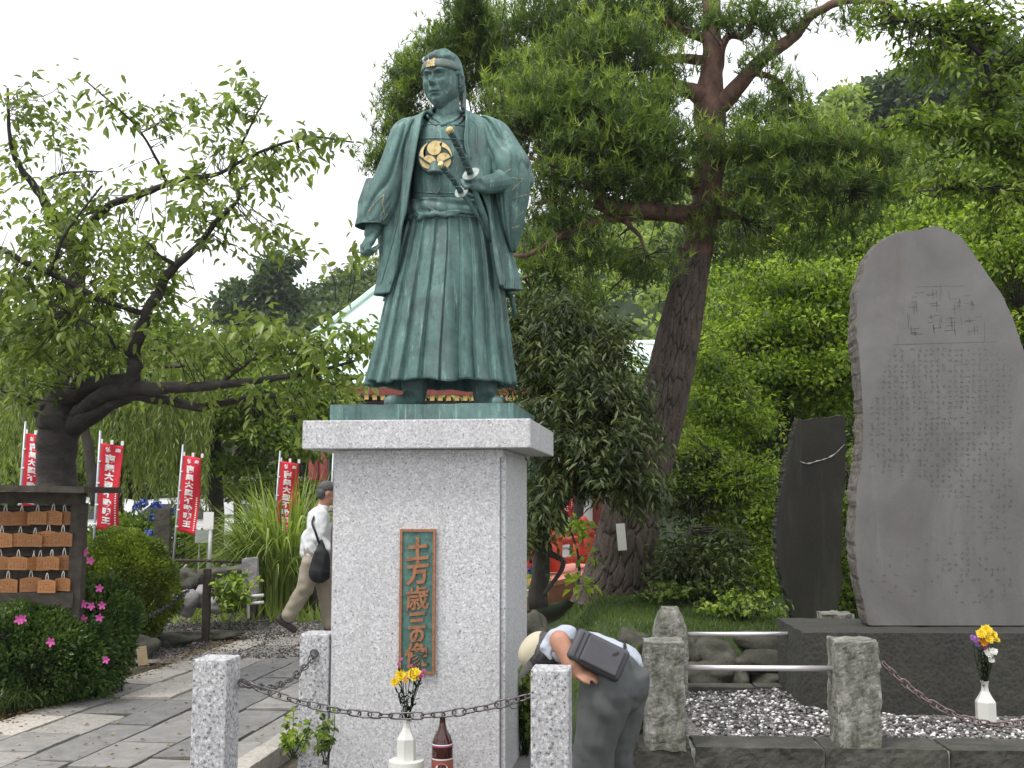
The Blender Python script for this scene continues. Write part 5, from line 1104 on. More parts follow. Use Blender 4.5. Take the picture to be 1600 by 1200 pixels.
# ---------------------------------------------------------------- cherry tree at the left
g = np.random.default_rng(21)
ct = empty('cherry_tree', G(92, 960, 0) * (1, 0, 1) + (0, 9.3, 0), 'large cherry tree with thick dark trunk behind the plaque rack, spreading broad leafy branches', 'tree')
YC = 9.3
tb = [(92, 985, 42, YC), (90, 860, 34, YC), (88, 760, 31, YC), (90, 700, 30, YC), (94, 650, 33, YC), (104, 612, 18, YC)]
CB = [tb,
 [(108, 660, 16, YC), (135, 638, 13, 9.1), (160, 619, 13, 8.9), (208, 606, 12, 8.7), (251, 607, 10, 8.5), (338, 602, 7, 8.3), (420, 592, 5, 8.1), (483, 583, 3.5, 8.0), (560, 562, 2, 7.9)],
 [(208, 603, 11, 8.7), (210, 575, 11, 8.6), (210, 554, 10, 8.6), (227, 500, 9, 8.5), (251, 447, 8, 8.4), (276, 414, 7, 8.3), (309, 385, 5, 8.2), (338, 346, 4.5, 8.1), (372, 312, 3, 8.0), (370, 293, 2, 8.0)],
 [(106, 668, 20, YC), (160, 641, 11, 9.0), (203, 619, 9, 8.8), (251, 624, 8, 8.7), (309, 636, 7, 8.6), (338, 631, 6, 8.6), (420, 619, 4, 8.5), (480, 628, 2, 8.4)],
 [(72, 645, 20, YC), (111, 617, 17, 9.2), (160, 598, 13, 9.0), (208, 594, 11, 8.7)],
 [(95, 645, 26, YC), (108, 560, 17, 9.5), (118, 500, 15, 9.6), (121, 430, 13, 9.6), (112, 380, 10, 9.5), (72, 320, 8, 9.3), (50, 285, 6, 9.2), (24, 249, 4, 9.1), (14, 200, 3, 9.0), (12, 138, 2, 9.0)],
 [(120, 425, 10, 9.6), (140, 360, 7, 9.3), (169, 322, 6, 9.0), (213, 307, 6, 8.8), (247, 293, 5, 8.6), (290, 278, 4, 8.4), (340, 272, 3.2, 8.2), (400, 240, 2.5, 8.0), (480, 215, 2, 7.9), (552, 222, 1.3, 7.8)],
 [(-60, 360, 4, 8.0), (0, 389, 5, 8.1), (48, 414, 5, 8.2), (82, 428, 5, 8.3), (145, 462, 4.5, 8.4), (184, 477, 4.5, 8.4), (227, 491, 5, 8.5)],
 [(262, 288, 3, 8.5), (242, 244, 2.2, 8.3), (222, 210, 2, 8.2), (193, 177, 1.6, 8.1), (131, 124, 1.2, 8.0)],
 [(358, 272, 2.5, 8.1), (378, 225, 2, 8.0), (395, 190, 1.6, 7.9), (418, 148, 1.2, 7.9)],
 [(80, 650, 16, YC), (40, 622, 8, 9.2), (0, 606, 6, 9.1), (-60, 590, 5, 9.0)],
 [(60, 300, 4, 9.2), (85, 275, 2.5, 9.0), (130, 268, 1.5, 8.9), (160, 268, 1, 8.8)],
 [(276, 414, 4, 8.3), (250, 400, 3, 8.2), (232, 380, 2, 8.1)], [(82, 428, 4, 8.3), (95, 380, 3, 8.1), (120, 340, 2, 8.0), (160, 290, 1.5, 7.9)],
 [(210, 560, 4, 8.6), (180, 540, 3, 8.4), (165, 520, 2, 8.2), (110, 490, 2, 8.1)], [(483, 583, 3, 8.0), (520, 600, 2, 7.9), (560, 590, 1.4, 7.9)], [(340, 602, 4, 8.3), (400, 560, 3, 8.3), (470, 550, 2, 8.2), (540, 520, 1.4, 8.2)]]
CC = [(50, 165, 60, 45, 9.0, .5, 42), (90, 215, 40, 30, 9.0, .4, 16), (25, 240, 45, 45, 9.1, .5, 18), (155, 145, 28, 22, 8.0, .2, 7), (200, 180, 45, 22, 8.1, .25, 9), (240, 180, 35, 40, 8.2, .3, 11), (280, 165, 38, 40, 8.2, .4, 16),
      (375, 175, 40, 40, 7.95, .3, 17), (400, 140, 30, 20, 7.9, .3, 9), (340, 240, 50, 26, 8.2, .4, 22), (420, 245, 60, 22, 8.0, .3, 24), (490, 222, 45, 14, 7.9, .2, 12), (535, 222, 18, 8, 7.8, .1, 3), (310, 285, 60, 30, 8.3, .4, 22), (400, 280, 55, 22, 8.0, .4, 14),
      (210, 290, 40, 30, 8.6, .4, 9), (320, 350, 70, 36, 8.1, .4, 30), (405, 362, 42, 15, 8.0, .3, 10), (440, 375, 30, 10, 7.9, .2, 4), (120, 320, 70, 45, 8.8, .6, 44), (60, 370, 70, 50, 8.4, .7, 48), (150, 390, 75, 55, 8.6, .7, 58), (230, 385, 60, 50, 8.4, .5, 36),
      (40, 450, 80, 50, 8.3, .8, 66), (140, 470, 80, 50, 8.6, .8, 66), (230, 460, 50, 50, 8.5, .6, 24), (50, 530, 80, 50, 8.5, .9, 70), (150, 545, 80, 45, 8.7, .8, 64), (50, 590, 70, 30, 8.9, .8, 36), (260, 540, 50, 45, 8.7, .7, 18), (340, 545, 70, 36, 8.4, .6, 30),
      (430, 540, 70, 34, 8.2, .6, 32), (500, 555, 60, 42, 8.1, .5, 44), (560, 525, 40, 28, 8.0, .4, 18), (545, 580, 40, 20, 7.9, .4, 9), (400, 610, 80, 20, 8.3, .5, 16), (300, 610, 70, 20, 8.6, .5, 16), (470, 630, 50, 18, 8.3, .4, 10), (370, 500, 60, 20, 8.4, .5, 16), (512, 398, 14, 8, 7.8, .1, 2), (555, 402, 22, 8, 7.8, .1, 4), (130, 280, 30, 15, 8.9, .3, 5), (20, 620, 40, 20, 8.7, .4, 12)]
CC = [(*c[:6], int(c[6] * (.55 if c[1] < 300 else .72 if c[1] < 430 else .85)) + 1) for c in CC]
bp, C, D = grow(ct, CB, CC, g, CH, MAT['cherry_leaf'], .082, .44, 10, .22, .5, True, .55, 'spray', .38, (.005, .002), dens=.95)
# the largest leaves nearest the camera, one by one
lv = []; 
for k in range(4):
    gg = np.random.default_rng(k); V, F, kk = leaves(np.zeros((1, 3)), np.array([[1.0, 0, -.3]]), [.098], .46, gg, True, up=np.array([[0, gg.normal(0, .3), 1.0]])); me = raw('leaf', V, F); me.materials.append(MAT['cherry_leaf_one']); lv.append(me)
near = np.argsort(C[:, 1])[:75]; base = Vector(origin(ct)); rr = random.Random(2)
for ci in near:
    for j in range(4):
        p = C[ci] + unit(D[ci]) * rr.uniform(-.16, .2) + np.array((rr.uniform(-.03, .03), rr.uniform(-.06, .0), rr.uniform(-.04, .04)))
        o = link('leaf', lv[(ci + j) % 4], None, ct, Vector(p) - base); o.rotation_euler = (rr.uniform(-.6, .6), rr.uniform(.1, .9), rr.uniform(0, 6.28)); s = rr.uniform(.75, 1.25); o.scale = (s, s, s)
# ---------------------------------------------------------------- the big pine
g = np.random.default_rng(5); YP = 12.4
pt = empty('pine_tree', P(967, 938, YP), 'tall leaning pine with plated bark and wide flat branches, right of the statue', 'tree')
def bark_trunk(name, pts, mat, parent, rows, n, cell, depth, seed=1, flare=0.0):
    a = np.array(pts, float); q = crom(a, rows); p = np.array([P(x, y, Y) for x, y, r, Y in q]); r = q[:, 2] * q[:, 3] / FOC; T, N, Bn = frames(p); s = np.concatenate([[0], np.cumsum(np.linalg.norm(np.diff(p, axis=0), axis=1))]); th = np.linspace(0, 2 * math.pi, n, endpoint=False)
    rmean = r.mean(); U, S = np.meshgrid(th * rmean / cell[0], s / cell[1]); U = U + .16 * np.sin(S * 2.3 + U * .4) + .08 * np.sin(S * 7.1 + U * 1.3); gg = np.random.default_rng(seed); W = int(round(2 * math.pi * rmean / cell[0])); J = gg.random((400, 200, 2)); iu = np.floor(U).astype(int); iv_ = np.floor(S).astype(int); f1 = np.full(U.shape, 9.0); f2 = f1.copy()
    for du in (-1, 0, 1):
        for dv in (-1, 0, 1):
            cu_, cv = iu + du, iv_ + dv; j = J[(cv + 50) % 400, cu_ % max(W, 1)]; d = np.sqrt((cu_ + j[..., 0] - U) ** 2 + (cv + j[..., 1] - S) ** 2); f2 = np.minimum(f2, np.maximum(f1, d)); f1 = np.minimum(f1, d)
    e = np.clip((f2 - f1 + .10 * np.sin(U * 17 + S * 9) * np.sin(S * 23)) / .20, 0, 1); h = depth * (e ** .6 - 1) + .010 * np.sin(U * 9 + S * 7) * e * .3
    lob = 1 + .05 * np.sin(3 * th + 1)[None] + flare * np.exp(-s / .35)[:, None] * (.6 + .4 * np.sin(5 * th + .5)[None])
    R = r[:, None] * lob + h + .006 * np.sin(U * 21 + 4 * np.sin(S * 5)) * np.sin(S * 17 + U * 3) * e; V = p[:, None] + R[..., None] * (np.cos(th)[None, :, None] * N[:, None] + np.sin(th)[None, :, None] * Bn[:, None])
    mk(name, V.reshape(-1, 3), grid_faces(rows, n), mat, parent, True, attr=e.ravel()); return p
LOWT = [(964, 950, 62, YP), (967, 930, 59, YP), (979, 860, 50, YP), (992, 780, 42, YP), (1020, 700, 37, YP), (1040, 620, 36, YP), (1062, 520, 33, YP), (1080, 430, 27, YP), (1088, 395, 25, YP)]
UPT = [(1087, 402, 24.5, YP), (1098, 345, 24, YP), (1111, 240, 24, YP), (1108, 165, 25, YP), (1112, 100, 17, YP), (1112, 20, 15, YP), (1110, -80, 10, YP), (1105, -200, 5, YP)]
p1 = bark_trunk('trunk', LOWT, MAT['pine_bark'], pt, 620, 260, (.075, .33), .030, 3, .16)
p2 = limb('upper_trunk', UPT, MAT['red_bark'], pt, 24, .16)
PB = [[(1092, 330, 18, YP), (1070, 334, 14, 12.2), (1000, 326, 13, 11.7), (950, 318, 11, 11.4), (925, 295, 8, 11.2), (900, 272, 6, 11.0), (860, 255, 4, 10.8), (820, 245, 3, 10.7)],
 [(1095, 345, 16, YP), (1040, 335, 11, 12.1), (960, 340, 8, 11.6), (915, 350, 8, 11.4), (880, 368, 7, 11.2), (850, 385, 5, 11.1), (820, 400, 4, 11.0), (790, 395, 3, 11.0)],
 [(960, 335, 6, 11.5), (920, 318, 5, 11.3), (880, 312, 4, 11.1), (840, 318, 3, 11.0)], [(975, 345, 5, 11.6), (1000, 370, 3, 11.6), (1010, 400, 2, 11.6)],
 [(1112, 175, 17, YP), (1140, 150, 15, 12.3), (1170, 115, 12, 12.2), (1200, 85, 11, 12.1), (1240, 58, 9, 12.0), (1260, 30, 8, 11.9), (1290, 12, 7, 11.8), (1330, 0, 6, 11.7), (1400, 5, 4, 11.6)],
 [(1108, 160, 17, YP), (1080, 142, 13, 12.3), (1050, 130, 10, 12.4), (1042, 100, 6, 12.6), (1010, 80, 4.5, 12.7), (960, 62, 3.5, 12.8), (900, 60, 3, 12.9), (840, 70, 2, 13.0)],
 [(1118, 120, 9, YP), (1135, 60, 6, 12.3), (1165, 55, 6, 12.2), (1180, 20, 5, 12.1), (1185, -20, 4, 12.0)], [(1108, 95, 10, YP), (1050, 92, 7, 12.6), (970, 105, 6, 12.8), (900, 100, 5, 13.0), (820, 85, 4, 13.1), (740, 95, 3, 13.2), (680, 120, 2, 13.2)],
 [(1105, 310, 10, YP), (1180, 300, 6, 12.1), (1250, 285, 5, 11.8), (1330, 300, 3, 11.6)], [(1115, 250, 10, YP), (1200, 225, 6, 12.1), (1290, 205, 4, 11.8), (1370, 235, 2.5, 11.6)], [(1125, 332, 12, YP), (1150, 338, 6, 12.2), (1160, 343, 2, 12.1)],
 [(1090, 300, 12, YP), (1078, 285, 8, 12.2), (1000, 250, 5, 11.6), (920, 225, 4, 11.3), (850, 215, 3, 11.0), (790, 205, 2, 10.9)], [(1100, 60, 8, YP), (1000, 20, 5, 12.1), (880, -15, 4, 11.9), (760, -30, 3, 11.8)], [(850, 388, 3, 11.1), (840, 425, 2, 11.1), (800, 440, 1.5, 11.1)], [(1170, 110, 6, 12.2), (1220, 130, 4, 12.0), (1245, 180, 2.5, 12.0)],
 [(680, 118, 2.5, 13.2), (640, 160, 2, 13.2), (620, 230, 1.5, 13.2)], [(900, 98, 3, 13.0), (850, 150, 2.5, 13.0), (760, 175, 2, 13.0), (700, 180, 1.5, 13.0)]]
bp = [p1, p2] + [limb('branch', b, MAT['red_bark'], pt) for b in PB]; bp = np.concatenate(bp)
#        px   py   rx  ry   Y    rY  n
PC = [(735, 15, 40, 40, 12.5, .8, 200), (690, 75, 45, 45, 13, .5, 190), (760, 60, 70, 50, 13, .8, 290), (850, 40, 80, 45, 12, .9, 340), (940, 25, 80, 40, 12, .9, 330), (1030, 20, 60, 45, 12.3, .9, 240), (640, 125, 38, 28, 13.2, .5, 130), (628, 165, 36, 24, 13.2, .5, 120),
      (622, 205, 34, 20, 13.2, .5, 90), (610, 245, 36, 20, 13.2, .4, 90), (588, 262, 20, 9, 13.2, .2, 26), (700, 130, 50, 40, 13.1, .5, 170), (770, 110, 60, 45, 13, .7, 220), (800, 170, 55, 24, 12.2, .6, 180), (850, 130, 70, 40, 11.8, .7, 280), (930, 110, 70, 45, 11.6, .7, 290), (840, 195, 60, 26, 11, .5, 240),
      (920, 185, 75, 35, 11, .6, 360), (1000, 175, 60, 40, 11.4, .6, 270), (900, 235, 80, 22, 11, .6, 230), (980, 245, 70, 24, 11.2, .6, 220), (870, 285, 60, 18, 11, .5, 130), (930, 300, 90, 20, 11.4, .8, 150), (1040, 270, 50, 24, 11.8, .6, 140), (1055, 40, 40, 30, 12.8, .5, 80),
      (1165, 15, 40, 22, 12, .6, 90), (1215, 35, 45, 30, 12, .6, 140), (1190, 100, 30, 22, 12, .5, 50), (1225, 145, 32, 32, 12, .5, 95), (1180, 190, 55, 28, 12.2, .6, 150), (1245, 180, 28, 24, 12, .4, 65), (1160, 235, 70, 24, 12, .7, 210), (1240, 235, 75, 30, 11.8, .7, 300), (1320, 240, 70, 34, 11.7, .6, 280),
      (1390, 250, 45, 28, 11.6, .5, 130), (1200, 285, 80, 26, 11.9, .7, 280), (1300, 295, 90, 32, 11.7, .7, 330), (1390, 305, 45, 24, 11.6, .5, 110), (1150, 330, 60, 25, 12, .6, 130), (1230, 345, 80, 28, 12, .7, 200), (1330, 350, 60, 26, 11.8, .6, 150), (1170, 390, 60, 26, 12.3, .6, 130), (1260, 390, 60, 22, 12.3, .6, 90),
      (860, 330, 60, 25, 11.2, .5, 110), (850, 420, 60, 35, 11.2, .6, 120), (930, 400, 70, 30, 11.6, .7, 110), (820, 470, 40, 24, 11.3, .5, 60), (900, 470, 60, 26, 11.6, .6, 80), (1020, 300, 50, 40, 12, .6, 120), (1100, 370, 40, 24, 12.2, .5, 80), (1330, 30, 40, 16, 11.8, .4, 40), (640, 90, 26, 14, 13.2, .3, 30), (960, 70, 110, 45, 11.4, .6, 330), (880, 150, 110, 30, 11.0, .6, 260), (1030, 130, 40, 40, 11.7, .5, 120), (1010, 215, 70, 30, 11.2, .5, 170), (780, 230, 50, 22, 11.6, .5, 90), (960, 280, 90, 24, 11.2, .5, 150), (1085, 225, 40, 26, 11.7, .4, 60), (1120, 35, 36, 20, 11.9, .3, 60), (900, 345, 90, 28, 11.3, .6, 150), (1000, 420, 60, 40, 11.8, .6, 110), (860, 380, 60, 50, 11.4, .6, 120)]
Cs = [ell(*c[:6], int(c[6] * (.88 if c[0] < 1060 else .62 if c[1] < 330 else .42) * (.45 if 290 <= c[1] < 400 and c[0] < 1000 else .8 if c[1] > 260 else 1)), g) for c in PC]; C = np.concatenate(Cs); nr = nearest(C, bp)
k = g.random(len(C)) < .35; twigs('twigs', nr[k], C[k], g, pt, MAT['grey_bark'], .009, .003, maxlen=.55, sag=-.1)
hg = np.concatenate([(c_[:, 2] - c_[:, 2].mean()) / (c_[:, 2].std() + .01) for c_ in Cs]); tn = np.clip(.44 + .27 * np.repeat(hg, 3) + g.normal(0, .18, len(C) * 3), 0, 1)  # tufts paler upward: young growth, plus lit tops and dark interiors put into colour
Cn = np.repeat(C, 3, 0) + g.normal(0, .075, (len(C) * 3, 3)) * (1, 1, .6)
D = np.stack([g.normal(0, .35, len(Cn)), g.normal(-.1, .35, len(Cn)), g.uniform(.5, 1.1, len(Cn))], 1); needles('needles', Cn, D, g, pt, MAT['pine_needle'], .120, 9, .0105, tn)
o = mk('tree_tag', *(lambda m: (np.concatenate(m.v), m.f))(MB().box(P(971, 839, YP - .42), (.095, .012, .29), R=roty(-.08))), MAT['label_white']); tag(o, 'small white paper tag fixed to the trunk of the big pine', 'tag')
# ---------------------------------------------------------------- dark evergreen right of the pedestal
g = np.random.default_rng(6); YD = 10.4
et = empty('evergreen_tree', P(842, 945, YD), 'small dark evergreen tree with drooping narrow leaves between the pedestal and the pine trunk', 'tree')
EB = [[(842, 950, 15, YD), (846, 860, 13, YD), (842, 780, 12, YD), (858, 710, 11, YD), (875, 640, 8, YD), (885, 560, 5, YD), (890, 500, 3, YD)], [(846, 800, 7, YD), (880, 760, 5, 10.2), (920, 740, 4, 10.0), (970, 745, 2.5, 9.9)], [(852, 740, 7, YD), (830, 700, 5, 10.5), (815, 640, 3, 10.6), (812, 580, 2, 10.6)], [(860, 700, 6, YD), (900, 670, 4, 10.2), (950, 650, 3, 10.1)], [(845, 860, 6, YD), (880, 880, 4, 10.2), (850, 930, 3, 10.0)], [(870, 660, 5, YD), (920, 600, 4, 10.3), (960, 560, 2, 10.2)], [(842, 790, 6, YD), (820, 830, 4, 10.2), (830, 880, 2, 10.1)]]
EC = [(870, 505, 70, 40, 10.5, .7, 90), (930, 540, 55, 40, 10.4, .6, 85), (840, 560, 50, 50, 10.6, .6, 90), (900, 590, 70, 45, 10.3, .7, 110), (850, 640, 50, 40, 10.3, .6, 80), (930, 640, 60, 40, 10.1, .6, 100), (890, 690, 70, 30, 10.2, .6, 80), (970, 620, 30, 40, 10.1, .4, 45), (965, 690, 55, 36, 10, .6, 90), (930, 740, 50, 24, 10, .5, 60),
      (1000, 760, 45, 26, 9.9, .4, 60), (860, 755, 40, 24, 10.2, .5, 45), (850, 795, 34, 24, 10.1, .5, 40), (830, 835, 14, 28, 10.0, .3, 16), (800, 500, 20, 40, 10.8, .4, 25)]
grow(et, EB, EC, g, GREY, MAT['dark_leaf'], .10, .26, 22, .19, .6, False, .75, 'spray', .7, (.008, .003))
# ---------------------------------------------------------------- maples, shrubs and garden trees on the right
def treeset(specs):
    for (name, cat, label, group, br, cl, lm, size, w, per, spread, flat, droop, mode, seed, bark) in specs:
        g = np.random.default_rng(seed); b0 = br[0][0]; r = empty(name, P(b0[0], b0[1], b0[3]), label, cat, group)
        grow(r, br, cl, g, bark, lm, size, w, per, spread, flat, False, droop, mode, .35 if cat == 'shrub' else 1.0, (.010, .003))
ML, MD, DK = MAT['maple_leaf'], MAT['mid_leaf'], MAT['dark_leaf']
treeset([
 ('evergreen_tree', 'tree', 'dark evergreen crown seen under the right hand pine branches', None, [[(1200, 900, 10, 25), (1195, 600, 8, 25), (1190, 400, 5, 25)]], [(1140, 380, 80, 30, 25, 1.4, 120), (1240, 370, 80, 30, 25, 1.4, 120), (1060, 395, 40, 22, 25, 1.2, 50), (1200, 430, 70, 20, 24.5, 1.2, 60), (1320, 350, 60, 24, 25, 1.2, 70)], DK, .17, .4, 20, .42, .5, .3, 'ball', 30, GREY),
 ('maple_tree', 'tree', 'bright green maple with a dark trunk just above the dark stone slab', None, [[(1232, 930, 16, 16), (1230, 700, 13, 16), (1226, 600, 11, 16), (1240, 520, 7, 16)], [(1226, 600, 6, 16), (1290, 560, 4, 15.5), (1340, 545, 3, 15.3)], [(1228, 560, 6, 16), (1180, 600, 4, 15.6)], [(1238, 540, 5, 16), (1300, 500, 3, 15.8)]],
  [(1220, 450, 80, 34, 16, 1.2, 150), (1300, 450, 70, 34, 16, 1.2, 150), (1180, 520, 70, 30, 15.8, 1.1, 120), (1270, 510, 80, 34, 15.7, 1.2, 170), (1330, 500, 45, 30, 15.6, 1, 80), (1200, 585, 70, 26, 15.5, 1, 120), (1290, 575, 65, 30, 15.4, 1, 140), (1170, 630, 50, 22, 15.3, .9, 70), (1290, 630, 50, 22, 15.4, .8, 70), (1340, 590, 30, 40, 15.4, .7, 60)], ML, .085, .6, 26, .30, .35, .25, 'ball', 31, GREY),
 ('maple_tree', 'tree', 'yellow green young maple right of the leaning pine trunk', None, [[(1130, 900, 7, 14), (1125, 720, 5, 14), (1122, 620, 4, 14), (1105, 540, 2, 14)], [(1124, 660, 3, 14), (1160, 600, 2, 13.8)]],
  [(1105, 570, 30, 34, 14, .6, 60), (1135, 600, 40, 34, 14, .7, 85), (1100, 640, 34, 34, 13.8, .6, 80), (1160, 660, 55, 30, 13.7, .7, 100), (1110, 690, 50, 24, 13.6, .6, 80)], ML, .065, .55, 24, .22, .45, .3, 'ball', 32, GREY),
 ('cloud_pruned_tree', 'tree', 'rounded pale green clipped tree standing behind the pine trunk, higher than the young maple', None, [[(1160, 800, 8, 19), (1165, 600, 6, 19), (1160, 520, 4, 19)]],
  [(1150, 505, 55, 26, 19, .9, 190), (1190, 470, 50, 26, 19.5, .9, 160), (1110, 530, 30, 22, 19, .7, 80)], MAT['pine_needle'], .14, .22, 22, .20, .4, -.5, 'ball', 33, GREY),
 ('leafy_tree', 'tree', 'green tree filling the view right of the grey monument', None, [[(1680, 900, 14, 15), (1640, 600, 10, 15), (1620, 400, 6, 15)], [(1640, 560, 5, 15), (1590, 480, 3, 14.6)]],
  [(1560, 400, 50, 30, 15, 1, 120), (1600, 440, 60, 40, 15, 1, 140), (1600, 520, 45, 45, 14.8, .8, 110), (1560, 350, 70, 30, 15.2, 1, 140), (1630, 620, 30, 60, 14.8, .8, 60)], ML, .085, .5, 26, .28, .4, .3, 'ball', 34, GREY),
 ('leafy_tree', 'tree', 'broad green tree standing behind the top of the grey monument', None, [[(1450, 900, 14, 20), (1440, 600, 10, 20), (1430, 420, 6, 20)], [(1435, 450, 5, 20), (1520, 370, 3, 19.5)], [(1430, 440, 5, 20), (1350, 400, 3, 19.5)]],
  [(1360, 400, 80, 30, 19.5, 1.6, 130), (1290, 370, 60, 30, 20, 1.4, 100), (1470, 330, 80, 34, 19.5, 1.6, 150), (1560, 310, 80, 34, 19.5, 1.6, 150), (1430, 370, 60, 26, 19, 1.2, 90), (1150, 430, 60, 28, 21, 1.4, 80), (1480, 400, 60, 50, 20, 1.5, 80)], ML, .11, .5, 27, .42, .4, .3, 'ball', 35, GREY),
 ('overhanging_maple', 'tree', 'maple whose large leafy branches hang in from the top right corner', None, [[(1790, 985, 24, 9.8), (1775, 760, 18, 9.7), (1740, 520, 14, 9.6), (1640, 370, 9, 9.4), (1600, 290, 6, 9.3), (1560, 210, 5, 9.2), (1540, 100, 4, 9.1), (1510, 20, 3, 9.0), (1490, -40, 2, 9.0)], [(1620, 330, 5, 9.3), (1560, 295, 3.5, 9.0), (1500, 295, 2.5, 8.8), (1440, 298, 1.5, 8.7)], [(1565, 110, 5, 9.1), (1500, 60, 4, 9.0), (1450, 40, 2.5, 8.9), (1390, 30, 1.5, 8.8)], [(1570, 230, 3, 9.2), (1500, 200, 2.5, 9.0), (1430, 195, 1.5, 8.9), (1370, 200, 1, 8.8)], [(1600, 290, 4, 9.3), (1620, 180, 4, 9.4), (1600, 60, 3, 9.4)]],
  [(1400, 15, 60, 16, 8.9, .4, 26), (1470, 30, 60, 28, 8.9, .5, 44), (1540, 40, 60, 34, 9, .5, 54), (1590, 100, 50, 40, 9.2, .5, 48), (1430, 75, 40, 12, 8.8, .3, 9), (1490, 100, 45, 24, 8.9, .4, 22), (1550, 150, 50, 34, 9.1, .5, 38), (1410, 190, 34, 8, 8.8, .2, 14), (1470, 198, 45, 14, 8.9, .3, 26), (1540, 210, 55, 24, 9, .4, 40), (1590, 240, 40, 40, 9.2, .5, 44), (1500, 280, 55, 18, 8.8, .4, 26), (1570, 300, 50, 26, 9, .4, 34), (1620, 200, 30, 90, 9.4, .5, 60)], MAT['mid_leaf'], .085, .40, 14, .20, .35, .45, 'spray', 36, CH),
 ('glossy_shrub', 'shrub', 'bright leafed shrub right behind the foot of the pine, under the young maple', 'shrubs on the grass mound', [[(1160, 960, 6, 12.6), (1155, 820, 4, 12.6), (1150, 740, 2, 12.6)]], [(1100, 760, 55, 40, 12.8, .6, 80), (1170, 740, 60, 40, 12.6, .6, 90), (1200, 800, 45, 50, 12.5, .6, 80), (1140, 820, 50, 40, 12.6, .5, 60), (1190, 880, 40, 50, 12.2, .5, 70), (1160, 920, 50, 24, 12.0, .5, 50), (1090, 700, 40, 26, 13, .5, 40)], ML, .065, .45, 22, .20, .5, .2, 'ball', 37, GREY),
 ('dark_shrub', 'shrub', 'low very dark glossy shrub touching the right side of the pine trunk foot', 'shrubs on the grass mound', [[(1080, 940, 8, 11.6), (1075, 860, 5, 11.6), (1080, 820, 3, 11.6)]], [(1070, 870, 50, 34, 11.6, .5, 80), (1110, 900, 50, 34, 11.6, .5, 80), (1060, 920, 40, 20, 11.5, .4, 50), (1130, 850, 30, 24, 11.8, .4, 34), (1080, 780, 40, 32, 12.9, .5, 60), (1090, 730, 34, 24, 13.0, .4, 40)], DK, .085, .42, 17, .18, .6, .2, 'ball', 38, GREY),
 ('leafy_shrub', 'shrub', 'narrow leafy shrub between the dark slab and the grey monument', 'shrubs on the grass mound', [[(1335, 960, 5, 9.9), (1332, 860, 3, 9.9), (1330, 780, 2, 9.9)]], [(1332, 800, 16, 40, 10, .3, 34), (1332, 880, 18, 40, 9.9, .3, 34), (1325, 940, 24, 24, 9.8, .3, 26), (1330, 720, 18, 30, 10.6, .4, 20)], MD, .065, .5, 16, .15, .5, .3, 'ball', 39, GREY),
 ('dark_thicket', 'shrub', 'dark leafy thicket filling the shade behind both upright stones', 'shrubs on the grass mound', [[(1300, 900, 8, 17.5), (1290, 760, 6, 17.5), (1280, 680, 3, 17.5)]], [(1200, 690, 70, 40, 16.5, .8, 110), (1290, 700, 60, 50, 17.5, .8, 110), (1350, 730, 50, 60, 17.5, .8, 80), (1230, 790, 60, 60, 15.5, .8, 120), (1330, 860, 60, 70, 16.5, .8, 90), (1250, 890, 60, 50, 14.5, .7, 80)], DK, .11, .45, 17, .30, .6, .2, 'ball', 40, GREY),
 ('leafy_shrub', 'shrub', 'light green sapling with sparse leaves growing up at the left foot of the pine', 'shrubs on the grass mound', [[(900, 930, 3, 11.6), (905, 880, 2, 11.6), (890, 820, 1.5, 11.6)]], [(897, 825, 12, 14, 11.7, .2, 7), (832, 908, 10, 12, 10.8, .1, 3), (905, 912, 12, 8, 11.4, .1, 4), (918, 868, 7, 8, 11.5, .1, 2)], ML, .10, .6, 9, .14, .5, .2, 'ball', 41, GREY),
 # ---- left side
 ('garden_tree', 'tree', 'thin dark trunked tree behind the reeds, left one of the pair near the parked cars', 'thin trunked trees by the car park', [[(340, 870, 12, 20), (336, 760, 12, 20), (332, 640, 10, 20), (325, 560, 6, 20)], [(332, 650, 5, 20), (400, 690, 4, 19.5), (460, 700, 2, 19)], [(330, 630, 5, 20), (270, 600, 3, 20)]], [(330, 590, 80, 30, 20, 1.2, 110), (420, 610, 70, 24, 19.5, 1, 80), (350, 650, 60, 22, 19.6, 1, 70), (420, 680, 60, 20, 19.3, .9, 70), (470, 700, 40, 14, 19, .7, 34), (270, 620, 60, 26, 20, 1, 70), (380, 720, 50, 14, 19.3, .7, 30)], MD, .13, .5, 16, .34, .3, .2, 'ball', 42, GREY),
 ('garden_tree', 'tree', 'slender dark tree standing just right of the other thin trunk', 'thin trunked trees by the car park', [[(372, 850, 6, 22), (370, 740, 6, 22), (369, 650, 5, 22), (380, 580, 3, 22)], [(370, 660, 3, 22), (440, 640, 2, 21.5)]], [(400, 560, 70, 28, 22, 1.2, 80), (460, 600, 60, 30, 21.5, 1.1, 80), (480, 650, 50, 26, 21.5, 1, 70), (520, 620, 40, 26, 22, 1, 40), (440, 660, 40, 20, 21.5, .9, 36), (400, 765, 60, 22, 21, .9, 60), (470, 770, 40, 24, 21, .9, 46), (300, 760, 30, 14, 21, .6, 16)], MD, .14, .5, 16, .36, .3, .2, 'ball', 43, GREY),
 ('bamboo_like_tree', 'tree', 'slim dark trunk close behind the second banner, leaning right', 'thin trunked trees by the car park', [[(150, 790, 8, 16), (138, 700, 8, 16), (128, 640, 6, 16), (140, 560, 4, 16)]], [(150, 600, 60, 30, 16, .8, 50)], MD, .12, .5, 16, .3, .4, .2, 'ball', 44, GREY),
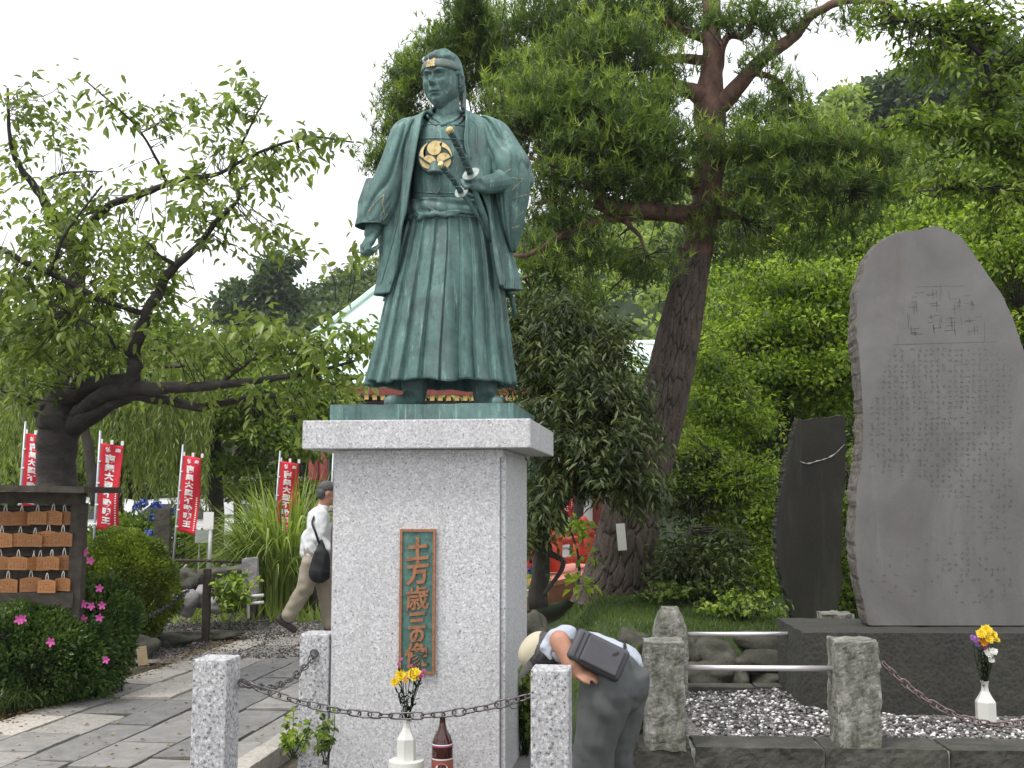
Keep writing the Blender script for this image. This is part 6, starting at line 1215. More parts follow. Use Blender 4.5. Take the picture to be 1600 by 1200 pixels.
 ('backdrop_tree', 'tree', 'dense green tree far behind the cherry trunk at the left edge', 'dense trees beyond the car park', [[(20, 850, 12, 30), (20, 700, 10, 30), (20, 600, 6, 30)]], [(0, 600, 90, 60, 30, 3, 150), (60, 680, 90, 50, 29, 2.5, 150), (-30, 520, 80, 60, 31, 3, 120), (90, 560, 70, 50, 30, 2.5, 110), (40, 760, 90, 40, 28, 2, 110)], MD, .26, .55, 18, .8, .5, .2, 'ball', 45, GREY),
 ('backdrop_tree', 'tree', 'dense green tree far behind the round clipped bush', 'dense trees beyond the car park', [[(210, 850, 12, 32), (205, 700, 10, 32), (200, 600, 6, 32)]], [(190, 560, 80, 50, 32, 3, 130), (160, 640, 80, 50, 31, 2.5, 140), (260, 620, 80, 50, 32, 2.5, 140), (220, 710, 90, 40, 31, 2.5, 140), (260, 540, 50, 40, 33, 2.5, 60)], MD, .28, .55, 18, .8, .5, .2, 'ball', 46, GREY),
 ('backdrop_tree', 'tree', 'dark green tree mass far behind the thin trunks, left of the temple', 'dense trees beyond the car park', [[(350, 850, 12, 44), (355, 720, 10, 44), (360, 640, 6, 44)]], [(330, 670, 70, 50, 44, 3, 160), (410, 690, 80, 50, 44, 3, 160), (470, 720, 60, 40, 44, 2.5, 110), (290, 730, 60, 40, 43, 2.5, 100), (340, 600, 70, 40, 45, 3, 110), (280, 560, 50, 34, 45, 3, 60)], MAT['hill_leaf_dark'], .34, .55, 18, 1.1, .5, .2, 'ball', 47, GREY),
 ('dark_hedge', 'hedge', 'long dark hedge behind the parked cars and the temple foot', None, [[(480, 800, 6, 46), (480, 760, 4, 46), (470, 740, 2, 46)]], [(100 + i * 110, 765, 80, 30, 46, 2, 60) for i in range(10)], DK, .38, .6, 16, 1.2, .5, .2, 'ball', 48, GREY),
 ('leafy_tree', 'tree', 'dark tree filling the gap behind the evergreen, left of the pine trunk', None, [[(900, 880, 10, 24), (905, 700, 8, 24), (900, 600, 5, 24)]], [(870, 560, 60, 40, 24, 1.5, 90), (940, 610, 60, 50, 23, 1.5, 110), (980, 700, 50, 50, 22, 1.2, 80), (900, 660, 60, 50, 24, 1.5, 90), (860, 480, 60, 30, 26, 1.5, 70), (1010, 620, 40, 50, 24, 1.2, 60)], MD, .18, .5, 16, .45, .5, .3, 'ball', 49, GREY),
])
# ---------------------------------------------------------------- willow
g = np.random.default_rng(9); YW = 18.5; wt = empty('willow_tree', P(180, 830, YW), 'pale green weeping willow with long hanging shoots behind the banners', 'tree')
WB = [[(182, 840, 14, YW), (178, 740, 12, YW), (185, 640, 10, YW), (190, 560, 7, YW)], [(186, 640, 6, YW), (240, 580, 5, 18), (290, 570, 3, 17.6)], [(184, 620, 6, YW), (120, 570, 4, 18.2), (40, 560, 3, 18)], [(190, 560, 5, YW), (220, 500, 4, 18.6), (260, 500, 3, 18.6)]]
bpw = np.concatenate([limb('trunk' if i == 0 else 'branch', b, GREY, wt) for i, b in enumerate(WB)])
S_ = []; SD = []; tA = []; tB = []
for i in range(330):
    px = g.choice([g.uniform(130, 325), g.uniform(-20, 80), g.uniform(190, 320)]); top = g.uniform(540, 660); ln = g.uniform(60, 170) if px > 120 else g.uniform(50, 120); Yq = YW + g.uniform(-1.3, 1.0); a, b = P(px, top, Yq), P(px + g.uniform(-12, 12), min(top + ln, 800), Yq); n = int(ln / 3.4)
    t = np.linspace(0, 1, n)[:, None]; c = a * (1 - t) + b * t + np.array((.05, .05, 0)) * np.sin(t * 5 + i); S_.append(c); SD.append(np.stack([g.normal(0, .45, n), g.normal(0, .45, n), np.full(n, -1.0)], 1)); tA.append(a); tB.append(b)
Cw = np.concatenate(S_); Dw = np.concatenate(SD); V, F, k = leaves(Cw, Dw, .13 * g.uniform(.7, 1.3, len(Cw)), .20, g); o = mk('hanging_foliage', V, F, MAT['willow_leaf'], wt, attr=np.repeat(np.clip(g.normal(.5, .22, len(Cw)), 0, 1), k)); o['kind'] = 'stuff'
twigs('hanging_shoots', np.array(tA), np.array(tB), g, wt, MAT['willow_leaf'], .006, .003, sag=0)
C = ell(200, 600, 130, 50, YW, 1.2, 130, g); foliage('foliage', (C, g.normal(0, 1, C.shape)), g, wt, MAT['willow_leaf'], .13, .24, 16, .4, .5, False, None, .8, 'ball')
# ---------------------------------------------------------------- bushes
def bush(name, label, c, dims, n, mat, size, seed, w=.5, cat='bush', core=True, lump=.08):
    g = np.random.default_rng(seed); r = empty(name, (c[0], c[1], 0), label, cat)
    d = unit(g.normal(0, 1, (n, 3))); d[:, 2] = np.abs(d[:, 2]) * np.sign(g.uniform(-.7, 1, n)); lf = np.array([1 + lump * nz(a * 2.6, b * 2.6, cc * 2.6 + seed) * 2 for a, b, cc in d])
    rr = (g.uniform(.80, 1.0, n) * lf)[:, None]; C = np.array(c) + d * np.array(dims) / 2 * rr; C[:, 2] = np.maximum(C[:, 2], .02)
    V, F, k = leaves(C, d * 1.0 + g.normal(0, .55, (n, 3)) + (0, 0, .25), size * g.uniform(.6, 1.3, n), w, g, droop=.05); ps = np.array([nz(a * 5, b * 5, cc * 5) for a, b, cc in C]) * .5
    o = mk('foliage', V, F, mat, r, attr=np.repeat(np.clip(g.normal(.42, .2, n) + ps, 0, 1), k)); o['kind'] = 'stuff'
    A = np.repeat(np.array([[c[0], c[1], .02]]), 160, 0) + g.normal(0, .08, (160, 3)) * (1, 1, 0); B_ = np.array(c) + unit(g.normal(0, 1, (160, 3)) + (0, 0, .5)) * np.array(dims) / 2 * .82; B_[:, 2] = np.maximum(B_[:, 2], .03); twigs('stems', A, B_, g, r, GREY, .012, .004)
    return r
a, b = P(113, 905, 10.9), P(278, 905, 10.9); rb_ = bush('clipped_bush', 'round clipped yellow green bush between the plaque rack and the path', ((a[0] + b[0]) / 2, 10.9, P(0, 828, 10.9)[2] * .5), (b[0] - a[0], 1.0, P(0, 828, 10.9)[2] * 1.02), 36000, MAT['bush_leaf'], .034, 3, .5)
az = bush('azalea_bush', 'dark green azalea bush with magenta blossoms below the plaque rack', (P(55, 1010, 8.25)[0], 8.25, .32), (1.15, .9, .78), 17000, MAT['azalea_leaf'], .042, 4, .5, lump=.14)
az2 = bush('azalea_bush', 'taller dark azalea with magenta blossoms against the left of the round bush', (P(150, 950, 8.65)[0], 8.65, .42), (.62, .6, .95), 11000, MAT['azalea_leaf'], .040, 5, .5, lump=.14)
bush('azalea_bush', 'azalea foliage cut off by the left photo edge under the rack', (P(-70, 1010, 8.3)[0], 8.3, .32), (1.0, .9, .72), 9000, MAT['azalea_leaf'], .042, 6, .5, lump=.14)
def azbloom(px, py, Y, s, parent):
    p = P(px, py, Y); V = []; F = []; k = 0
    for i in range(5):
        a = 2 * math.pi * i / 5 + px; d = np.array((math.cos(a), -.35, math.sin(a))); q = np.array((-math.sin(a), 0, math.cos(a))); V += [p, p + d * s * .5 - q * s * .30, p + d * s * .95 - q * s * .14, p + d * s * .95 + q * s * .14, p + d * s * .5 + q * s * .30]; F.append((k, k + 1, k + 2, k + 3, k + 4)); k += 5
    mk('blossom', V, F, MAT['pink'], parent)
for (px, py) in [(142, 876), (133, 863), (116, 911), (156, 919), (131, 944), (143, 947), (160, 946), (131, 967), (156, 965)]: azbloom(px, py, 8.24, .034, az2)
for (px, py) in [(30, 968), (36, 967), (80, 1003)]: azbloom(px, py, 7.80, .036, az)
azbloom(166, 1031, 7.9, .030, az2)
rb_h = bush('hydrangea', 'hydrangea shrub with blue flower heads behind the round bush', (P(225, 830, 16)[0], 16, .45), (2.2, 1.2, 1.5), 7000, MAT['mid_leaf'], .10, 8, .6, 'shrub', lump=.2)
for (px, py) in [(225, 786), (243, 790), (250, 797), (262, 801), (240, 808), (214, 792), (232, 833), (266, 800), (247, 790)]:
    c = P(px, py, 15.35); g_ = np.random.default_rng(px); d = unit(g_.normal(0, 1, (60, 3))); V, F, k = leaves(c + d * .05, unit(np.cross(d, g_.normal(0, 1, (60, 3)))), np.full(60, .045), .9, g_); mk('flower_head', V, F, MAT['blue_petal'], rb_h)
c = P(833, 892, 12.9); r2 = empty('hydrangea', c - (0, 0, .4), 'single blue hydrangea flower beside the red bridge', 'flower'); d = unit(RNG.normal(0, 1, (80, 3))); V, F, k = leaves(c + d * .05, unit(np.cross(d, RNG.normal(0, 1, (80, 3)))), np.full(80, .045), .9, RNG); mk('flower_head', V, F, MAT['blue_petal'], r2); mk('stem', *tube([c - (0, 0, .42), c], .008, 6), MAT['mid_leaf'], r2)
# ---------------------------------------------------------------- reeds
def blade(base, d, L, w, bend, n=9):
    d = np.array(d, float); d[2] = 0; d /= np.linalg.norm(d) + 1e-9; s = np.cross(d, (0, 0, 1)); t = np.linspace(0, 1, n); pth = base + np.outer(L * (t * (1 - .35 * bend * t)), (0, 0, 1)) + np.outer(L * bend * (t ** 2.2) * .75, d) - np.outer(L * bend * np.clip(t - .55, 0, 1) ** 2 * 1.9, (0, 0, 1))
    ww = w * np.sin(np.pi * np.clip(t * .93 + .07, 0, 1)) ** .5 * (1 - t ** 4); V = np.concatenate([pth - s * ww[:, None], pth + (0, 0, .0) + d * ww[:, None] * .5, pth + s * ww[:, None]]); F = [(i, i + 1, n + i + 1, n + i) for i in range(n - 1)] + [(n + i, n + i + 1, 2 * n + i + 1, 2 * n + i) for i in range(n - 1)]; return V, F
def clump_blades(name, label, c, R, n, Lr, wr, br, mat, mat1, seed, singles=0, cat='grass clump'):
    g = np.random.default_rng(seed); r = empty(name, c, label, cat); Vs = []; Fs = []; at = []; o0 = 0
    for i in range(n):
        a = g.uniform(0, 6.28); q = g.random() ** .5 * R; b = np.array(c) + (math.cos(a) * q, math.sin(a) * q, 0); V, F = blade(b, (math.cos(a) + g.normal(0, .4), math.sin(a) + g.normal(0, .4), 0), g.uniform(*Lr), g.uniform(*wr), g.uniform(*br))
        if i < singles: mk('leaf_blade', V, F, mat1, r, True)
        else: Vs.append(V); Fs += [tuple(x + o0 for x in f) for f in F]; at.append(np.full(len(V), g.random())); o0 += len(V)
    if Vs: o = mk('leaf_blades', np.concatenate(Vs), Fs, mat, r, True, attr=np.concatenate(at)); o['kind'] = 'stuff'
    return r
c = G(435, 962, 0); clump_blades('tall_reeds', 'large clump of tall arching reed grass left of the walking man', c + (0, .35, 0), .50, 1100, (1.2, 2.35), (.010, .020), (.15, .95), MAT['reed_leaf'], MAT['reed_one'], 3, 220)
clump_blades('tall_reeds', 'thinner arching grass drooping left of the big reed clump', c + (-.45, .6, .25), .28, 260, (.9, 1.6), (.008, .014), (.5, 1.1), MAT['reed_leaf'], MAT['reed_one'], 4, 30)
m = MB(); 
for dz, rr in ((.42, .42), (.62, .5)): m.tube([c + (math.cos(a) * rr, .35 + math.sin(a) * rr, dz + .05 * math.sin(a + 1)) for a in np.linspace(0, 2 * math.pi, 40)], .010, 6)
o = m.obj('binding_rope', MAT['strap'], None, True); tag(o, 'two dark ropes tied round the tall reed clump', 'rope')
for (px, py, Y, n, L, seed, lab) in [(15, 1112, 0, 150, .34, 11, 'strap leaved plant at the path edge, at the far left'), (72, 1096, 0, 150, .32, 12, 'strap leaved plant at the path edge, next to the leftmost one'), (125, 1072, 0, 120, .28, 13, 'strap leaved plant at the path edge under the azalea'), (-40, 1125, 0, 120, .34, 15, 'strap leaved plant cut off by the left photo edge')]:
    q = G(px, py, 0); clump_blades('strap_leaf_plant', lab, q + (0, .1, 0), .16, n, (L * .6, L), (.004, .008), (.6, 1.2), MAT['iris_leaf'], MAT['iris_leaf'], seed)
q = G(420, 960, 0); clump_blades('strap_leaf_plant', 'small green strap leaved tuft at the foot of the tall reeds', q + (0, .1, 0), .10, 60, (.2, .4), (.006, .012), (.5, 1.0), MAT['reed_leaf'], MAT['reed_one'], 17)
def weed(px, py, Y, h, n, size, mat, label, seed, wdt=.10, z0=0):
    g = np.random.default_rng(seed); b = P(px, py, Y); b[2] = max(b[2], z0); r = empty('leafy_weed', b, label, 'plant'); A = np.repeat(b[None], n, 0) + g.normal(0, wdt * .3, (n, 3)) * (1, 1, 0); B_ = A + np.stack([g.normal(0, wdt, n), g.normal(0, wdt, n), g.uniform(.3, 1, n) * h], 1); twigs('stems', A, B_, g, r, MAT['mid_leaf'], .003, .002)
    C = np.concatenate([A + (B_ - A) * t for t in (.5, .7, .85, 1.0)]); C = np.repeat(C, 3, 0); V, F, k = leaves(C, g.normal(0, 1, C.shape) + (0, 0, .1), size * g.uniform(.6, 1.2, len(C)), .62, g, True, up=g.normal(0, .3, C.shape) + (0, -.5, 1)); o = mk('leaves', V, F, mat, r, attr=np.repeat(g.random(len(C)), k)); o['kind'] = 'stuff'
weed(460, 1185, 5.85, .30, 9, .042, MAT['maple_leaf'], 'green leafy weed growing left of the granite post by the pedestal', 51, .05); weed(508, 1195, 5.75, .26, 8, .04, MAT['mid_leaf'], 'green leafy weed squeezed between granite post and pedestal', 52, .03)
weed(818, 1190, 6.4, .55, 40, .05, MAT['mid_leaf'], 'green weeds growing along the right side of the pedestal', 53, .07); weed(996, 1150, 6.6, .5, 36, .06, MAT['mid_leaf'], 'green leaves between the bending person and the rough corner post', 54, .09)
weed(362, 958, 11.7, .42, 40, .075, MAT['maple_leaf'], 'bright yellow green leafy plant in front of the low rock wall', 55, .12); weed(268, 960, 11.6, .14, 10, .06, MAT['maple_leaf'], 'tiny yellow green plant by the pale rocks', 56, .05)
weed(1140, 962, 9.8, .22, 30, .06, MAT['maple_leaf'], 'small bright leafed plant on the grass left of the dark slab', 57, .18, .4); weed(1165, 968, 9.6, .20, 30, .055, MAT['mid_leaf'], 'low leafy plant at the left foot of the dark slab', 58, .2, .4); weed(1060, 940, 11.0, .2, 30, .06, MAT['mid_leaf'], 'low leafy plant on the grass below the dark shrub', 59, .25, .4)
# ---------------------------------------------------------------- grass, ground cover
def grass(name, label, pts, h, w, mat, seed, n3=1):
    g = np.random.default_rng(seed); n = len(pts); A = unit(np.stack([g.normal(0, .35, n), g.normal(0, .35, n), np.ones(n)], 1)); S = unit(np.cross(A, g.normal(0, 1, (n, 3)))); l = h * g.uniform(.4, 1.2, (n, 1)); V = np.stack([pts - S * w, pts + S * w, pts + A * l + S * l * .25], 1).reshape(-1, 3)
    ps = np.array([nz(x * 1.4, y * 1.4) for x, y, z in pts]); o = mk(name, V, np.arange(n * 3).reshape(-1, 3), mat, None, attr=np.repeat(np.clip(g.normal(.45, .22, n) + ps * .5, 0, 1), 3)); return tag(o, label, 'grass', kind='stuff')
g = np.random.default_rng(77); n = 52000; q = np.stack([g.uniform(.25, 5.2, n), 7.5 + 6 * g.random(n) ** 1.3], 1); z = np.array([mound_z(x, y) for x, y in q]); k = z > .03
grass('lawn_grass', 'short green grass covering the mound around the pine', np.concatenate([q[k], z[k, None]], 1), .055, .0040, MAT['grass'], 1)
n = 9000; q = np.stack([g.uniform(-9, -4.45, n), g.uniform(6.6, 9.5, n)], 1); uvk = (q[:, 0] * CT - q[:, 1] * ST) < -4.42; q = q[uvk]; grass('verge_grass', 'thin grass and weeds on the soil left of the path', np.concatenate([q, np.full((len(q), 1), -.02)], 1), .07, .003, MAT['grass'], 2)
n = 6000; q = np.stack([g.uniform(-9, -1.5, n), g.uniform(13.2, 19, n)], 1); grass('far_grass', 'green ground cover behind the low rock wall', np.concatenate([q, np.full((n, 1), -.02)], 1), .28, .018, MAT['reed_leaf'], 3)
# fallen leaves and moss in the joints
n = 1800; q = np.stack([g.uniform(-4.6, -2.2, n), g.uniform(5.5, 11.5, n)], 1); e = np.abs(g.normal(0, 1, n)); q[:, 0] = np.where(g.random(n) < .75, -4.45 + .10 * g.normal(0, 1, n), q[:, 0]); pts = np.array([UV(u_, v_, .012) for u_, v_ in q]); V, F, k = leaves(pts, g.normal(0, 1, (n, 3)) * (1, 1, .08), .035 * g.uniform(.5, 1.2, n), .5, g, up=g.normal(0, .15, (n, 3)) + (0, 0, 1)); m = leafmat('fallen_leaves', [(0, (.10, .05, .02)), (.5, (.22, .13, .06)), (1, (.34, .25, .10))], .1, .8); tag(mk('fallen_leaves', V, F, m, None, attr=np.repeat(g.random(n), k)), 'dry brown fallen leaves along the left edge of the path', 'fallen leaves', kind='stuff')
# ---------------------------------------------------------------- far hillside woods
def forest(name, label, n, mat, seed, sel, size=.5, R=(1.7, 3.0), per=230):
    g = np.random.default_rng(seed); Cs = []; As = []; Ls = []; at = []; cnt = 0; tries = 0
    while cnt < n and tries < n * 30:
        tries += 1; px = g.uniform(250, 1750); y = g.uniform(34, 96) if px > 900 else g.uniform(46, 96)
        if not sel(px, y, g): continue
        x = (px - 800) / FOC * y; z = hill_z(x, y); r = g.uniform(*R) * (.55 + .45 * y / 84); d = unit(g.normal(0, 1, (per, 3))); d[:, 2] = np.abs(d[:, 2]) * .85 + .05; d[:, 1] -= .25; d = unit(d); lf = np.array([1 + .35 * nz(a * 2.2 + cnt, b * 2.2, c_ * 2.2) for a, b, c_ in d])[:, None]; Cs.append(np.array((x, y, z + r * .1)) + d * lf * r * g.uniform(.75, 1.05, (per, 1)) * (1, 1, .85)); As.append(d + g.normal(0, .7, (per, 3))); s = size * (.5 + .5 * y / 84); Ls.append(s * g.uniform(.6, 1.3, per)); tr = g.random(); at.append(np.clip(.6 * tr + .4 * g.random(per), 0, 1)); cnt += 1
    V, F, k = leaves(np.concatenate(Cs), np.concatenate(As), np.concatenate(Ls), .75, g); tag(mk(name, V, F, mat, None, attr=np.repeat(np.concatenate(at), k)), label, 'forest', kind='stuff')
forest('hillside_forest', 'light green broadleaf woods covering the lower hillside', 330, MAT['hill_leaf'], 1, lambda px, y, g: px > 700 and y < 78 or g.random() < .15, .42)
forest('ridge_forest', 'dark bluish green woods along the hill ridge', 480, MAT['hill_leaf_dark'], 2, lambda px, y, g: y > 70 or px < 720 or g.random() < .25, .46)
def crown_tree(label, cl, Y, mat, size, seed, name='ridge_tree', per=22, spread=.9, trunk=None, grp='tall trees on the skyline', mode='ball', flat=.5):
    g = np.random.default_rng(seed); tx, ty0, ty1, r = trunk; root = empty(name, P(tx, ty0, Y), label, 'tree', grp); p = limb('trunk', [(tx, ty0, r, Y), (tx + 2, (ty0 + ty1) / 2, r * .7, Y), (tx, ty1, r * .3, Y)], GREY, root, 6); C = np.concatenate([ell(*c, g) for c in cl]); twigs('twigs', nearest(C, p), C, g, root, GREY, .06, .02); foliage('foliage', (C, C - C.mean(0)), g, root, mat, size, .6, per, spread, flat, False, None, .1, mode)
crown_tree('jagged dark conifer on the left skyline, the taller one', [(435, 412, 16, 7, 70, .8, 16), (430, 432, 24, 7, 70, 1, 22), (425, 450, 26, 7, 70, 1, 22), (440, 466, 26, 8, 70, 1, 20), (452, 400, 8, 5, 70, .5, 5)], 70, MAT['hill_leaf_dark'], .5, 5, 'conifer_tree', trunk=(433, 520, 405, 3))
crown_tree('jagged dark conifer on the left skyline, the lower one to the left', [(372, 452, 18, 6, 70, .8, 12), (368, 472, 28, 7, 70, 1, 20), (380, 490, 30, 8, 70, 1, 22), (350, 500, 24, 8, 70, 1, 16)], 70, MAT['hill_leaf_dark'], .5, 6, 'conifer_tree', trunk=(372, 540, 448, 3))
crown_tree('rounded dark tree crown standing up from the ridge below the bright sky', [(1380, 150, 45, 24, 62, 2.4, 70), (1340, 175, 40, 24, 62, 2.2, 60), (1420, 185, 50, 30, 62, 2.4, 70)], 62, MAT['hill_leaf_dark'], .45, 7, 'ridge_tree', trunk=(1380, 300, 150, 5))
crown_tree('tall dark tree crown at the top of the right ridge', [(1480, 110, 45, 28, 60, 2.2, 70), (1540, 90, 60, 34, 60, 2.4, 90), (1450, 160, 45, 34, 60, 2.2, 70), (1520, 180, 70, 40, 60, 2.4, 90)], 60, MAT['hill_leaf_dark'], .45, 8, 'ridge_tree', trunk=(1490, 300, 120, 6))
crown_tree('yellow green tree at the lower end of the right ridge', [(1320, 165, 22, 16, 58, 1.4, 30), (1300, 195, 36, 20, 58, 1.6, 45)], 58, MAT['hill_leaf'], .40, 9, 'ridge_tree', trunk=(1305, 290, 170, 4))
# ================================================================ PEOPLE
def person(name, label, loc): return empty(name, loc, label, 'person')
def head_shape(c, s, R):                # small realistic head: skull, jaw, nose, brow, ears; R: local (right, forward, up) -> world
    L = lambda x, y, z: np.array(c) + R @ np.array((x, y, z)) * s
    pr = []
    V, F = blob((0, 0, 0), (.150, .190, .200), 20); pr.append((V @ R.T * s + L(0, -.005, .02), F))
    V, F = blob((0, 0, 0), (.118, .120, .150), 18); pr.append((V @ R.T * s + L(0, .030, -.055), F))
    pr.append(capsule(L(0, .090, .020), L(0, .112, -.020), .012 * s, .017 * s)); pr.append(capsule(L(-.04, .080, .04), L(.04, .080, .04), .016 * s, .016 * s)); pr.append(capsule(L(-.018, .090, -.058), L(.018, .090, -.058), .012 * s, .012 * s)); pr.append(capsule(L(-.01, .078, -.095), L(.01, .078, -.095), .020 * s, .020 * s))
    for k in (-1, 1): V, F = blob((0, 0, 0), (.018, .04, .062), 12); pr.append((V @ R.T * s + L(k * .078, -.005, -.002), F))
    return pr, L
def fingers(c, f, up, s, curl=.7):
    f = np.array(f, float); f /= np.linalg.norm(f); up = np.array(up, float); up -= f * (up @ f); up /= np.linalg.norm(up); sd = np.cross(f, up); c = np.array(c); pt = lambda a, b, d: c + f * a * s + up * b * s + sd * d * s
    pr = [capsule(pt(-.03, 0, 0), pt(.03, 0, 0), .030 * s, .036 * s, .55, up)]
    for d, L in ((.028, .9), (.0095, 1.0), (-.0095, .93), (-.027, .75)): a = pt(.04, 0, d); b = pt(.04 + .035 * L, -.010 * curl, d); e = pt(.04 + (.060 - .02 * curl) * L, -.035 * curl, d); pr += [capsule(a, b, .0095 * s, .009 * s), capsule(b, e, .009 * s, .0078 * s)]
    pr += [capsule(pt(-.01, 0, .030), pt(.025, -.012, .048), .012 * s, .010 * s), capsule(pt(.025, -.012, .048), pt(.05, -.02, .046), .010 * s, .008 * s)]; return pr
# ---------------------------------------------------------------- walking man
YM = 11.85; Z = lambda px, py, dy=0.0: P(px, py, YM + dy)
pm = person('person', 'grey haired man in white shirt and khaki trousers striding right behind the pedestal', G(490, 985, 0) * (1, 0, 1) + (0, YM, 0))
RH = np.stack([np.array((.25, -.97, 0)), np.array((.95, .22, -.20)), np.array((.19, .1, .97))], 1)
hp, HLm = head_shape(Z(512, 771), 1.0, RH)
body = hp + [capsule(Z(506, 785), Z(497, 805), .055, .065), capsule(Z(500, 808), Z(492, 865), .11, .12, .7, (1, 0, 0)), capsule(Z(502, 812, -.14), Z(500, 842, -.20), .045, .040), capsule(Z(500, 842, -.20), Z(518, 868, -.20), .038, .028), capsule(Z(505, 812, .17), Z(520, 845, .2), .05, .042), capsule(Z(520, 845, .2), Z(540, 862, .16), .04, .028),
       capsule(Z(492, 870, -.05), Z(478, 920, -.06), .08, .06), capsule(Z(478, 920, -.06), Z(450, 966, -.06), .055, .04), capsule(Z(497, 870, .07), Z(508, 925, .08), .08, .06), capsule(Z(508, 925, .08), Z(514, 972, .08), .055, .042)] + fingers(Z(522, 873, -.2), (.5, 0, -.85), (-.8, 0, -.4), 1.0) + fingers(Z(546, 864, .15), (.9, 0, -.2), (0, 0, 1), 1.0)
V, F = remesh(*join(body), .010, 2); mk('body', V, F, MAT['skin'], pm, smooth=True)
V, F = remesh(*join([capsule(Z(505, 795), Z(498, 810), .080, .15, .85, (1, 0, 0)), capsule(Z(499, 812), Z(492, 860), .150, .165, .80, (1, 0, 0)), capsule(Z(487, 840), Z(484, 858), .12, .13, .9, (1, 0, 0)), capsule(Z(500, 806, -.12), Z(499, 842, -.21), .085, .078), capsule(Z(499, 842, -.21), Z(514, 862, -.21), .075, .062), capsule(Z(500, 806, .12), Z(515, 845, .20), .085, .075)]), .011, 3)
V = V + np.array([[.014 * nz(p[0] * 9, p[1] * 6, p[2] * 9), .030 * abs(nz(p[0] * 9 + p[2] * 4, p[2] * 5, 3)) + .008 * nz(p[0] * 25, p[2] * 20), 0] for p in V]); mk('shirt', V, F, MAT['cloth_white'], pm, smooth=True)
V, F = remesh(*join([capsule(Z(489, 862), Z(491, 880), .150, .150, .8, (1, 0, 0)), capsule(Z(487, 880, -.06), Z(476, 920, -.07), .115, .095), capsule(Z(476, 920, -.07), Z(451, 962, -.06), .088, .080), capsule(Z(498, 880, .07), Z(508, 925, .08), .115, .09), capsule(Z(508, 925, .08), Z(514, 974, .08), .088, .070)]), .011, 3)
V = V + np.array([[.012 * nz(p[0] * 8, p[1] * 8, p[2] * 11), .014 * nz(p[0] * 9, p[2] * 12, 3), 0] for p in V]); mk('trousers', V, F, MAT['cloth_khaki'], pm, smooth=True)
Lh = HLm; hv = []; hf = []
for (cx, cy_, cz, dx, dy_, dz) in ((0, -.022, .055, .170, .200, .160), (0, -.060, -.005, .160, .120, .150)): V, F = blob((0, 0, 0), (dx, dy_, dz), 22); hv.append((V @ RH.T + Lh(cx, cy_, cz), F))
V, F = remesh(*join(hv), .008, 1); V += np.array([[.004 * nz(p[0] * 60, p[1] * 60, p[2] * 25)] * 3 for p in V]); mk('hair', V, F, MAT['grey_hair'], pm, smooth=True)
for (a, b, dy) in (((437, 968), (459, 984), -.06), ((512, 982), (534, 984), .08)):
    V, F = remesh(*join([capsule(Z(*a, dy), Z(*b, dy), .042, .038, .8, (0, 1, 0)), capsule(Z(a[0] + 6, a[1] - 6, dy), Z((a[0] + b[0]) / 2, (a[1] + b[1]) / 2 - 3, dy), .045, .04)]), .008, 2); mk('shoe', V, F, MAT['shoe'], pm, smooth=True)
V, F = remesh(*join([capsule(Z(502, 868, -.29), Z(500, 893, -.29), .085, .125, .55, (0, 1, 0)), capsule(Z(502, 845, -.27), Z(502, 868, -.28), .02, .08, .55, (0, 1, 0))]), .010, 3)
V += np.array([[.01 * nz(p[0] * 12, p[2] * 9, 1), .014 * nz(p[0] * 14, p[2] * 8, 5), 0] for p in V]); bag = mk('shoulder_bag', V, F, MAT['black_cloth'], None, smooth=True); tag(bag, 'black cloth bag hanging at the hip of the walking man', 'bag')
mk('shoulder_strap', *(lambda q: tube(crom(q, 24), .013, 6))([Z(502, 858, -.27), Z(493, 832, -.29), Z(488, 815, -.23), Z(497, 800, -.10), Z(503, 796, 0)]), MAT['strap'], bag, True)
# person whose hat and brown coat show at the pedestal edge
Y2 = 11.2; Z2 = lambda px, py, dy=0.0: P(px, py, Y2 + dy)
p2_ = person('person', 'person in brown coat and olive brimmed hat, mostly hidden behind the pedestal', G(540, 995, 0) * (1, 0, 1) + (0, Y2, 0)); R2 = np.stack([np.array((1, 0, 0.)), np.array((0, -1., 0)), np.array((0, 0, 1.))], 1); R2[:, 0] *= -1
hp, H2 = head_shape(Z2(542, 798), 1.0, R2)
body = hp + [capsule(Z2(542, 812), Z2(542, 830), .055, .065), capsule(Z2(542, 835), Z2(542, 885), .13, .13), capsule(Z2(533, 835), Z2(528, 875), .05, .04), capsule(Z2(528, 875), Z2(530, 908, -.05), .04, .03), capsule(Z2(556, 835), Z2(562, 875), .05, .04), capsule(Z2(562, 875), Z2(560, 908, -.05), .04, .03), capsule(Z2(537, 890), Z2(536, 940), .08, .06), capsule(Z2(536, 940), Z2(535, 990), .055, .04), capsule(Z2(549, 890), Z2(551, 940), .08, .06), capsule(Z2(551, 940), Z2(552, 990), .055, .04)] + fingers(Z2(530, 914, -.06), (0, -.1, -1), (-1, 0, 0), 1.0) + fingers(Z2(560, 914, -.06), (0, -.1, -1), (1, 0, 0), 1.0)
V, F = remesh(*join(body), .011, 2); mk('body', V, F, MAT['skin'], p2_, smooth=True)
V, F = remesh(*join([capsule(Z2(542, 826), Z2(542, 905), .165, .175, .75, (0, 1, 0)), capsule(Z2(532, 830), Z2(526.5, 875), .07, .065), capsule(Z2(526.5, 875), Z2(528, 902, -.03), .062, .055), capsule(Z2(556, 830), Z2(563, 875), .07, .065), capsule(Z2(563, 875), Z2(560, 902, -.03), .062, .055)]), .012, 3); mk('coat', V, F, MAT['brown_cloth'], p2_, smooth=True)
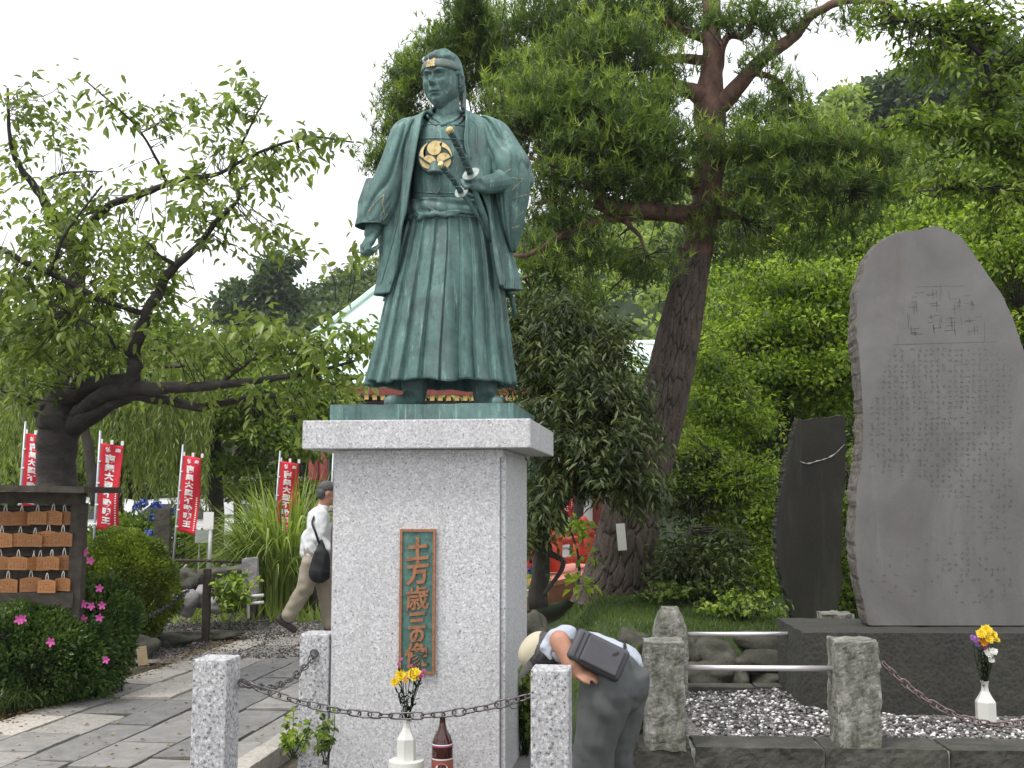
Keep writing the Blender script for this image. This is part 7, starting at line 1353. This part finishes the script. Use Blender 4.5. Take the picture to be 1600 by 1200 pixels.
V, F = remesh(*join([capsule(Z2(537, 900), Z2(536, 940), .10, .08), capsule(Z2(536, 940), Z2(535, 984), .08, .065), capsule(Z2(549, 900), Z2(551, 940), .10, .08), capsule(Z2(551, 940), Z2(552, 984), .08, .065)]), .012, 3); mk('trousers', V, F, MAT['strap'], p2_, smooth=True)
for x in (535, 552): mk('shoe', *capsule(Z2(x, 993, .03), Z2(x, 995, -.14), .045, .040, .7, (0, 0, 1)), MAT['shoe'], p2_, smooth=True)
V, F = lathe([(.10, .02), (.20, -.02), (.205, -.015), (.11, .035), (.10, .10), (.06, .125), (.01, .13)], 32); hc_ = H2(0, 0, .045); mk('hat', V @ roty(-.22).T + hc_, F, MAT['olive_cloth'], p2_, smooth=True)
# ---------------------------------------------------------------- person bending over
YB = 5.42; B_ = lambda px, py, dy=0.0: P(px, py, YB + dy)
pb = person('person', 'person in grey green trousers, pale blue shirt and beige cap bending deeply beside the pedestal', G(930, 1255, 0) * (1, 0, 1) + (0, YB, 0))
fw_ = np.array((-.62, .15, -.77)); fw_ /= np.linalg.norm(fw_); upv = np.array((-.75, .10, .62)); upv -= fw_ * (upv @ fw_); upv /= np.linalg.norm(upv); rt_ = np.cross(fw_, upv)
RB = np.stack([rt_, fw_, upv], 1); hp, HB = head_shape(B_(847, 1027, .12), .86, RB)
body = hp + [capsule(B_(862, 1020, .12), B_(882, 1010, .08), .055, .065), capsule(B_(892, 1018, .06), B_(955, 1042, 0), .085, .09), capsule(B_(962, 1050, 0), B_(950, 1068, 0), .105, .12),
    capsule(B_(874, 1001, -.12), B_(893, 1036, -.17), .050, .042), capsule(B_(893, 1036, -.17), B_(904, 1052, -.17), .040, .032), capsule(B_(888, 1012, .22), B_(870, 1075, .24), .045, .036), capsule(B_(870, 1075, .24), B_(858, 1120, .2), .036, .027),
    capsule(B_(945, 1075, -.08), B_(925, 1165, -.06), .085, .06), capsule(B_(925, 1165, -.06), B_(922, 1245, -.03), .055, .04), capsule(B_(970, 1075, .12), B_(955, 1165, .12), .085, .06), capsule(B_(955, 1165, .12), B_(948, 1240, .14), .055, .04)] + fingers(B_(908, 1053, -.17), (.8, -.2, -.1), (0, -.3, 1), .95) + fingers(B_(855, 1128, .2), (-.2, 0, -1), (-1, 0, .1), .95)
V, F = remesh(*join(body), .0065, 2); mk('body', V, F, MAT['skin'], pb, smooth=True)
sh = [capsule(B_(886, 1010, .06), B_(925, 1024, .03), .092, .112, .95, (0, 1, 0)), capsule(B_(925, 1025, .03), B_(968, 1042, .02), .114, .118), capsule(B_(884, 998, -.03), B_(872, 1000, -.09), .066, .058), capsule(B_(868, 994, -.07), B_(852, 1012, -.10), .040, .030, .6, (0, 1, 0)), capsule(B_(852, 1012, -.10), B_(860, 1028, -.12), .026, .014, .6, (0, 1, 0)), capsule(B_(886, 1008, .18), B_(878, 1040, .23), .075, .065)]
V, F = remesh(*join(sh), .007, 3); V += np.array([[.006 * nz(p[0] * 16, p[1] * 12, p[2] * 16), .030 * abs(nz(p[0] * 17 + p[2] * 12, p[2] * 9, 3)) + .008 * nz(p[0] * 40, p[2] * 30), .006 * nz(p[0] * 18, p[1] * 14, 9)] for p in V]); mk('shirt', V, F, MAT['cloth_blue'], pb, smooth=True)
tr = [capsule(B_(962, 1048, .02), B_(966, 1062, .02), .132, .158, 1, (0, 1, 0)), capsule(B_(940, 1046, -.02), B_(968, 1070, .0), .105, .14), capsule(B_(948, 1075, -.08), B_(928, 1165, -.06), .135, .105), capsule(B_(928, 1165, -.06), B_(924, 1252, -.03), .103, .085), capsule(B_(974, 1078, .13), B_(962, 1165, .13), .125, .098), capsule(B_(962, 1165, .13), B_(954, 1248, .15), .096, .08)]
V, F = remesh(*join(tr), .009, 4); V += np.array([[.010 * nz(p[0] * 9, p[1] * 8, p[2] * 7) + .006 * nz(p[0] * 22, 2, p[2] * 9), .010 * nz(p[0] * 8, p[2] * 14, 3) - .020 * abs(nz(p[0] * 7 + p[2] * 5, p[2] * 6, 8)), 0] for p in V]); mk('trousers', V, F, MAT['cloth_green'], pb, smooth=True)
for x, dy in ((920, -.03), (950, .15)): mk('shoe', *capsule(B_(x + 8, 1262, dy), B_(x - 40, 1264, dy), .045, .040, .8, (0, 1, 0)), MAT['shoe'], pb, smooth=True)
hv = []; 
for (q, d) in (((0, -.02, .03), (.172, .205, .185)), ((0, -.06, -.02), (.15, .12, .13))): V, F = blob((0, 0, 0), d, 20); hv.append((V @ RB.T + HB(*q), F))
V, F = remesh(*join(hv), .008, 1); mk('hair', V, F, MAT['grey_hair'], pb, smooth=True)
# cap: dome, band, brim
nt, nr = 40, 14; V = []
for i in range(nr):
    ph = math.pi / 2 * i / (nr - 1)
    for t in np.linspace(0, 2 * math.pi, nt, endpoint=False): sq = 1 - .015 * abs(math.sin(3 * t)); V.append(HB(.098 * math.cos(ph) * math.sin(t) * sq, .116 * math.cos(ph) * math.cos(t) * sq - .008, .048 + .095 * math.sin(ph) ** .8))
cap = mk('cap', V, grid_faces(nr, nt), MAT['cap_beige'], pb, smooth=True); V = []
for r in (0, 1):
    for k, t in enumerate(np.linspace(-1.15, 1.15, 21)):
        for s in (0, .5, 1): V.append(HB((.094 + .012 * s) * math.sin(t), .108 * math.cos(t) - .008 + s * .085 * max(.05, math.cos(t * 1.25)), .050 - .022 * s * s - .006 * r - .02 * math.sin(t) ** 2 * s))
F = [(r * 63 + k * 3 + j, r * 63 + k * 3 + j + 1, r * 63 + k * 3 + j + 4, r * 63 + k * 3 + j + 3) for r in (0, 1) for k in range(20) for j in (0, 1)] + [(k * 3 + 2, 63 + k * 3 + 2, 63 + k * 3 + 5, k * 3 + 5) for k in range(20)]
mk('cap_brim', V, F, MAT['cap_grey'], cap, True)
# bag
bc = B_(934, 1024, -.175); Rb = roty(math.radians(27)) @ rotx(math.radians(-18)) @ rotz(math.radians(-6))
m = MB().box(bc, (.270, .090, .155), R=Rb); bag = m.obj('shoulder_bag', MAT['bag_grey']); bevel(bag, .022, 4); tag(bag, 'dark grey rectangular nylon bag resting on the back of the bending person', 'bag')
for p in bag.data.polygons: p.use_smooth = True
bo_ = origin(bag)
lb = lambda x, y, z: bc + Rb @ np.array((x, y, z))
o = MB().box(lb(.020, -.050, -.004), (.185, .022, .128), R=Rb).obj('front_pocket', MAT['bag_grey'], bag); bevel(o, .009, 3)
m = MB(); m.box(lb(-.075, -.0455, 0), (.010, .006, .128), R=Rb); m.box(lb(-.100, -.0445, 0), (.006, .006, .125), R=Rb); m.obj('zip', MAT['strap'], bag)
mk('bag_mark', *(lambda mm: (np.concatenate(mm.v), mm.f))(MB().box(lb(.072, -.0635, .030), (.030, .004, .008), R=Rb @ roty(-.9)).box(lb(.066, -.0632, .028), (.018, .004, .004), R=Rb @ roty(-.9))), MAT['strap'], bag)
m = MB(); m.tube(crom([lb(-.115, 0, .05), B_(905, 985, -.03), B_(890, 982, .05), B_(885, 990, .16)], 20), .010, 6); m.obj('shoulder_strap', MAT['strap'], bag, True)
m = MB(); m.tube(crom([lb(.11, 0, .06), B_(975, 1005, .02), B_(955, 1000, .14)], 16), .008, 6); m.obj('back_strap', MAT['strap'], bag, True)
# ================================================================ TEMPLE HALL
YT = 31.0; th_ = empty('temple_hall', P(700, 790, YT) * (1, 1, 0), 'old red temple hall with a wide pale green copper roof behind the statue', 'temple')
def T3(px, py, Y): return P(px, py, Y)
# roof: hipped, with upturned corners; eave line left corner, middle, right corner; apex behind the statue
zl = T3(500, 602, YT)[2]; xl, xr = T3(385, 600, YT)[0], T3(1030, 600, YT)[0]; zr = T3(700, 432, YT + 4.5)[2]; rx0, rx1 = T3(610, 440, YT + 4.5)[0], T3(800, 440, YT + 4.5)[0]
n, k = 60, 24; V = []
def eave(s): return np.array((xl + (xr - xl) * s, YT + .0, zl + .55 * abs(2 * s - 1) ** 3.2))
for j in range(k):
    t = j / (k - 1)
    for i in range(n):
        s = i / (n - 1); e = eave(s); r = np.array((rx0 + (rx1 - rx0) * s, YT + 4.6, zr)); c = e * (1 - t) + r * t; c[2] = e[2] + (r[2] - e[2]) * (t ** 1.28); V.append(c)
V = np.array(V)
F = [tuple(f) for f in grid_faces(k, n, 0, False)]; o = mk('roof', V, F, MAT['copper_roof'], th_, True); s_ = o.modifiers.new('t', 'SOLIDIFY'); s_.thickness = .09
for side in (0, 1):
    V2 = []
    for j in range(k):
        t = j / (k - 1); e0 = eave(float(side)); x_e = e0[0]; xx = rx0 if side == 0 else rx1
        for i in range(24): u_ = i / 23; e = np.array((x_e, YT + 10 * u_, e0[2] - .55 + .55 * abs(2 * u_ - 1) ** 3.2)); r = np.array((xx, YT + 4.6 + .8 * u_, zr)); c = e * (1 - t) + r * t; c[2] = e[2] + (zr - e[2]) * (t ** 1.28); V2.append(c)
    mk('side_roof', V2, grid_faces(k, 24, 0, False), MAT['copper_roof'], th_, True)
m = MB(); q = [V[j * n] + (0, 0, .06) for j in range(k)]; m.tube(q, .10, 6); q = [V[j * n + n - 1] + (0, 0, .06) for j in range(k)]; m.tube(q, .10, 6); m.tube([(rx0 - .3, YT + 4.6, zr + .12), (rx1 + .3, YT + 4.6, zr + .12)], .16, 6); m.obj('roof_ridge', MAT['copper_roof'], th_)['kind'] = 'stuff'
mk('eave_board', *(lambda mm: (np.concatenate(mm.v), mm.f))(MB().add([tuple(eave(s) + (0, .02, -.10)) for s in np.linspace(0, 1, 60)] + [tuple(eave(s) + (0, .02, -.28)) for s in np.linspace(0, 1, 60)] + [tuple(eave(s) + (0, .10, -.28)) for s in np.linspace(0, 1, 60)], [(i, i + 1, 61 + i, 60 + i) for i in range(59)] + [(60 + i, 61 + i, 121 + i, 120 + i) for i in range(59)])), MAT['temple_red'], th_)
rm = MB().box((0, .65, 0), (.11, 1.3, .12)); rme = raw('rafter', np.concatenate(rm.v), rm.f); rme.materials.append(MAT['dark_wood']); re_ = MB().box((0, -.01, 0), (.125, .02, .15)); ree = raw('rafter_end', np.concatenate(re_.v), re_.f); ree.materials.append(MAT['rafter_gold'])
for i in range(50):
    s = (i + .5) / 50; e = eave(s) + (0, .12, -.36); r = link('rafter', rme, None, th_, Vector(e) - origin(th_)); link('rafter_end', ree, None, r)
mk('eave_soffit', [(xl + .1, YT + .2, zl - .44), (xr - .1, YT + .2, zl - .44), (xr - .1, YT + 1.6, zl - .44), (xl + .1, YT + 1.6, zl - .44), (xl + .1, YT + .2, zl - .50), (xr - .1, YT + .2, zl - .50), (xr - .1, YT + 1.6, zl - .50), (xl + .1, YT + 1.6, zl - .50)], [(0, 1, 2, 3), (7, 6, 5, 4), (0, 4, 5, 1), (1, 5, 6, 2), (2, 6, 7, 3), (3, 7, 4, 0)], MAT['dark_wood'], th_)
wz = zl - .5
MB().box(((xl + xr) / 2 + .2, YT + 2.0, wz / 2), (xr - xl - 2.6, .2, wz)).obj('plaster_wall', MAT['plaster'], th_)
for zz, hh in ((wz - .2, .34), (wz - 1.0, .20), (.5, .25)): MB().box(((xl + xr) / 2 + .2, YT + 1.85, zz), (xr - xl - 2.4, .16, hh)).obj('wall_beam', MAT['temple_red'], th_)
for i in range(7): x = xl + 1.75 + i * (xr - xl - 3.4) / 6; mk('column', *tube([(x, YT + 1.75, 0), (x, YT + 1.75, wz)], .16, 14), MAT['temple_red'], th_, True)
for i in range(6): x = xl + 1.75 + (i + .5) * (xr - xl - 3.4) / 6; f = MB().box((x, YT + 1.80, wz - 2.0), (1.1, .08, 1.5)).obj('window_lattice', MAT['lattice_green'], th_); mm = MB(); [mm.box((x - .5 + j * .1, YT + 1.75, wz - 2.0), (.025, .03, 1.46)) for j in range(11)]; mm.obj('lattice_bars', MAT['dark_wood'], f)['kind'] = 'stuff'
# porch gable leaning in at the left: a red bargeboard going down to the right
o = MB().box(P(420, 668, 28.5), (2.6, .25, .42), R=roty(math.radians(27))).obj('bargeboard', MAT['temple_red'], th_); MB().box(P(455, 640, 28.7), (2.0, .5, .10), R=roty(math.radians(27))).obj('porch_roof', MAT['dark_wood'], th_)
for x in (492, 507): mk('porch_column', *tube([P(x, 700, 28) * (1, 1, 0), P(x, 640, 28)], .12 if x == 507 else .15, 14), MAT['temple_red'], th_, True)
# smaller hall roof corner right, above the evergreen
h2_ = empty('side_hall', P(960, 790, 36) * (1, 1, 0), 'side hall whose pale roof corner with red ridge ornament shows left of the pine trunk', 'temple')
a, b, c, d = P(880, 515, 37), P(1075, 545, 36), P(1075, 572, 34.5), P(900, 566, 34.5); a2 = P(985, 523, 38)
mk('roof', [P(930, 528, 38), P(1085, 541, 38), P(1090, 573, 34), P(905, 573, 34), P(930, 532, 38), P(1085, 545, 38), P(1090, 578, 34), P(905, 578, 34)], [(0, 1, 2, 3), (7, 6, 5, 4), (0, 4, 5, 1), (1, 5, 6, 2), (2, 6, 7, 3), (3, 7, 4, 0)], MAT['copper_roof'], h2_)
mk('roof_ridge', *tube([P(968, 536, 37.6), P(1100, 534, 37.4)], .09, 8), MAT['white_print'], h2_, True); mk('ridge_ornament', *blob(P(976, 539, 37.2), (.5, .3, .45), 12), MAT['temple_red'], h2_); mk('eave_beam', *tube([P(905, 580, 34.1), P(1090, 580, 34.1)], .12, 8), MAT['dark_wood'], h2_)
MB().box(P(980, 680, 36.5) * (1, 1, 0) + (0, 0, 2.3), (3.0, .3, 4.6)).obj('plaster_wall', MAT['plaster'], h2_)
# ================================================================ RED BRIDGE
br = empty('red_bridge', P(880, 930, 14.5), 'vermilion garden bridge with posts and rails seen left of the pine foot', 'bridge')
a0, a1 = P(812, 918, 13.4), P(960, 868, 17.0); dv = a1 - a0; yaw_ = math.atan2(dv[1], dv[0]); 
def ribbon(name, p, q, w, th, mat): p, q = np.array(p), np.array(q); d = (q - p) / np.linalg.norm(q - p); s = np.cross(d, (0, 0, 1)); s /= np.linalg.norm(s); V = [p - s * w / 2, p + s * w / 2, q + s * w / 2, q - s * w / 2]; V += [v - np.array((0, 0, th)) for v in V]; return mk(name, V, [(0, 1, 2, 3), (7, 6, 5, 4), (0, 4, 5, 1), (1, 5, 6, 2), (2, 6, 7, 3), (3, 7, 4, 0)], mat, br)
ribbon('deck', P(800, 905, 13.6), P(990, 872, 17.5), 1.15, .06, MAT['pink_paint']); ribbon('side_beam', P(815, 925, 13.0), P(990, 880, 16.0), .10, .22, MAT['pink_paint'])
for (px, py, pbm, Y, w) in ((862, 842, 893, 14.4, .14), (912, 836, 880, 15.4, .15), (826, 846, 905, 13.8, .12)):
    a, b = P(px, py, Y), P(px, pbm, Y); p_ = mk('bridge_post', *tube([b, a], w, 12), MAT['vermilion'], br, True); mk('post_cap', *lathe([(w * 1.05, 0), (w * 1.1, .05), (w * .6, .10), (w * .7, .15), (w * .3, .24), (.01, .27)], 14, a), MAT['vermilion'], p_, smooth=True)
for z in (0, .26): mk('rail', *tube([P(815, 852, 13.6) - (0, 0, z), P(862, 848, 14.4) - (0, 0, z), P(912, 842, 15.4) - (0, 0, z), P(1000, 838, 17.5) - (0, 0, z)], .05, 8), MAT['vermilion'], br, True)
# ================================================================ CARS
def make_car(label, loc, rot, paint):
    r = empty('parked_car', loc, label, 'car', 'cars parked behind the garden'); L, Wd = 4.1, 1.66
    prof = [(-2.05, .35), (-2.05, .62), (-1.98, .82), (-1.2, .95), (-.55, 1.40), (.75, 1.44), (1.45, 1.02), (1.95, .90), (2.05, .60), (2.03, .32)]
    q = crom([(x, 0, z) for x, z in prof], 46)[:, [0, 2]]; V = []
    for y, sc in ((-Wd / 2 + .02, .97), (-Wd / 2, 1), (-Wd * .25, 1.01), (Wd * .25, 1.01), (Wd / 2, 1), (Wd / 2 - .02, .97)):
        for x, z in q: inn = .14 * max(0, (z - .95) / .45); V.append((x * sc, y * (1 - inn), .3 + (z - .3) * sc))
    n = 46; F = [tuple(f) for f in grid_faces(6, n, 0, True)] + [tuple(range(n)), tuple(range(6 * n - 1, 5 * n - 1, -1))]
    o = link('body', raw('body', V, F, False), paint, r)
    for s in (-1, 1):
        y = s * Wd / 2
        for (x0, x1, x2, x3) in ((-1.0, -.48, .10, .10), (.16, .16, .68, 1.12)):
            w = raw('side_window', [(x0, y * 1.003, .98), (x3, y * 1.003, .98), (x2, y * .885 * 1.01, 1.34), (x1, y * .885 * 1.01, 1.34)], [(0, 1, 2, 3)]); link('side_window', w, MAT['car_glass'], r)
        for x in (-1.3, 1.28):
            V_, F_ = tube([(x, y - s * .10, .31), (x, y + s * .015, .31)], .31, 24); t = link('wheel', raw('wheel', V_, F_), MAT['rubber'], r); V_, F_ = tube([(x, y + s * .0, .31), (x, y + s * .022, .31)], .19, 16); link('rim', raw('rim', V_, F_), MAT['pole_metal'], t)
        V_, F_ = blob((-1.98, s * .6, .72), (.14, .28, .14), 12); link('headlight', raw('headlight', V_, F_, True), MAT['lamp'], r); V_, F_ = blob((1.98, s * .62, .80), (.10, .20, .20), 12); link('tail_light', raw('tail_light', V_, F_, True), MAT['banner_red'], r)
    link('windscreen', raw('windscreen', [(-1.14, -.66, 1.0), (-1.14, .66, 1.0), (-.62, .60, 1.385), (-.62, -.60, 1.385)], [(0, 1, 2, 3)]), MAT['car_glass'], r); link('rear_window', raw('rear_window', [(1.38, -.62, 1.10), (1.38, .62, 1.10), (.86, .58, 1.41), (.86, -.58, 1.41)], [(3, 2, 1, 0)]), MAT['car_glass'], r)
    r.rotation_euler = (0, 0, rot); return r
c1_ = make_car('white parked car seen behind the third banner and the small notice sign', P(300, 800, 27) * (1, 1, 0), math.radians(170), MAT['car_white'])
def copy_tree(o, parent=None):
    c = o.copy(); COL.objects.link(c); c.parent = parent
    for ch in [x for x in o.children]: copy_tree(ch, c)
    return c
for (px, Y, rot, lab, paint) in [(365, 29, 185, 'white parked car right of the thin dark trunk, its nose behind the reeds', None), (160, 27, 160, 'white parked car glimpsed left of the second banner', None), (440, 36, 175, 'white parked car far behind the reeds near the temple', None)]:
    k = copy_tree(c1_); k.location = Vector(P(px, 800, Y) * (1, 1, 0)); k.rotation_euler = (0, 0, math.radians(rot)); k['label'] = lab
vb_ = empty('parked_van', P(415, 800, 43) * (1, 1, 0), 'tall white van parked far back, left of the half hidden banner', 'van')
MB().box(P(415, 800, 43) * (1, 1, 0) + (0, 0, 1.35), (4.8, 1.9, 1.9)).obj('body', MAT['car_white'], vb_); bevel(vb_.children[0], .2, 3)
for dx in (-1.6, -.5, .6, 1.6): MB().box(P(415, 800, 43) * (1, 1, 0) + (dx, -.96, 1.75), (.9, .02, .6)).obj('side_window', MAT['car_glass'], vb_)
for dx in (-1.6, 1.6): mk('wheel', *tube([P(415, 800, 43) * (1, 1, 0) + (dx, -.9, .33), P(415, 800, 43) * (1, 1, 0) + (dx, -.98, .33)], .33, 20), MAT['rubber'], vb_)
# guard rail of the car park
gr_ = empty('guard_rail', P(330, 860, 23) * (1, 1, 0), 'low white pipe rail in front of the parked cars', 'rail'); a, b = P(180, 752, 23), P(520, 752, 23)
mk('rail_bar', *tube([(a[0], 24, .75), (b[0], 24, .75)], .03, 8), MAT['white_paint'], gr_, True)
for i in range(4): x = a[0] + (b[0] - a[0]) * i / 3; mk('rail_post', *tube([(x, 24, -.02), (x, 24, .76)], .03, 8), MAT['white_paint'], gr_, True)
# two grey bins / meter box by the banner
o = rough_box('meter_box', P(318, 838, 15.5), (.20, .14, .18), MAT['pole_metal'], None, amp=.001, sub=.06); tag(o, 'small grey box on legs left of the white notice sign', 'box')
for dx in (-.06, .06): mk('leg', *tube([P(318, 845, 15.5) + (dx, 0, 0), P(318, 845, 15.5) * (1, 1, 0) + (dx, 0, 0)], .012, 6), MAT['pole_metal'], o)
# ================================================================ AIR
hz = MB().box((30, 69, 24.0), (260, 152, 52)).obj('haze', None, None)
hm = bpy.data.materials.new('thin_air'); hm.use_nodes = True; hm.node_tree.nodes.clear(); ho = hm.node_tree.nodes.new('ShaderNodeOutputMaterial'); hv_ = hm.node_tree.nodes.new('ShaderNodeVolumePrincipled')
hv_.inputs['Color'].default_value = (.80, .86, .92, 1); hv_.inputs['Density'].default_value = .0005; hv_.inputs['Anisotropy'].default_value = .3; hm.node_tree.links.new(hv_.outputs[0], ho.inputs['Volume']); hz.data.materials.append(hm); tag(hz, 'thin pale haze in the air over the garden and hill', 'haze', kind='stuff')
